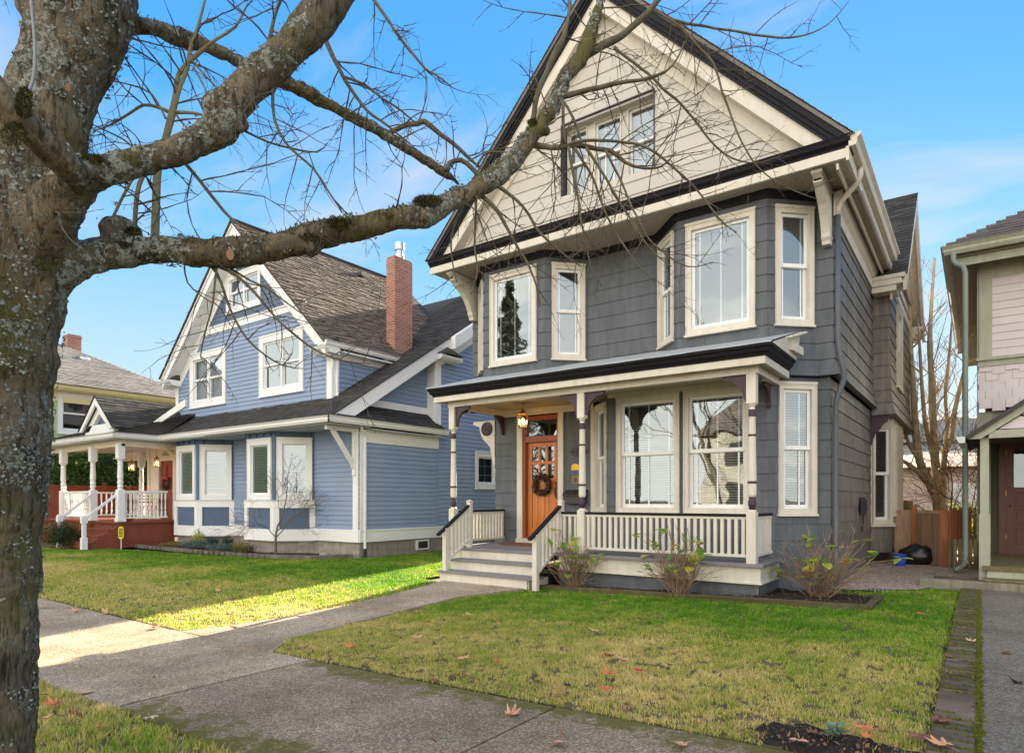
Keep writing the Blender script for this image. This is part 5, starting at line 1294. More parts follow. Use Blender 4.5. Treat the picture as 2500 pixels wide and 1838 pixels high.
# ------------------------------------------------------------------ the street tree in front
CF,CS_=.8085,.5885
def at(px,py,d):
    """point seen at photo pixel (px,py) of the 2500 wide picture, d metres in front of the camera"""
    r=(px-1250)/1566*d
    return Vector((CF*r-CS_*d, CS_*r+CF*d, 1.47+(1220-py)/1566*d))
def spline(P,rs,step):
    P=[Vector(p) for p in P]; out=[]; ro=[]
    n=len(P)
    for i in range(n-1):
        p0=P[max(0,i-1)]; p1=P[i]; p2=P[i+1]; p3=P[min(n-1,i+2)]
        k=max(2,int((p2-p1).length/step))
        for j in range(k):
            t=j/k
            q=.5*((2*p1)+(p2-p0)*t+(2*p0-5*p1+4*p2-p3)*t*t+(3*p1-p0-3*p2+p3)*t**3)
            out.append(q); ro.append(rs[i]+(rs[i+1]-rs[i])*t)
    out.append(P[-1]); ro.append(rs[-1]); return out,ro
T=thing('street_tree',(-3.1,.75,0),'big bare street tree with grey lichened bark and moss, its limb reaching across','tree')
def limb(pts,step=.05):
    """pts: (px,py,depth,half width in px)"""
    P=[at(a,b,d) for a,b,d,w in pts]; rs=[w*d/1566/(1+((a-1250)/1566)**2)**.45 for a,b,d,w in pts]
    return spline(P,rs,step)
TRUNK=[
 [(-100,2350,2.4,215),(-100,1900,2.4,198),(-95,1558,2.4,195),(-82,1335,2.4,195),(-62,1112,2.4,192),(-45,930,2.4,188),(-28,800,2.4,184),(-5,690,2.4,172),(18,600,2.4,150),(45,520,2.42,132),(68,440,2.44,124),(92,350,2.46,120),(118,260,2.48,112),(150,180,2.5,112),(180,100,2.5,122),(205,20,2.52,128),(235,-80,2.55,110),(275,-220,2.6,95)],
 [(150,60,2.5,85),(90,-40,2.5,80),(50,-200,2.5,70)],
 [(-120,120,1.90,44),(-40,190,1.95,47),(20,262,2.00,47),(80,325,2.07,46),(140,385,2.15,45),(195,432,2.25,46)],
 [(70,640,2.38,80),(120,540,2.34,72),(175,450,2.3,62),(235,418,2.3,46),(327,400,2.35,36),(436,368,2.4,35),(500,335,2.45,40),(535,310,2.45,48),(568,255,2.45,44),(636,182,2.5,43),(726,100,2.55,44),(790,25,2.6,47),(850,-60,2.65,45),(950,-200,2.7,40)],
 [(210,120,2.6,45),(300,68,2.8,24),(350,64,2.85,20),(436,91,2.9,20),(527,123,3.0,19),(617,167,3.05,17),(708,207,3.1,17),(800,256,3.2,17),(882,297,3.25,15),(942,330,3.3,16),(1003,369,3.35,12),(1048,396,3.4,12),(1087,424,3.45,9),(1124,451,3.5,5)],
 [(40,720,2.4,110),(110,672,2.42,78),(170,645,2.45,58),(235,622,2.5,46),(327,612,2.55,38),(399,609,2.6,37),(472,616,2.6,37),(545,618,2.6,40),(600,614,2.62,38),(650,606,2.64,32),(710,594,2.66,34),(763,576,2.68,37),(815,566,2.7,32),(890,552,2.75,30),(967,534,2.8,28),(1043,522,2.85,31),(1095,494,2.9,25),(1145,472,2.95,22),(1200,436,3.0,25),(1254,392,3.05,22),(1290,345,3.1,21),(1320,302,3.15,17),(1356,252,3.2,17),(1381,189,3.25,17),(1420,140,3.3,18),(1445,75,3.35,15),(1466,0,3.4,12),(1490,-90,3.45,10)],
 [(310,640,2.66,40),(298,600,2.66,55),(295,562,2.66,53),(294,543,2.66,40),(294,536,2.66,20)],
]
mb=MB()
for k,pts in enumerate(TRUNK):
    P,rs=limb(pts,.03)
    rs=[r*(1+.07*noise.noise(p*5+Vector((k,0,0)))+.05*noise.noise(p*14)) for p,r in zip(P,rs)]
    mb.tube(P,rs,28)
# knots, collars and stubs along the limbs
for (px,py,d,r,ex) in ((532,262,2.43,38,1.0),(585,300,2.44,22,1),(1041,505,2.83,20,1),(1330,320,3.12,13,1),(1036,545,2.84,14,1),(763,600,2.66,24,1)):
    c=at(px,py,d); R_=r*d/1566; N_=10; vs=[];
    for i in range(N_+1):
        th=math.pi*i/N_
        for j in range(16):
            a=2*math.pi*j/16; vs.append(tuple(c+Vector((math.sin(th)*math.cos(a),math.sin(th)*math.sin(a),math.cos(th)))*R_))
    mb.add(vs,[(i*16+j,i*16+(j+1)%16,(i+1)*16+(j+1)%16,(i+1)*16+j) for i in range(N_) for j in range(16)])
tr=mb.build('trunk',m_bark,T,smooth=True)
rm=tr.modifiers.new('join','REMESH'); rm.mode='VOXEL'; rm.voxel_size=.0125; rm.use_smooth_shade=True
sm_=tr.modifiers.new('relax','SMOOTH'); sm_.factor=.6; sm_.iterations=5
for nm,sz,st in (('a',.16,.024),('b',.04,.014)):
    tx=bpy.data.textures.new('bark_'+nm,'CLOUDS'); tx.noise_scale=sz; tx.noise_depth=3
    dm=tr.modifiers.new('relief','DISPLACE'); dm.texture=tx; dm.strength=st; dm.mid_level=.5; dm.texture_coords='GLOBAL'
# boughs and branches drawn through the air, each its own part
BR=[
 (3.35,[(1425,135,13),(1490,105,11),(1545,69,10),(1588,25,9),(1630,-25,8)]),
 (3.2,[(1300,315,8),(1309,236,8),(1338,171,9),(1363,116,11),(1385,65,6),(1392,-20,4)]),
 (3.15,[(1300,350,9),(1345,361,8),(1392,357,8),(1454,360,7),(1490,368,7),(1527,396,5),(1574,414,4),(1617,407,3),(1650,370,1.5)]),
 (3.2,[(1375,236,9),(1436,219,7),(1508,205,6),(1581,192,5),(1625,174,4),(1655,140,3),(1672,100,2)]),
 (3.1,[(1388,352,5),(1454,341,4.5),(1527,349,4),(1581,360,4),(1636,403,3.5),(1700,463,3),(1763,542,2.5),(1800,568,1.2)]),
 (3.5,[(1590,22,5),(1640,55,4.5),(1691,97,4),(1737,148,4),(1754,191,3.5),(1775,254,3.5),(1797,318,3),(1839,394,2.5),(1873,428,2.2),(1928,462,2),(1996,487,1.2)]),
 (3.5,[(1588,26,5),(1640,50,4),(1690,62,4),(1767,72,3.5),(1860,89,3.5),(1941,91,3),(2017,64,2),(2072,4,1)]),
 (3.35,[(1500,118,5),(1550,155,4),(1597,195,4),(1665,258,3.5),(1720,326,3.2),(1771,377,2.8),(1839,398,2),(1907,381,1)]),
 (3.6,[(900,-20,5.5),(954,57,5),(978,94,4.5),(1009,136,4),(1039,169,3.5),(1066,185,3),(1109,218,1.2)]),
 (3.0,[(795,92,8),(812,133,7),(839,188,6),(869,236,5),(912,285,4.5),(951,312,3.5),(1018,366,2)]),
 (3.0,[(842,190,4.5),(888,206,4),(936,242,3.5),(985,275,3),(1012,297,2)]),
 (3.35,[(945,325,8),(988,310,7),(1021,303,8),(1036,297,8),(1075,327,7),(1106,351,6),(1139,387,5),(1172,409,3)]),
 (3.3,[(1092,418,9),(1096,398,7),(1124,394,7),(1154,412,7),(1178,440,7)]),
 (3.1,[(1165,408,4),(1180,380,4),(1200,370,4),(1240,372,3)]),
 (2.5,[(650,190,6),(664,225,5.5),(670,290,4.5),(697,349,4),(763,410,3.5),(799,461,3),(835,520,2)]),
 (2.5,[(440,388,6),(490,443,5.5),(527,494,5),(566,537,4.5),(617,566,3.5),(660,585,2)]),
 (2.55,[(560,300,4),(654,349,3.2),(708,361,3),(773,371,2.5),(800,350,1.5)]),
 (2.7,[(650,150,6),(657,100,6),(670,50,5.5),(695,-20,5)]),
 (2.7,[(760,45,6),(745,10,5),(720,-30,5)]),
 (2.62,[(520,650,6),(540,690,4.5),(563,754,4),(588,809,3.5),(625,849,3),(690,892,2.5),(741,900,1.2)]),
 (2.62,[(535,650,6),(580,675,5),(617,711,4.5),(654,754,4),(708,809,3.5),(763,849,3),(830,878,2.4),(905,888,1.2)]),
 (2.6,[(530,655,4),(519,736,3),(501,809,2.6),(488,870,2),(503,892,1.2)]),
 (2.65,[(560,655,4),(610,685,3),(656,707,2.8),(715,750,2.2),(773,790,1.2)]),
 (2.62,[(450,650,3),(458,690,2.5),(490,720,2.2),(520,740,1.5)]),
 (3.0,[(1175,478,7),(1200,500,6),(1230,545,5),(1262,600,4),(1290,650,3.5),(1310,700,2.5),(1318,745,1.3)]),
 (3.0,[(1215,455,6),(1250,480,5),(1290,520,4),(1320,570,4),(1370,615,3),(1420,650,1.5)]),
 (3.0,[(1150,485,5),(1120,530,3.5),(1100,580,3),(1105,640,2.2),(1115,690,1.2)]),
 (2.95,[(1165,480,5),(1160,540,3.5),(1158,600,3),(1165,660,2.5),(1150,720,1.5)]),
 (3.1,[(1385,360,5),(1400,430,4),(1415,510,3.5),(1430,590,3),(1445,660,2),(1470,700,1.2)]),
 (3.1,[(1400,362,5),(1440,420,4),(1470,500,3.5),(1510,580,3),(1560,650,2),(1600,690,1.2)]),
 (3.1,[(1430,360,5),(1475,430,4),(1530,520,3.2),(1590,610,2.5),(1640,650,1.4)]),
 (3.1,[(1478,366,4),(1520,450,3.5),(1560,540,3),(1600,600,2.5),(1680,650,2),(1740,640,1.2)]),
 (3.1,[(1376,250,4),(1400,290,4),(1420,350,3)]),
 (3.1,[(1377,250,5),(1376,300,5),(1378,350,5)]),
]
m_brn=M('branch_bark',(.12,.10,.058),.85,.35,9,.8,60,dirt=((.24,.24,.19),.55))
twp=[]
for d,pts in BR:
    P,rs=limb([(a,b,d,w*.78) for a,b,w in pts],.035)
    P=[p+Vector((noise.noise(p*9),noise.noise(p*9+Vector((5,5,5))),noise.noise(p*9+Vector((9,1,3)))))*min(.010,r*1.2) for p,r in zip(P,rs)]
    rs=[r*(1+.22*abs(noise.noise(p*30))) for p,r in zip(P,rs)]
    mb=MB(); mb.tube(P,rs,8); mb.build('branch',m_brn,T,smooth=True)
    twp.append((P,rs,1))
SP=[(2.8,[(378,590,12),(381,500,11),(385,418,11),(403,345,9.5),(421,275,10),(428,235,7),(436,182,6),(480,135,6),(530,95,4),(575,66,3.5),(604,10,2)]),
 (2.8,[(423,270,8),(440,210,6),(458,165,6),(463,125,5),(485,60,4),(503,-10,3)]),
 (2.8,[(415,275,5),(385,262,4.5),(350,257,4),(320,275,3.5),(270,305,3),(235,318,1.5)]),
 (2.8,[(428,275,5),(470,276,4),(510,284,3)]),
 (2.75,[(328,580,7),(332,500,6.5),(340,450,6.5),(355,415,6),(362,370,4)]),
 (2.75,[(262,560,4),(300,480,4),(325,435,4)]),
 (2.75,[(405,290,3),(370,230,2.5),(320,208,2),(260,196,1.3)]),
 (2.75,[(335,368,3),(300,340,2.5),(255,318,2),(212,298,1.2)]),
 (2.8,[(430,280,3),(455,312,2.5),(500,350,2)]),(2.8,[(470,150,3),(530,215,2.5),(555,232,2)]),(2.8,[(472,165,3),(500,215,2.5),(515,280,1.4)])]
for d,pts in SP:
    P,rs=limb([(a,b,d,w) for a,b,w in pts],.035); mb=MB(); mb.tube(P,rs,8); mb.build('water_shoot',m_twigl,T,smooth=True); twp.append((P,rs,.7))
for k in (1,3,4,5):
    P,rs=limb(TRUNK[k],.05); twp.append((P,rs,.8))
rt_=random.Random(11)
tw=MB()
def twig(p,dirv,L,r,droop,depth=0,sag=0.0):
    k=max(5,int(L/.05)); P=[p]; d=dirv.normalized(); bend=Vector((rt_.gauss(0,1),rt_.gauss(0,1),rt_.gauss(0,.6)))*.10
    for i in range(k):
        d=(d+bend*.5+Vector((rt_.gauss(0,.11),rt_.gauss(0,.11),rt_.gauss(0,.11)-droop*(1-1.5*i/k)))).normalized(); P.append(P[-1]+d*L/k)
    rs=[max(.0007,r*(1-.78*i/k))*(1.35 if i%2 else .9) for i in range(k+1)]
    tw.tube(P,rs,4 if r>.0016 else 3,cap=False)
    if depth<2:
        side=1
        for i in range(1,k,1 if depth==0 else 2):
            if rt_.random()<.62:
                dd=(P[i+1]-P[i]).normalized(); o=dd.cross(Vector((rt_.gauss(0,1),rt_.gauss(0,1),rt_.gauss(0,1)))).normalized()
                twig(P[i],dd*.75+o*.75,L*rt_.uniform(.18,.42)*(1-.4*i/k),r*.55,droop*.6,depth+1)
    else:
        pass
for (P,rs,dens) in twp:
    Ls=0
    for i in range(2,len(P)-1):
        seg=(P[i]-P[i-1]).length; Ls+=seg
        r0=rs[i]; prob=seg*dens*(15 if r0<.014 else 6.5 if r0<.05 else 1.5)
        if rt_.random()<prob:
            dd=(P[i]-P[i-1]).normalized(); o=dd.cross(Vector((rt_.gauss(0,1),rt_.gauss(0,1),rt_.gauss(0,1)))).normalized()
            if P[i].z<.9: continue
            twig(P[i]+o*r0*.7,dd*.5+o+Vector((0,0,-.05)),rt_.uniform(.12,.62)*(1 if r0>.006 else .6),min(.0034,.0012+r0*.25),rt_.choice((.02,.10,.14)))
tw.build('twigs',m_twig,T)['kind']='stuff'
# lichen flakes and moss cushions on the bark
rl_=random.Random(5)
lm=MB(); mm=MB()
def surf(P,rs,i,a):
    t=(P[min(i+1,len(P)-1)]-P[max(0,i-1)]).normalized(); x=t.orthogonal().normalized(); y=t.cross(x)
    n=(x*math.cos(a)+y*math.sin(a)); return P[i]+n*rs[i]*1.0,n,t
for k,cnt in ((0,38000),(2,400),(3,3000),(4,1200),(5,8000),(6,400)):
    P,rs=limb(TRUNK[k],.02)
    for q_ in range(cnt):
        i=rl_.randrange(1,len(P)-1); p,n,t=surf(P,rs,i,rl_.uniform(0,6.2832)); p+=t*rl_.uniform(-.02,.02)
        if n.dot(Vector((0,0,1.47))-p)<-.4 and k==0: continue
        v=noise.noise(p*9+Vector((k,3,1)))+.7*noise.noise(p*26)-.12
        bias=(.12 if p.z<1.1 else 0) if k==0 else (.05 if n.z>.1 else .3)
        if v<.10+bias+.0: continue
        s_=rl_.uniform(.003,.0075); n2=(n+Vector((rl_.gauss(0,.5),rl_.gauss(0,.5),rl_.gauss(0,.5)))).normalized(); x=n2.orthogonal().normalized(); y=n2.cross(x)
        a0=rl_.uniform(0,6.28); c=p+n*rl_.uniform(.001,.010); m_=5
        ring=[tuple(c+(x*math.cos(a0+2*math.pi*j/m_)+y*math.sin(a0+2*math.pi*j/m_))*s_*rl_.uniform(.55,1.25)+n*rl_.uniform(-.001,.003)) for j in range(m_)]
        lm.add([tuple(c)]+ring,[(0,1+j,1+(j+1)%m_) for j in range(m_)])
lm.build('lichen',m_lich,T)['kind']='stuff'
def cushion(px,py,d,rx,ry,n,h=.012):
    for i in range(n):
        a=rl_.uniform(0,6.28); r=math.sqrt(rl_.random()); c=at(px+rx*r*math.cos(a),py+ry*r*math.sin(a),d-rl_.uniform(0,.02))
        nn=Vector((rl_.gauss(0,.5),rl_.gauss(0,.5)-.2,rl_.uniform(.2,1))).normalized(); x=nn.orthogonal().normalized()*.0022; t=c+nn*h*rl_.uniform(.5,1.4)
        mm.add([tuple(c-x),tuple(c+x),tuple(t)],[(0,1,2)])
for a in ((1045,492,2.80,36,14,900),(822,548,2.66,26,16,500),(840,545,2.66,20,10,300),(218,392,2.27,34,14,700),(325,568,2.56,22,12,450),(285,600,2.5,40,10,400),(755,580,2.63,25,10,300),(60,255,1.98,22,40,700),(1300,300,3.1,12,8,250),(30,330,2.0,30,30,300),(120,640,2.30,40,25,350),(930,530,2.75,30,8,200),(700,573,2.63,20,6,200)): cushion(*a)
P,rs=limb(TRUNK[5],.02)
for q_ in range(5200):      # short moss and ragged crust on the upper side of the long limb
    i=rl_.randrange(12,len(P)-40); p,n,t=surf(P,rs,i,rl_.uniform(0,6.28))
    if n.z<.25 or noise.noise(p*9)<-.05: continue
    x=t*.002; tp=p+(n+Vector((0,0,.6))).normalized()*rl_.uniform(.004,.016); mm.add([tuple(p-x),tuple(p+x),tuple(tp)],[(0,1,2)])
mm.build('moss',m_mossb,T)['kind']='stuff'
mb=MB()
for px,py,d,r in ((562,621,2.545,9),(166,213,2.33,6)):
    mb=MB(); c=at(px,py,d); n=(Vector((0,0,1.47))-c).normalized(); x=n.cross(Vector((0,0,1))).normalized(); y=x.cross(n); R_=r*d/1566
    vs=[tuple(c+(x*math.cos(a)*1.0+y*math.sin(a)*1.5)*R_+n*h) for h,rr in ((-.03,1),(0.0,1)) for a in [2*math.pi*j/14 for j in range(14)]]
    mb.add(vs,[(j,(j+1)%14,14+(j+1)%14,14+j) for j in range(14)]+[tuple(range(14,28))]); mb.build('pruning_scar',m_cut,T)
# grey cable stapled to the trunk
P,rs=limb([(72,-60,2.18,4.2),(78,20,2.17,4.2),(84,90,2.16,4.4),(85,160,2.15,4.4),(76,210,2.14,4.4),(50,250,2.06,4.4),(34,262,2.04,4.4)],.02)
mb=MB(); mb.tube(P,rs,10); tag(mb.build('cable',M('grey_cable_sheath',(.26,.26,.27),.5,.05,3,0),smooth=True),'smooth grey cable hanging down the upper trunk of the big tree','cable')

# ------------------------------------------------------------------ generic plants
def tree_mesh(seed,base,h,r0,lv=4,spread=.55,up=.25,nb=(3,4),first=.3,mb=None,minr=.004,stems=1,lean=0.,gn=6):
    rr=random.Random(seed); mb=mb or MB(); leafp=[]
    def grow(p,d,L,r,l):
        k=5; P=[p]; 
        for i in range(k):
            d=(d+Vector((rr.gauss(0,.10),rr.gauss(0,.10),rr.gauss(0,.06)+up*.12))).normalized(); P.append(P[-1]+d*L/k)
        r1=max(minr,r*.62); mb.tube(P,[r+(r1-r)*i/k for i in range(k+1)],gn if r>.03 else (5 if r>.012 else 3),cap=False)
        if l<=0: leafp.append(P[-1]); return
        n=rr.randint(*nb)
        for j in range(n):
            i=k if j==0 else rr.randint(2,k); dd=(P[i]-P[i-1]).normalized(); o=dd.cross(Vector((rr.gauss(0,1),rr.gauss(0,1),rr.gauss(0,1)))).normalized()
            s_=spread*(.35 if j==0 else rr.uniform(.7,1.3)); grow(P[i],(dd+o*s_+Vector((0,0,up*.3))).normalized(),L*rr.uniform(.62,.85),r*(.66 if j==0 else rr.uniform(.35,.55)),l-1)
    for s_ in range(stems):
        a=6.28*s_/max(1,stems)+rr.random(); grow(Vector(base)+Vector((math.cos(a),math.sin(a),0))*r0*(.6 if stems>1 else 0),Vector((math.cos(a)*lean,math.sin(a)*lean,1)).normalized(),h*first,r0,lv)
    return mb,leafp
def leafball(mb,c,rx,ry,rz,n,size,rr=R,shell=.55,asp=.6):
    for i in range(n):
        v=Vector((rr.gauss(0,1),rr.gauss(0,1),rr.gauss(0,1))).normalized(); k=rr.uniform(shell,1)*(1+.14*noise.noise(v*2.5+Vector(c)))
        p=Vector((c[0]+v.x*rx*k,c[1]+v.y*ry*k,c[2]+v.z*rz*k)); nrm=(v+Vector((rr.gauss(0,.6),rr.gauss(0,.6),rr.gauss(0,.6)))).normalized(); x=nrm.orthogonal().normalized(); a=rr.uniform(0,6.28); y=nrm.cross(x); x,y=x*math.cos(a)+y*math.sin(a),y*math.cos(a)-x*math.sin(a)
        s_=size*rr.uniform(.6,1.3); mb.add([tuple(p-x*s_),tuple(p+y*s_*asp*.6),tuple(p+x*s_),tuple(p-y*s_*asp*.6)],[(0,1,2,3)])
def plant(name,loc,label,cat,build,group=None):
    o=thing(name,loc,label,cat,group); build(o); return o

# hydrangeas going dormant in the bed
def bigleaf(mb,c,d,s_,rr):
    d=d.normalized(); x=d.cross(Vector((0,0,1)));
    if x.length<.1: x=Vector((1,0,0))
    x.normalize(); n=x.cross(d); sh=[(0,0),(.3,.34),(.6,.40),(.85,.22),(1.05,0)]; top=[];
    vs=[tuple(c)]+[tuple(c+d*s_*u+x*s_*v+n*s_*(.10-.35*(u-.4)**2)) for u,v in sh[1:4]]+[tuple(c+d*s_*1.05-n*s_*.08)]+[tuple(c+d*s_*u-x*s_*v+n*s_*(.10-.35*(u-.4)**2)) for u,v in sh[3:0:-1]]
    m0=len(vs); vs+=[tuple(c+d*s_*u) for u in (.3,.6,.85)]
    mb.add(vs,[(0,1,8),(8,1,2,9),(9,2,3,10),(10,3,4),(0,8,7),(8,9,6,7),(9,10,5,6),(10,4,5)])
def hydrangea(seed,x,y,h,rad_,n,nl,label):
    rr=random.Random(seed); z=g(x)+.0; o=thing('hydrangea',(x,y,z),label,'shrub','dormant hydrangeas in the bed')
    st=MB(); lf=MB(); tips=[]
    def stem(p,d,L,r,l):
        k=6; P=[p]; b=Vector((rr.gauss(0,.08),rr.gauss(0,.08),.02))
        for i in range(k): d=(d+b+Vector((rr.gauss(0,.07),rr.gauss(0,.07),rr.gauss(0,.05)))).normalized(); P.append(P[-1]+d*L/k)
        P=[Vector((q.x,min(q.y,YP-.12) if x>-5.9 and x<-2.6 else q.y,max(q.z,z+.01))) for q in P]
        st.tube(P,[r*(1-.45*i/k) for i in range(k+1)],4,cap=False); tips.append((P[-1],d))
        if l>0:
            for j in range(rr.randint(1,3)):
                i=rr.randint(2,k-1); o_=d.cross(Vector((rr.gauss(0,1),rr.gauss(0,1),rr.gauss(0,1)))).normalized(); stem(P[i],(d+o_*.6).normalized(),L*rr.uniform(.22,.5),r*.6,l-1)
    for i in range(n):
        a=rr.uniform(0,6.28); t=rr.random()**.7; d=Vector((math.cos(a)*t*rad_,math.sin(a)*t*rad_*.75-.08,1)).normalized()
        stem(Vector((x+rr.gauss(0,.07),y+rr.gauss(0,.05),z)),d,h*rr.uniform(.55,1.0)*(1-.12*t),.0075,2)
    for i in range(nl):
        p,d=rr.choice(tips)
        for q_ in range(rr.choice((1,2,3))):
            dd=(d*.3+Vector((rr.gauss(0,1),rr.gauss(0,1)-.3,rr.gauss(0,.4)))).normalized(); bigleaf(lf,p,dd,rr.uniform(.11,.18),rr)
    for i in range(70):
        p,d=rr.choice(tips); leafball(lf,tuple(p),.012,.012,.012,1,.014,rr)
    st.build('stems',m_hyds,o); lf.build('leaves',m_hydl,o)
hydrangea(1,-5.38,9.08,.98,1.1,46,30,'dry hydrangea with yellow leaves beside the right stair rail of the porch')
hydrangea(2,-3.55,9.02,1.05,1.15,56,36,'dry hydrangea in front of the porch balusters between the two posts')
hydrangea(3,-1.80,9.72,1.02,1.3,66,30,'broad tangled hydrangea at the right corner of the grey house')

# small bare ornamental tree and planting before the blue bays
o=thing('sapling',(-15.0,10.0,0),'small bare ornamental tree with fine drooping twigs before the blue bay window','tree')
mb,_=tree_mesh(23,(-15.0,10.0,0),2.5,.036,5,.85,.0,(3,4),.34,minr=.0035); mb.build('trunk',M('sapling_bark',(.16,.135,.11),.8,.2,8,.3,60),o)
bed=MB(); E1=[(-21.4,9.30),(-19.5,9.25),(-18.0,9.30),(-16.2,9.40),(-14.6,9.55),(-13.4,10.05),(-12.95,10.75)]
n=40; a=[];b=[]
def lerp_pl(pl,t):
    f=t*(len(pl)-1); i=min(int(f),len(pl)-2); f-=i; return (pl[i][0]+(pl[i+1][0]-pl[i][0])*f,pl[i][1]+(pl[i+1][1]-pl[i][1])*f)
pts=[]
for i in range(n+1):
    p=lerp_pl(E1,i/n)
    for j in range(4): y=p[1]+(max(10.9,p[1])-p[1])*j/3; pts.append((p[0],y,.03+.04*noise.noise((p[0]*3,y*3,2))))
bed.add(pts,[(4*i+j,4*i+4+j,4*i+5+j,4*i+1+j) for i in range(n) for j in range(3)])
tag(bed.build('planting_bed',m_soil,smooth=True),kind='structure')
mb=MB(); t=0
while t<1:
    p=lerp_pl(E1,t); p2=lerp_pl(E1,min(1,t+.02)); mb.box(FR(p[0],p[1]-.05,p2[0]-p[0]+1e-6,p2[1]-p[1]),0,.20,-.09,0,-.02,.085+R.uniform(-.008,.008)); t+=.0235
o=thing('block_edging',(-17,9.3,0),'low curved row of weathered concrete blocks edging the blue house bed','edging'); mb.build('block',M('weathered_block',(.17,.15,.12),.9,.3,3,.6,30,island=.35),o,bevel=.01)['kind']='stuff'
def clump(name,x,y,rx,rz,n,sz,m,label,cat='shrub',asp=.6,shell=.3):
    o=thing(name,(x,y,0),label,cat); mb=MB(); leafball(mb,(x,y,rz*.95+.02),rx,rx,rz,n,sz,R,shell,asp); mb.build('foliage',m,o)
clump('boxwood',-17.25,10.0,.20,.25,1500,.022,m_box,'small round clipped evergreen between the two blue bays')
clump('juniper',-18.6,9.75,.50,.16,1700,.035,m_jun,'low blue grey juniper spreading under the left bay window',asp=.25)
clump('juniper',-16.9,9.62,.48,.15,1500,.035,m_jun,'low blue grey juniper at the foot of the right bay',asp=.25)
clump('heather',-16.4,9.85,.30,.18,800,.025,m_yel,'yellowish low shrub in front of the right bay corner')
clump('perennial',-19.9,9.75,.42,.10,700,.03,m_yel,'low green ground cover beside the red porch base')
clump('perennial',-18.9,10.0,.22,.30,260,.05,m_hydl,'sparse leggy plant with green leaves under the left bay')
def tuft(name,x,y,h,n,m,label):
    o=thing(name,(x,y,0),label,'plant'); mb=MB()
    for i in range(n):
        a=R.uniform(0,6.28); l=R.uniform(.1,.7); d=Vector((math.cos(a)*l,math.sin(a)*l,1)).normalized(); p=Vector((x+R.gauss(0,.03),y+R.gauss(0,.03),0)); x_=Vector((-math.sin(a),math.cos(a),0))*.007; q_=p+d*h*.6; t_=q_+(d+Vector((math.cos(a)*.6,math.sin(a)*.6,-.3)))*h*.35
        mb.add([tuple(p-x_),tuple(p+x_),tuple(q_+x_*.8),tuple(q_-x_*.8),tuple(t_)],[(0,1,2,3),(3,2,4)])
    mb.build('blades',m,o)
tuft('ornamental_grass',-17.9,9.9,.55,160,m_jun,'upright tufted grass beside the round evergreen')
tuft('flax',-15.9,9.85,.35,45,M('bronze_blade',(.10,.04,.035),.5,.2,5,0),'small spiky bronze plant left of the bare sapling')
clump('boxwood',-22.6,7.75,.55,.42,5200,.03,m_box,'clipped boxwood bush beside the red porch steps, partly behind the trunk')
o=thing('stone',(-13.4,10.35,0),'small pale stone in the bed near the corner downspout','stone'); mb=MB(); mb.lathe((-13.4,10.35,0),[(.13,0),(.16,.05),(.12,.12),(.03,.15)],9); mb.build('stone',m_conc,o,smooth=True)

# hedge, fence and shrubs left of the blue porch
o=thing('hedge',(-29.8,14,0),'tall dark clipped hedge behind the blue house porch, sunlit along its top','hedge'); mb=MB(); rr=random.Random(2)
for i in range(26000):
    y=rr.uniform(9.0,21); z=3.55*rr.random()**.6; f=rr.random()
    if f<.72: x=-29.3+.22*noise.noise((y*1.2,z*1.5,0))+rr.uniform(-.12,.05)
    else: x=rr.uniform(-31,-29.2); z=3.5+.15*noise.noise((y*1.5,x,3))+rr.uniform(-.1,.08)
    nrm=Vector((1,rr.gauss(0,.7),rr.gauss(.3,.7))).normalized(); a=nrm.orthogonal().normalized(); b_=nrm.cross(a); t_=rr.uniform(0,6.28); a,b_=a*math.cos(t_)+b_*math.sin(t_),b_*math.cos(t_)-a*math.sin(t_); s_=rr.uniform(.04,.09); p=Vector((x,y,z)); mb.add([tuple(p-a*s_),tuple(p+b_*s_*.4),tuple(p+a*s_),tuple(p-b_*s_*.4)],[(0,1,2,3)])
mb.box(FR(-29.6,0,0,1),9,21,-1.4,0,0,3.3)
mb.build('foliage',m_hedge,o)
clump('shrub',-28.2,12.0,.75,1.1,1500,.07,m_yel,'airy pale green shrub standing before the dark hedge')
clump('shrub',-30.3,9.6,1.0,1.75,2600,.09,m_yel,'sunlit yellow green shrub at the left end of the hedge')
o=thing('red_fence',(-27.8,12,0),'low barn red board fence behind the blue house porch','fence'); Ff=FR(-27.9,0,0,1)
mb=MB()
for i in range(56): mb.box(Ff,8.6+i*.142,8.6+i*.142+.138,0,.02,0.05,1.95)
mb.build('boards',m_redwood,o); mb=MB()
for y in (8.6,11.0,13.4,16.5): mb.box(Ff,y-.07,y+.07,-.05,.09,0,2.15 if y<13 else 2.5)
mb.box(Ff,8.6,16.5,-.03,.06,1.95,2.02); mb.build('posts',m_redwood,o)
o=thing('twiggy_tree',(-24.5,14.5,0),'orange stemmed bare shoots rising behind the porch gablet','tree'); mb,_=tree_mesh(5,(-24.5,14.5,0),5.6,.05,4,.28,.6,(3,4),.36,minr=.008,stems=4,lean=.12); mb.build('stems',M('orange_stem',(.42,.19,.09),.7,.2,5,0),o)

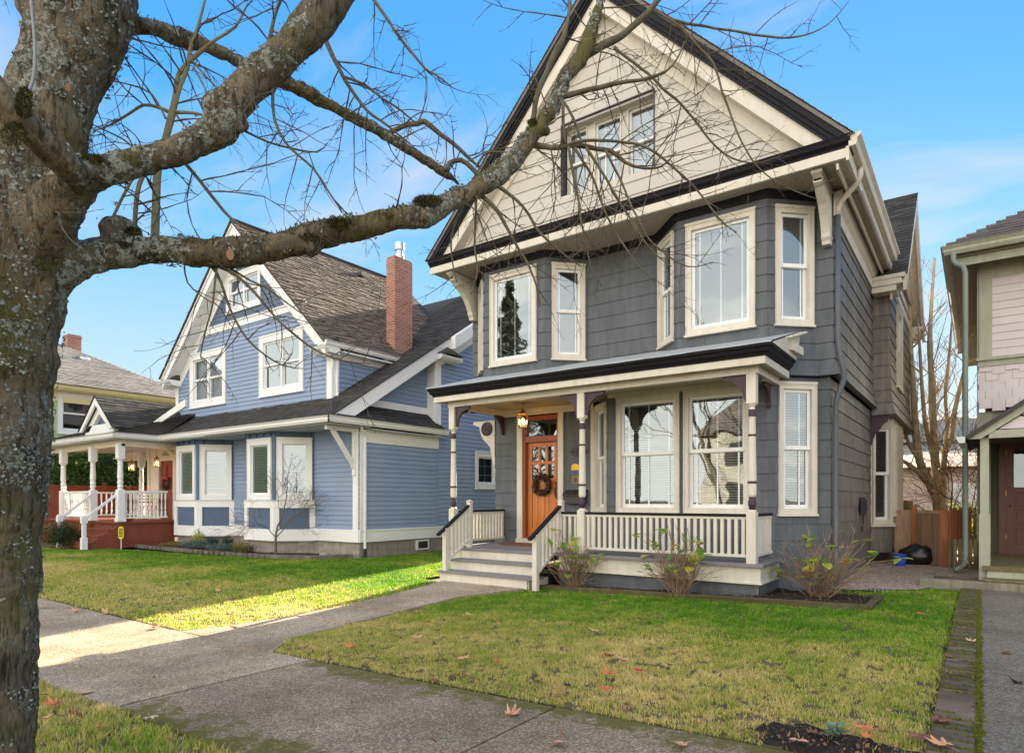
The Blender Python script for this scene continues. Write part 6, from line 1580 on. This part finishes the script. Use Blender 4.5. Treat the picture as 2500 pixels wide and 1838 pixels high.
# furniture and lamps on the blue porch
m_lampg=glassmat('lantern_glass',(1,.85,.6),.12,1.2)
def lantern(x,y,zt,zb,label,group=None,hexa=True,body=None):
    o=thing('pendant_lantern',(x,y,zt),label,'lantern',group); mb=MB(); mb.tube([(x,y,zt),(x,y,zb+.34)],.006,6); mb.lathe((x,y,zt-.02),[(.04,0),(.05,.02)],10); mb.lathe((x,y,zb+.26),[(.12,0),(.05,.05),(.03,.07),(.035,.09),(.01,.11)],8); mb.lathe((x,y,zb-.02),[(.03,0),(.09,.015),(.09,.025)],8)
    for k in range(6):
        a=k*math.pi/3; mb.tube([(x+.088*math.cos(a),y+.088*math.sin(a),zb),(x+.10*math.cos(a),y+.10*math.sin(a),zb+.26)],.005,4)
    mb.build('cage',body or m_brass,o); mb=MB(); mb.lathe((x,y,zb),[(.083,0),(.095,.26)],6); mb.build('glass',m_lampg,o); mb=MB(); mb.lathe((x,y,zb+.08),[(.008,0),(.026,.02),(.032,.05),(.02,.08),(.005,.10)],10); mb.build('bulb',m_bulb,o,smooth=True)
lantern(-23.0,9.9,3.31,2.45,'left brass lantern hanging from the ceiling of the blue house porch','lanterns on the blue porch')
lantern(-21.9,10.2,3.31,2.55,'right brass lantern hanging near the red door of the blue porch','lanterns on the blue porch')
lantern(-7.2,10.25,3.36,2.88,'lit glass pendant lantern hanging beside the orange door of the grey house')
def wreath(F,u,z,Ro,label,cols,n=950,sz=.032):
    o=thing('wreath',F.p(u,0,z),label,'wreath'); mb=MB()
    for i in range(n):
        a=R.uniform(0,6.28); b_=R.uniform(0,6.28); r=.30*Ro*abs(R.gauss(.6,.35)); rad1=Ro*.72+r*math.cos(b_); c=Vector(F.p(u+rad1*math.cos(a),.045+.6*r*math.sin(b_)+.02,z+rad1*math.sin(a))); leafball(mb,tuple(c),.004,.004,.004,1,sz,R,asp=.5)
    mb.tube([F.p(u+Ro*.72*math.cos(a),.05,z+Ro*.72*math.sin(a)) for a in [2*math.pi*k/24 for k in range(25)]],.035,6); mb.build('greenery',cols[0],o); mb=MB()
    for i in range(n//9):
        a=R.uniform(*cols[2]) ; c=F.p(u+Ro*R.uniform(.55,.9)*math.cos(a),.08,z+Ro*R.uniform(.55,.9)*math.sin(a)); mb.lathe((c[0],c[1],c[2]-.012),[(.004,0),(cols[3],.012),(cols[3],.02),(.004,.03)],6)
    mb.build('berries',cols[1],o,smooth=True)
m_wr=leafmat('wreath_greens',[(0,(.010,.022,.008)),(.8,(.025,.045,.016)),(1,(.06,.02,.012))],.15)
wreath(FR(0,YW+.085,1,0),-7.25,1.78,.24,'dark evergreen wreath with red berries on the orange front door',(m_wr,M('dark_red_berries',(.16,.02,.02),.3,.2,9,0),(0,6.28),.012))
wreath(FR(0,BY+.0,1,0),-22.75,2.05,.26,'wreath of red and cream flowers on the red door of the blue house',(m_wr,M('red_and_cream_blooms',(.55,.10,.07),.5,.5,8,0),(.5,3.6),.05),n=300)
m_wire=M('rusty_gold_wire',(.50,.27,.06),.4,.2,5,0,metal=.3)
def bistro_chair(x,y,rz,label):
    o=thing('bistro_chair',(x,y,D0),label,'chair','bistro chairs on the blue porch'); ca,sa=math.cos(rz),math.sin(rz)
    def L(a,b,c): return (x+a*ca-b*sa,y+a*sa+b*ca,D0+c)
    mb=MB()
    for s in (-.18,.18): mb.tube([L(s,.2,0),L(s,.05,.45),L(s,-.12,.45),L(s*1.1,-.2,.0)],.011,6); mb.tube([L(s,-.17,.42),L(s,-.22,.9)],.010,6)
    mb.tube([L(-.18,-.22,.9),L(0,-.23,.96),L(.18,-.22,.9)],.010,6); mb.build('frame',m_wire,o)
    mb=MB(); 
    for k in range(7): mb.bar(L(-.19,-.15+k*.055,.455),L(.19,-.15+k*.055,.455),.035,.01)
    mb.build('seat',m_wire,o); mb=MB()
    for k in (.6,.7,.8): mb.bar(L(-.18,-.20,k),L(.18,-.20,k),.01,.04)
    mb.build('backrest',m_wire,o)
bistro_chair(-23.6,10.6,.8,'golden slatted bistro chair left of the small porch table'); bistro_chair(-22.5,10.3,-1.4,'golden slatted bistro chair right of the small porch table')
o=thing('bistro_table',(-23.0,10.7,D0),'small round golden wire table on the blue house porch','table'); mb=MB(); mb.lathe((-23.0,10.7,D0+.70),[(.30,0),(.30,.02)],20); mb.build('tabletop',m_wire,o); mb=MB()
for k in range(3): a=k*2.09; mb.tube([(-23+.25*math.cos(a),10.7+.25*math.sin(a),D0),(-23+.05*math.cos(a+.8),10.7+.05*math.sin(a+.8),D0+.4),(-23+.2*math.cos(a),10.7+.2*math.sin(a),D0+.7)],.011,6)
mb.build('legs',m_wire,o)
o=thing('flower_pot',(-21.12,8.95,D0),'small orange terracotta bowl at the edge of the red porch','pot'); mb=MB(); mb.lathe((-21.42,9.12,D0),[(.07,0),(.15,.10),(.16,.12),(.13,.12),(.11,.08)],14); mb.build('bowl',M('terracotta',(.45,.13,.04),.6,.1,5,0),o,smooth=True)
o=thing('yard_sign',(-21.6,9.05,0),'small yellow yard sign on a white stake before the red porch','sign'); mb=MB(); mb.box(FR(-21.15,8.80,1,0),-.012,.012,-.01,.01,-.05,.32); mb.build('stake',m_white,o)
mb=MB(); Fs=FR(-21.15,8.80,.8,.6); mb.prism(Fs,[(-.085,.34),(-.05,.28),(.05,.28),(.085,.34),(.085,.60),(.05,.66),(-.05,.66),(-.085,.60)],0,.012); mb.build('panel',M('sign_yellow',(.62,.50,.02),.5,.05,3,0),o)
mb=MB()
for z0,z1,a,b in ((.55,.585,-.06,.06),(.42,.53,-.045,-.01),(.42,.53,.012,.045),(.36,.39,-.06,.06)): mb.box(Fs,a,b,.012,.016,z0,z1)
mb.build('sign_lettering',m_iron,o)

# small things on the grey porch
o=thing('doormat',(-7.2,10.5,PF),'brown coir doormat in front of the orange front door','doormat'); mb=MB(); mb.box(FR(-7.2,10.55,1,0),-.60,.48,-.30,.28,PF,PF+.018); mb.build('mat',M('coir',(.20,.085,.04),.95,.3,30,1,150),o,bevel=.004)
o=thing('mailbox',(-6.39,YW,1.5),'black sloping lid mailbox on the slate wall beside the orange door','mailbox'); Fm=FR(-6.39,YW-.018,1,0)
mb=MB(); mb.prism(FR(-6.39-.21,YW-.018,0,-1),[(0,1.40),(.15,1.40),(.15,1.58),(0,1.62)],-.42,0); mb.build('box',M('mailbox_brown',(.05,.042,.038),.4,.15,6,0),o,bevel=.004)
mb=MB(); mb.prism(FR(-6.39-.23,YW-.018,0,-1),[(0,1.66),(.02,1.67),(.19,1.57),(.19,1.55),(0,1.63)],-.46,0); mb.build('lid',m_iron,o,bevel=.003)
o=thing('house_number',(-6.36,YW,2.4),'dark oval ironwork house number plate on the slate wall','sign'); mb=MB(); Fn=FR(-6.36,YW-.02,1,0)
mb.prism(Fn,[(.19*math.cos(a)*(1+.08*math.cos(6*a)),2.42+.085*math.sin(a)*(1+.12*math.cos(6*a))) for a in [2*math.pi*k/36 for k in range(36)]],0,.012)
OP=mb.build('plate',m_iron,o,bevel=.003)
mb=MB()
for cxn in (-.12,-.04,.04,.12): 
    pts=[Fn.p(cxn+.022*math.cos(a),.02,2.42+.04*math.sin(a)) for a in [2*math.pi*k/12 for k in range(13)]]; mb.tube(pts,.006,5)
mb.build('numeral',M('dull_bronze',(.14,.12,.09),.5,.1,5,0,metal=.4),o)
o=thing('gold_plaque',(-6.45,YW,2.1),'small gold arched plaque on the slate wall below the number plate','plaque'); mb=MB(); mb.prism(FR(-6.43,YW-.02,1,0),[(-.085,2.06),(.085,2.06),(.085,2.14),(.05,2.17),(0,2.18),(-.05,2.17),(-.085,2.14)],0,.012); mb.build('plate',M('plaque_gold',(.75,.45,.06),.4,.05,5,0,metal=.3),o,bevel=.003)
o=thing('framed_plate',(-6.43,YW,1.87),'small dull brass framed plate on the slate wall above the mailbox','plaque'); mb=MB(); Fq=FR(-6.42,YW-.02,1,0)
for a in ((-.065,.065,1.92,1.93),(-.065,.065,1.80,1.81),(-.065,-.055,1.81,1.92),(.055,.065,1.81,1.92)): mb.box(Fq,a[0],a[1],0,.015,a[2],a[3])
mb.build('frame',m_brass,o); mb=MB(); mb.box(Fq,-.055,.055,0,.006,1.81,1.92); mb.build('plate',M('olive_plate',(.10,.09,.05),.5,.1,5,0),o)

# ------------------------------------------------------------------ side yard on the right
def board_fence(name,F,n,w,z0,z1,m,label,pointed=False,gap=.004,rails=()):
    o=thing(name,F.p(0,0,0),label,'fence'); mb=MB()
    for i in range(n):
        u=i*w; h=z1+R.uniform(-.006,.006)
        if pointed: mb.prism(F,[(u,z0),(u+w-gap,z0),(u+w-gap,h-.04),(u+(w-gap)/2,h),(u,h-.04)],0,.02)
        else: mb.box(F,u,u+w-gap,0,.02,z0,h)
    mb.build('boards',m,o); mb=MB()
    for z in rails: mb.box(F,0,n*w,-.04,-.001,z,z+.07)
    mb.build('rails',m,o); return o
board_fence('board_fence',FR(-1.52,16.25,1,0),8,.14,.05,1.25,m_cedar,'weathered brown board fence closing the side yard beside the grey house',rails=(.3,1.0))
o=thing('fence_post',(-1.0,16.2,0),'reddish cedar post standing in the brown board fence','post'); mb=MB(); mb.box(FR(-1.12,16.22,1,0),-.05,.05,0,.1,0,1.36); mb.build('post',m_cedarr,o,bevel=.004)
o=thing('gate_post',(-.45,16.1,0),'thick reddish cedar post at the corner of the side yard fence','post'); mb=MB(); mb.box(FR(-.56,15.2,1,0),-.07,.07,-.14,0,0,1.24); mb.box(FR(-.56,15.2,1,0),-.08,.08,-.15,.01,1.24,1.27); mb.build('post',m_cedarr,o,bevel=.004)
board_fence('board_fence',FR(-1.08,16.18,.50,-.84),7,.14,.05,1.20,m_cedar,'brown board fence running from the cedar post to the corner post',rails=(.3,1.0))
board_fence('open_gate',FR(-.47,15.3,.28,.96),8,.09,.62,1.26,m_cedarr,'sunlit reddish picket panel beyond the thick corner post',gap=.02,rails=(.7,1.1))
board_fence('picket_gate',FR(-.48,15.05,1,-.35),8,.085,.08,.74,m_moss,'low mossy pointed picket gate beside the pink house downspout',pointed=True,gap=.022,rails=(.2,.58))
board_fence('picket_fence',FR(-.9,22,1,0),14,.11,.0,1.28,m_moss,'weathered picket fence far behind the side yard',pointed=True,gap=.03,rails=(.3,1.0))
board_fence('board_fence',FR(-4.6,21,1,0),26,.12,.0,1.45,m_moss,'greenish board fence below the back yard tree',rails=(.3,1.1))
o=thing('rubbish_bag',(-1.25,15.9,.1),'slumped shiny black rubbish bag against the side yard fence','bag'); mb=MB(); vs=[]; N_=12
for i in range(N_+1):
    th=math.pi*i/N_
    for j in range(18):
        a=2*math.pi*j/18; v=Vector((math.sin(th)*math.cos(a),math.sin(th)*math.sin(a),math.cos(th))); k=1+.22*noise.noise(v*2.2)+.10*noise.noise(v*6); vs.append((-1.02+v.x*.36*k,15.75+v.y*.25*k,max(.09,.30+v.z*.24*k)))
mb.add(vs,[(i*18+j,i*18+(j+1)%18,(i+1)*18+(j+1)%18,(i+1)*18+j) for i in range(N_) for j in range(18)]); mb.build('bag',M('black_plastic',(.008,.008,.009),.28,.2,5,.5,14,spec=.6),o,smooth=True)
o=thing('blue_bucket',(-1.35,15.2,.1),'small bright blue plastic bucket beside the black bag','bucket'); mb=MB(); mb.lathe((-1.30,15.2,.10),[(.085,0),(.115,.24),(.125,.24),(.125,.27),(.105,.27),(.08,.04)],18); mb.build('pail',M('blue_plastic',(.03,.07,.55),.35,.05,3,0),o,smooth=False)
o=thing('back_tree',(-.9,20,0),'multi stemmed bare tree with upright limbs between the grey and pink houses','tree')
mb=MB(); 
for px,d,pts in ((0,17,[(2296,1290,20),(2294,1235,20),(2284,1205,15),(2262,1165,12),(2245,1125,11),(2236,1060,10),(2231,967,8),(2226,880,6),(2220,800,4.5),(2214,700,3)]),(0,17,[(2297,1262,16),(2290,1200,14),(2284,1140,12),(2278,1050,11),(2275,940,9),(2270,840,7),(2274,740,5),(2282,630,3)]),(0,17,[(2298,1262,14),(2302,1190,10),(2306,1107,8),(2322,1070,7),(2331,1000,6),(2346,940,6),(2362,870,4)]),(0,17,[(2280,1200,9),(2240,1150,7),(2205,1125,5),(2160,1100,3)]),(0,17,[(2246,1125,7),(2222,1090,5),(2208,1050,4),(2196,1000,2.5)]),(0,17,[(2284,1140,7),(2262,1050,6),(2252,960,5),(2246,860,4),(2240,760,2.5)]),(0,17,[(2304,1107,6),(2312,1040,5),(2308,960,4.5),(2318,860,3.5),(2324,770,2)])):
    P,rs=limb([(a,b,17,w) for a,b,w in pts],.25); mb.tube(P,[r*(1+.15*noise.noise(p*2)) for p,r in zip(P,rs)],9)
    for i in range(3,len(P)-1):
        if i%3==0 and P[i].z>2.2:
            for q_ in range(2):
                dd=(P[i]-P[i-1]).normalized(); oo=dd.cross(Vector((R.gauss(0,1),R.gauss(0,1),R.gauss(0,1)))).normalized(); tree_mesh(R.randrange(9999),P[i],4.2,min(.05,rs[i]*.5),3,.5,.35,(2,4),.30,mb=mb,minr=.007,stems=0) if False else None
                rr=random.Random(i*7+q_+int(P[i].x*10))
                def tw2(p,d,L,r,l):
                    k=5; Q=[p]
                    for j in range(k): d=(d+Vector((rr.gauss(0,.10),rr.gauss(0,.10),rr.gauss(.06,.06)))).normalized(); Q.append(Q[-1]+d*L/k)
                    mb.tube(Q,[max(.005,r*(1-.6*j/k)) for j in range(k+1)],4,cap=False)
                    if l:
                        for j in range(3):
                            i_=rr.randint(1,k); o_=d.cross(Vector((rr.gauss(0,1),rr.gauss(0,1),rr.gauss(0,1)))).normalized(); tw2(Q[i_],(d+o_*.6+Vector((0,0,.2))).normalized(),L*.5,r*.5,l-1)
                tw2(P[i],(dd*.4+oo*.9+Vector((0,0,.25))).normalized(),rr.uniform(.9,2.0),min(.018,rs[i]*.35),2)
mb.build('trunk',m_btree,o,smooth=True)
o=thing('tangled_shrub',(1.0,21,0),'tangle of brown bare twigs right of the back yard tree','shrub'); mb,lp=tree_mesh(8,(.25,19.5,0),4.0,.03,4,.8,.05,(3,5),.34,minr=.006,stems=5,lean=.5); mb.build('stems',M('brown_twigs',(.14,.09,.065),.9,.3,3,0),o)
mb=MB()
for p in lp[::3]: leafball(mb,tuple(p),.1,.1,.1,2,.03,R)
mb.build('dry_leaves',m_brownlf,o)
G2=thing('garage',(0,32,0),'pale pinkish garage wall far behind the side yard fence','garage'); mb=MB(); siding(mb,FR(-6,30,1,0),0,12,0,2.75,.2,.01); mb.build('wall',M('pale_stucco',(.62,.50,.44),.8,.05,2,0),G2); mb=MB(); slab(mb,[(-6.3,29.7,2.75),(6.3,29.7,2.75),(6.3,34,3.5),(-6.3,34,3.5)],(0,-.35,1),.1); mb.build('roof',M('leafy_roof',(.22,.11,.07),.9,.5,12,.5,40),G2)
mb=MB(); mb.box(FR(-6,30,1,0),5.2,7.2,0,.03,0,2.1); mb.build('door',m_wtrim,G2)
H2=thing('far_house',(-2,44,0),'dark grey roofed house far behind the garage','house'); mb=MB(); mb.box(FR(-7,40,1,0),0,12,-9,0,0,4.6); mb.build('wall',M('far_wall',(.30,.33,.36),.7,.05,2,0),H2); mb=MB(); mb.prism(FR(-7,39.6,1,0),[(-.5,4.5),(12.5,4.5),(6,5.7)],-9.5,0); mb.build('roof',M('far_slate_roof',(.20,.23,.27),.8,.1,2,0),H2)
mb=MB(); mb.box(FR(-7,40,1,0),4.6,6.4,0,.05,2.6,4.0); mb.build('window',m_white,H2)
clump('shrub',-.2,23.5,1.3,.8,900,.10,m_yel,'sunlit yellow green shrub behind the far picket fence')
clump('evergreen',2.6,27,1.6,2.1,1800,.12,m_hedge,'dark evergreen shrub behind the tangled twigs')
mb=MB(); mb.tube([(-6,19,2.95),(-2,19.2,2.70),(2.5,19.4,2.72)],.008,5); tag(mb.build('wire',m_white),'thin pale wire sagging across the gap between the two houses','wire')
o=thing('drain_cover',(-1.2,10.9,.12),'small grey drain grate at the edge of the gravel beside the shrub','drain'); mb=MB(); 
for k in range(6): mb.box(FR(-1.35,11.0,1,0),k*.05,k*.05+.025,0,.22,.13,.15)
mb.build('grate',m_metal,o)

# ------------------------------------------------------------------ across the street (seen only in the windows)
S=thing('house_across',(-9,-28,0),'two storey sunlit cream house across the street, reflected in the windows','house'); mb=MB(); siding(mb,FR(-3,-24,-1,0),0,13,0,6.2,.2,.015); mb.box(FR(-3,-24,-1,0),0,13,-9,-.02,0,6.2); mb.build('wall',M('sunny_cream_paint',(.36,.32,.26),.6,.05,2,0),S)
mb=MB(); mb.prism(FR(-3,-23.5,-1,0),[(-.6,6.1),(13.6,6.1),(6.5,10.6)],-10,0); mb.build('roof',m_roofm,S); mb=MB()
for x in (1.2,5.5,9.8):
    for z in (1,4): mb.box(FR(-3,-24,-1,0),x,x+1.4,0,.06,z,z+1.5)
mb.build('window',m_dark,S)
for k,(x,y,h,sd_) in enumerate(((-12,-16,15,41),(-3,-15.5,13,43),(7,-17,13,47))):
    o=thing('street_tree',(x,y,0),('tall bare tree across the street opposite the blue house','bare tree across the street opposite the grey porch','bare tree across the street opposite the pink house')[k],'tree','bare trees across the street'); mb,_=tree_mesh(sd_,(x,y,0),h,.22,6,.55,.2,(3,3),.24,minr=.012,gn=5); mb.build('trunk',m_twig,o)
o=thing('conifer',(-27,-16,0),'tall dark conifer across the street, reflected in the upper left bay','tree'); mb=MB(); mb.tube([(-27,-16,0),(-27,-16,17)],[.3,.04],8); mb.build('trunk',m_twig,o); mb=MB(); rr=random.Random(3)
for i in range(9000):
    z=rr.uniform(1.5,17.5); r=(17.6-z)/16*3.6*math.sqrt(rr.random())*(1+.25*math.sin(z*5)); a=rr.uniform(0,6.28); leafball(mb,(-27+r*math.cos(a),-16+r*math.sin(a),z-r*.25),.05,.05,.05,1,.22,rr,asp=.4)
mb.build('foliage',m_conif,o)

# ------------------------------------------------------------------ fallen leaves
LM={'tan':M('leaf_tan',(.62,.33,.18),.7,.15,30,.3,80),'pale':M('leaf_pale',(.62,.40,.27),.7,.12,30,.3,80),'brown':M('leaf_brown',(.20,.085,.05),.7,.25,30,.3,80),'red':M('leaf_red',(.42,.06,.03),.6,.2,30,.3,80),'orange':M('leaf_orange',(.55,.18,.07),.7,.15,30,.3,80),'dark':M('leaf_dark',(.06,.03,.035),.7,.2,30,.3,80)}
def ground_at(px,py,z):
    d=1566*(1.47-z)/(py-1220); p=at(px,py,d); return p
def mleaf(px,py,size,col,label,curl=.5,rot=None,fz=None,group='fallen maple leaves'):
    z=.02; p=ground_at(px,py,z); p=ground_at(px,py,g(p.x)+.0); onp=2.0<p.y<3.66 or p.x>0
    zz=g(p.x)+(-.012 if onp else .004 if p.y>8.92 else (.022 if p.y<6.2 else .016)) if fz is None else fz; rr=random.Random(int(px*7+py)); rot=rr.uniform(0,6.28) if rot is None else rot
    prof=[]; lobes=[(0,1.0),(.62,.92),(1.25,.62),(-.62,.92),(-1.25,.62)]
    lob=sorted([(a,r) for a,r in lobes]); ang=[]
    for i,(a,r) in enumerate(lob):
        ang+= [(a-.24,r*.74),(a-.13,r*.80),(a-.09,r*.93),(a,r*1.04),(a+.09,r*.93),(a+.13,r*.80),(a+.24,r*.74)]
        if i<4: ang.append(((a+lob[i+1][0])/2,.52))
    ang=[(math.pi,.16),(math.pi+.5,.42),(-1.80,.50)]+ang+[(1.80,.50),(math.pi-.5,.42)]; ang=[(a,r*rr.uniform(.9,1.08)) for a,r in ang]; ang.sort(key=lambda t:t[0])
    s_=size/1.4; vs=[(0,0,0)]
    def H(x,y): return curl*s_*(.55*(x/s_)**2+.45*(y/s_)**2*(1 if rr else 1)) + .12*s_*math.sin(4*x/s_+rot)*math.cos(3*y/s_)
    for a,r in ang: x=s_*r*math.cos(a); y=s_*r*math.sin(a); vs.append((x*(1-.2*curl),y*(1-.3*curl),H(x,y)))
    m_=len(ang); me_v=[]; c_,s2_=math.cos(rot),math.sin(rot); mn=min(v[2] for v in vs)
    for x,y,h in vs: me_v.append((p.x+x*c_-y*s2_,p.y+x*s2_+y*c_,zz+h-mn+.004))
    mb=MB(); mb.add(me_v,[(0,1+i,1+(i+1)%m_) for i in range(m_)])
    e=Vector(me_v[0]); st_=e+Vector((-math.cos(rot)*s_*1.0,-math.sin(rot)*s_*1.0,.004)); mb.tube([e,(e+st_)/2+Vector((0,0,.004)),st_],.0013,4)
    o=mb.build('fallen_leaf',LM[col]); tag(o,label,'leaf',group)
LV=[(1247,1742,.155,'tan','large curled tan leaf at the mossy pavement edge'),(1355,1813,.13,'tan','flat star shaped tan leaf lying on the pavement'),(201,1688,.13,'pale','pale oval leaf on pavement near the tree trunk'),
(136,1728,.15,'orange','long curled orange leaf in the grass against the trunk'),(112,1706,.10,'red','bright red leaf in the grass touching the trunk'),(367,1761,.11,'pale','pale leaf on the pavement beside the near grass strip'),(240,1786,.07,'orange','small orange leaf sunk in the near grass strip'),(110,1762,.08,'tan','small tan leaf low in the grass beside the trunk'),
(861,1588,.15,'orange','triangular orange leaf on the lawn nearest the path corner'),(1012,1562,.15,'tan','upturned tan leaf on the lawn with pointed tips'),(967,1560,.09,'red','small reddish leaf standing beside the upturned tan leaf'),(1028,1617,.11,'tan','folded tan leaf on the worn lawn below the upturned one'),(1122,1616,.15,'tan','wide tan leaf on the straw coloured middle of the lawn'),(1214,1625,.11,'orange','curled orange leaf on the lawn right of the wide tan leaf'),
(1148,1505,.11,'tan','thin tan leaf on the greener lawn near the path'),(1134,1662,.08,'orange','small orange leaf near the front lawn edge'),(1052,1661,.09,'brown','small brown leaf near the front edge of the lawn'),(1487,1613,.13,'orange','orange leaf on the lawn, left one of a close pair'),(1526,1618,.14,'tan','star shaped tan leaf, right one of a close pair'),
(1568,1517,.11,'brown','crumpled brown leaf on green turf before the middle shrub'),(1566,1646,.10,'red','dark red leaf below the close pair on the lawn'),(1490,1655,.14,'orange','flat orange leaf with teeth sunk in straw grass'),(1482,1690,.13,'orange','rounded rust orange leaf on the lower lawn'),(1363,1694,.10,'orange','small rust leaf beside a dark leaf on the lower lawn'),(1388,1684,.09,'dark','dark purple leaf touching the small rust leaf'),
(1455,1546,.12,'pale','long thin pale leaf on the green lawn'),(1660,1542,.08,'orange','small orange leaf in the upper middle lawn'),(1638,1632,.08,'dark','blackened upright leaf in the middle of the lawn'),(1665,1815,.11,'tan','narrow tan leaf at the pavement edge, lower right'),(1950,1822,.13,'tan','pale tan leaf standing at the bottom edge of the soil patch'),
(1984,1800,.09,'brown','small brown leaf beside the silvery seedling'),(2118,1790,.15,'orange','large crumpled orange leaf on the dark soil patch'),(2128,1812,.09,'orange','small rust leaf just below the crumpled orange leaf'),(2292,1768,.13,'brown','brown curled leaf at the edge of the brick strip'),(2258,1812,.14,'brown','twisted grey brown leaf on the dark soil near the bricks'),(2305,1832,.14,'tan','tan curled leaf at the foot of the brick strip'),
(378,1531,.14,'red','bright red orange leaf at the corner of the far lawn'),(266,1496,.20,'tan','long curled tan leaf at the edge of the far lawn'),(188,1491,.14,'tan','pale tan leaf on the shaded far pavement'),(558,1506,.17,'orange','orange leaves heap in the sunlit grass beside the path'),(538,1446,.16,'tan','pale leaf on the green lawn of the blue house'),(573,1540,.09,'brown','tiny brown leaf on the path joint'),
(2250,1503,.10,'orange','orange leaf in the short grass below the brick landing'),(2372,1570,.11,'pale','pale leaf lying across the brick strip'),(2455,1592,.12,'tan','pale twig like leaf on the lichened walk'),(2490,1664,.12,'dark','purple leaf on the lichened walk at the right edge'),(2155,1503,.12,'brown','brown leaf on the lawn near the corner of the bed'),(2320,1608,.09,'brown','brown leaf in the joint beside the brick strip'),
(300,1372,.16,'orange','orange leaf on the shaded lawn before the red porch'),(174,1361,.2,'tan','tan leaf on the shaded lawn near the boxwood'),(1295,1445,.11,'tan','tan leaf below the left hydrangea'),(1490,1456,.12,'pale','pale leaf against the mossy bed edging'),(1615,1466,.12,'orange','orange rimmed leaf under the bed edging')]
for a in LV: mleaf(*a,curl=random.Random(a[0]).uniform(.15,.9))
# small litter: crumbs of leaf, twigs and seeds, too many to count
mb=MB(); rr=random.Random(77)
for i in range(1500):
    f=rr.random()
    if f<.45: x=rr.uniform(-6,-.3); y=3.72+abs(rr.gauss(0,.10)) if rr.random()<.45 else rr.uniform(3.7,8.9)
    elif f<.62: x=rr.uniform(-14,3); y=rr.uniform(2.0,3.65)
    elif f<.78: x=rr.uniform(-20,-7.6); y=3.68+abs(rr.gauss(0,.15)) if rr.random()<.4 else rr.uniform(3.8,9)
    elif f<.88: x=rr.gauss(-.75,.4); y=rr.gauss(3.95,.2)
    elif f<.95: x=rr.uniform(-6,-1.2); y=rr.uniform(8.98,9.2)
    else: x=rr.uniform(-.24,2); y=rr.uniform(3.7,9)
    if -7.4<x<-5.6 and y>3.7 and rr.random()<.7: continue
    z=g(x)+(-.012 if 2<y<3.66 else .012)+(.012 if y>8.9 else 0); s_=rr.uniform(.006,.022); a=rr.uniform(0,6.28); c=(x,y,z+.004)
    leafball(mb,c,.003,.003,.003,1,s_,rr,asp=rr.choice((.3,.8,.9)))
tag(mb.build('leaf_litter',m_brownlf),kind='stuff')
# tiny silvery seedling and a red paint streak in the near grass
o=thing('seedling',(-.9,3.95,.15),'small silvery green seedling in the dark soil patch','plant'); p=ground_at(2035,1795,.15); mb=MB()
for i in range(46):
    a=R.uniform(0,6.28); e=R.uniform(.1,1.2); d=Vector((math.cos(a)*math.cos(e),math.sin(a)*math.cos(e),math.sin(e))); bigleaf(mb,p+Vector((R.gauss(0,.02),R.gauss(0,.02),R.uniform(0,.06))),d,R.uniform(.025,.055),R)
mb.build('leaves',leafmat('silver_green',[(0,(.12,.20,.12)),(1,(.30,.38,.27))],.2),o)
p0=ground_at(165,1735,0); p1=ground_at(262,1784,0); mb=MB()
for i in range(900):
    t=rr.random(); p=p0.lerp(p1,t)+Vector((rr.gauss(0,.008),rr.gauss(0,.008),rr.uniform(.0,.022))); leafball(mb,tuple(p),.002,.002,.004,1,.006,rr,asp=.4)
tag(mb.build('paint_streak',M('faded_red_paint',(.34,.06,.035),.8,.3,20,0)),'faded red painted streak across the grass beside the tree trunk','marking')

# bark chips and dead leaves over the mulch
mb=MB(); rr=random.Random(99)
for i in range(3800):
    x=rr.uniform(-5.95,-1.15); y=rr.uniform(8.97,9.28) if x<-2.55 else rr.uniform(8.97,10.3); z=g(x)+.02+.03*noise.noise((x*3,y*3,1))
    leafball(mb,(x,y,z+rr.uniform(.0,.012)),.002,.002,.003,1,rr.uniform(.008,.024),rr,asp=rr.choice((.3,.6,.9)))
tag(mb.build('bark_chips',leafmat('bark_chips',[(0,(.02,.013,.009)),(.75,(.07,.045,.03)),(.93,(.16,.09,.05)),(1,(.40,.24,.14))],.0,.9)),kind='stuff')
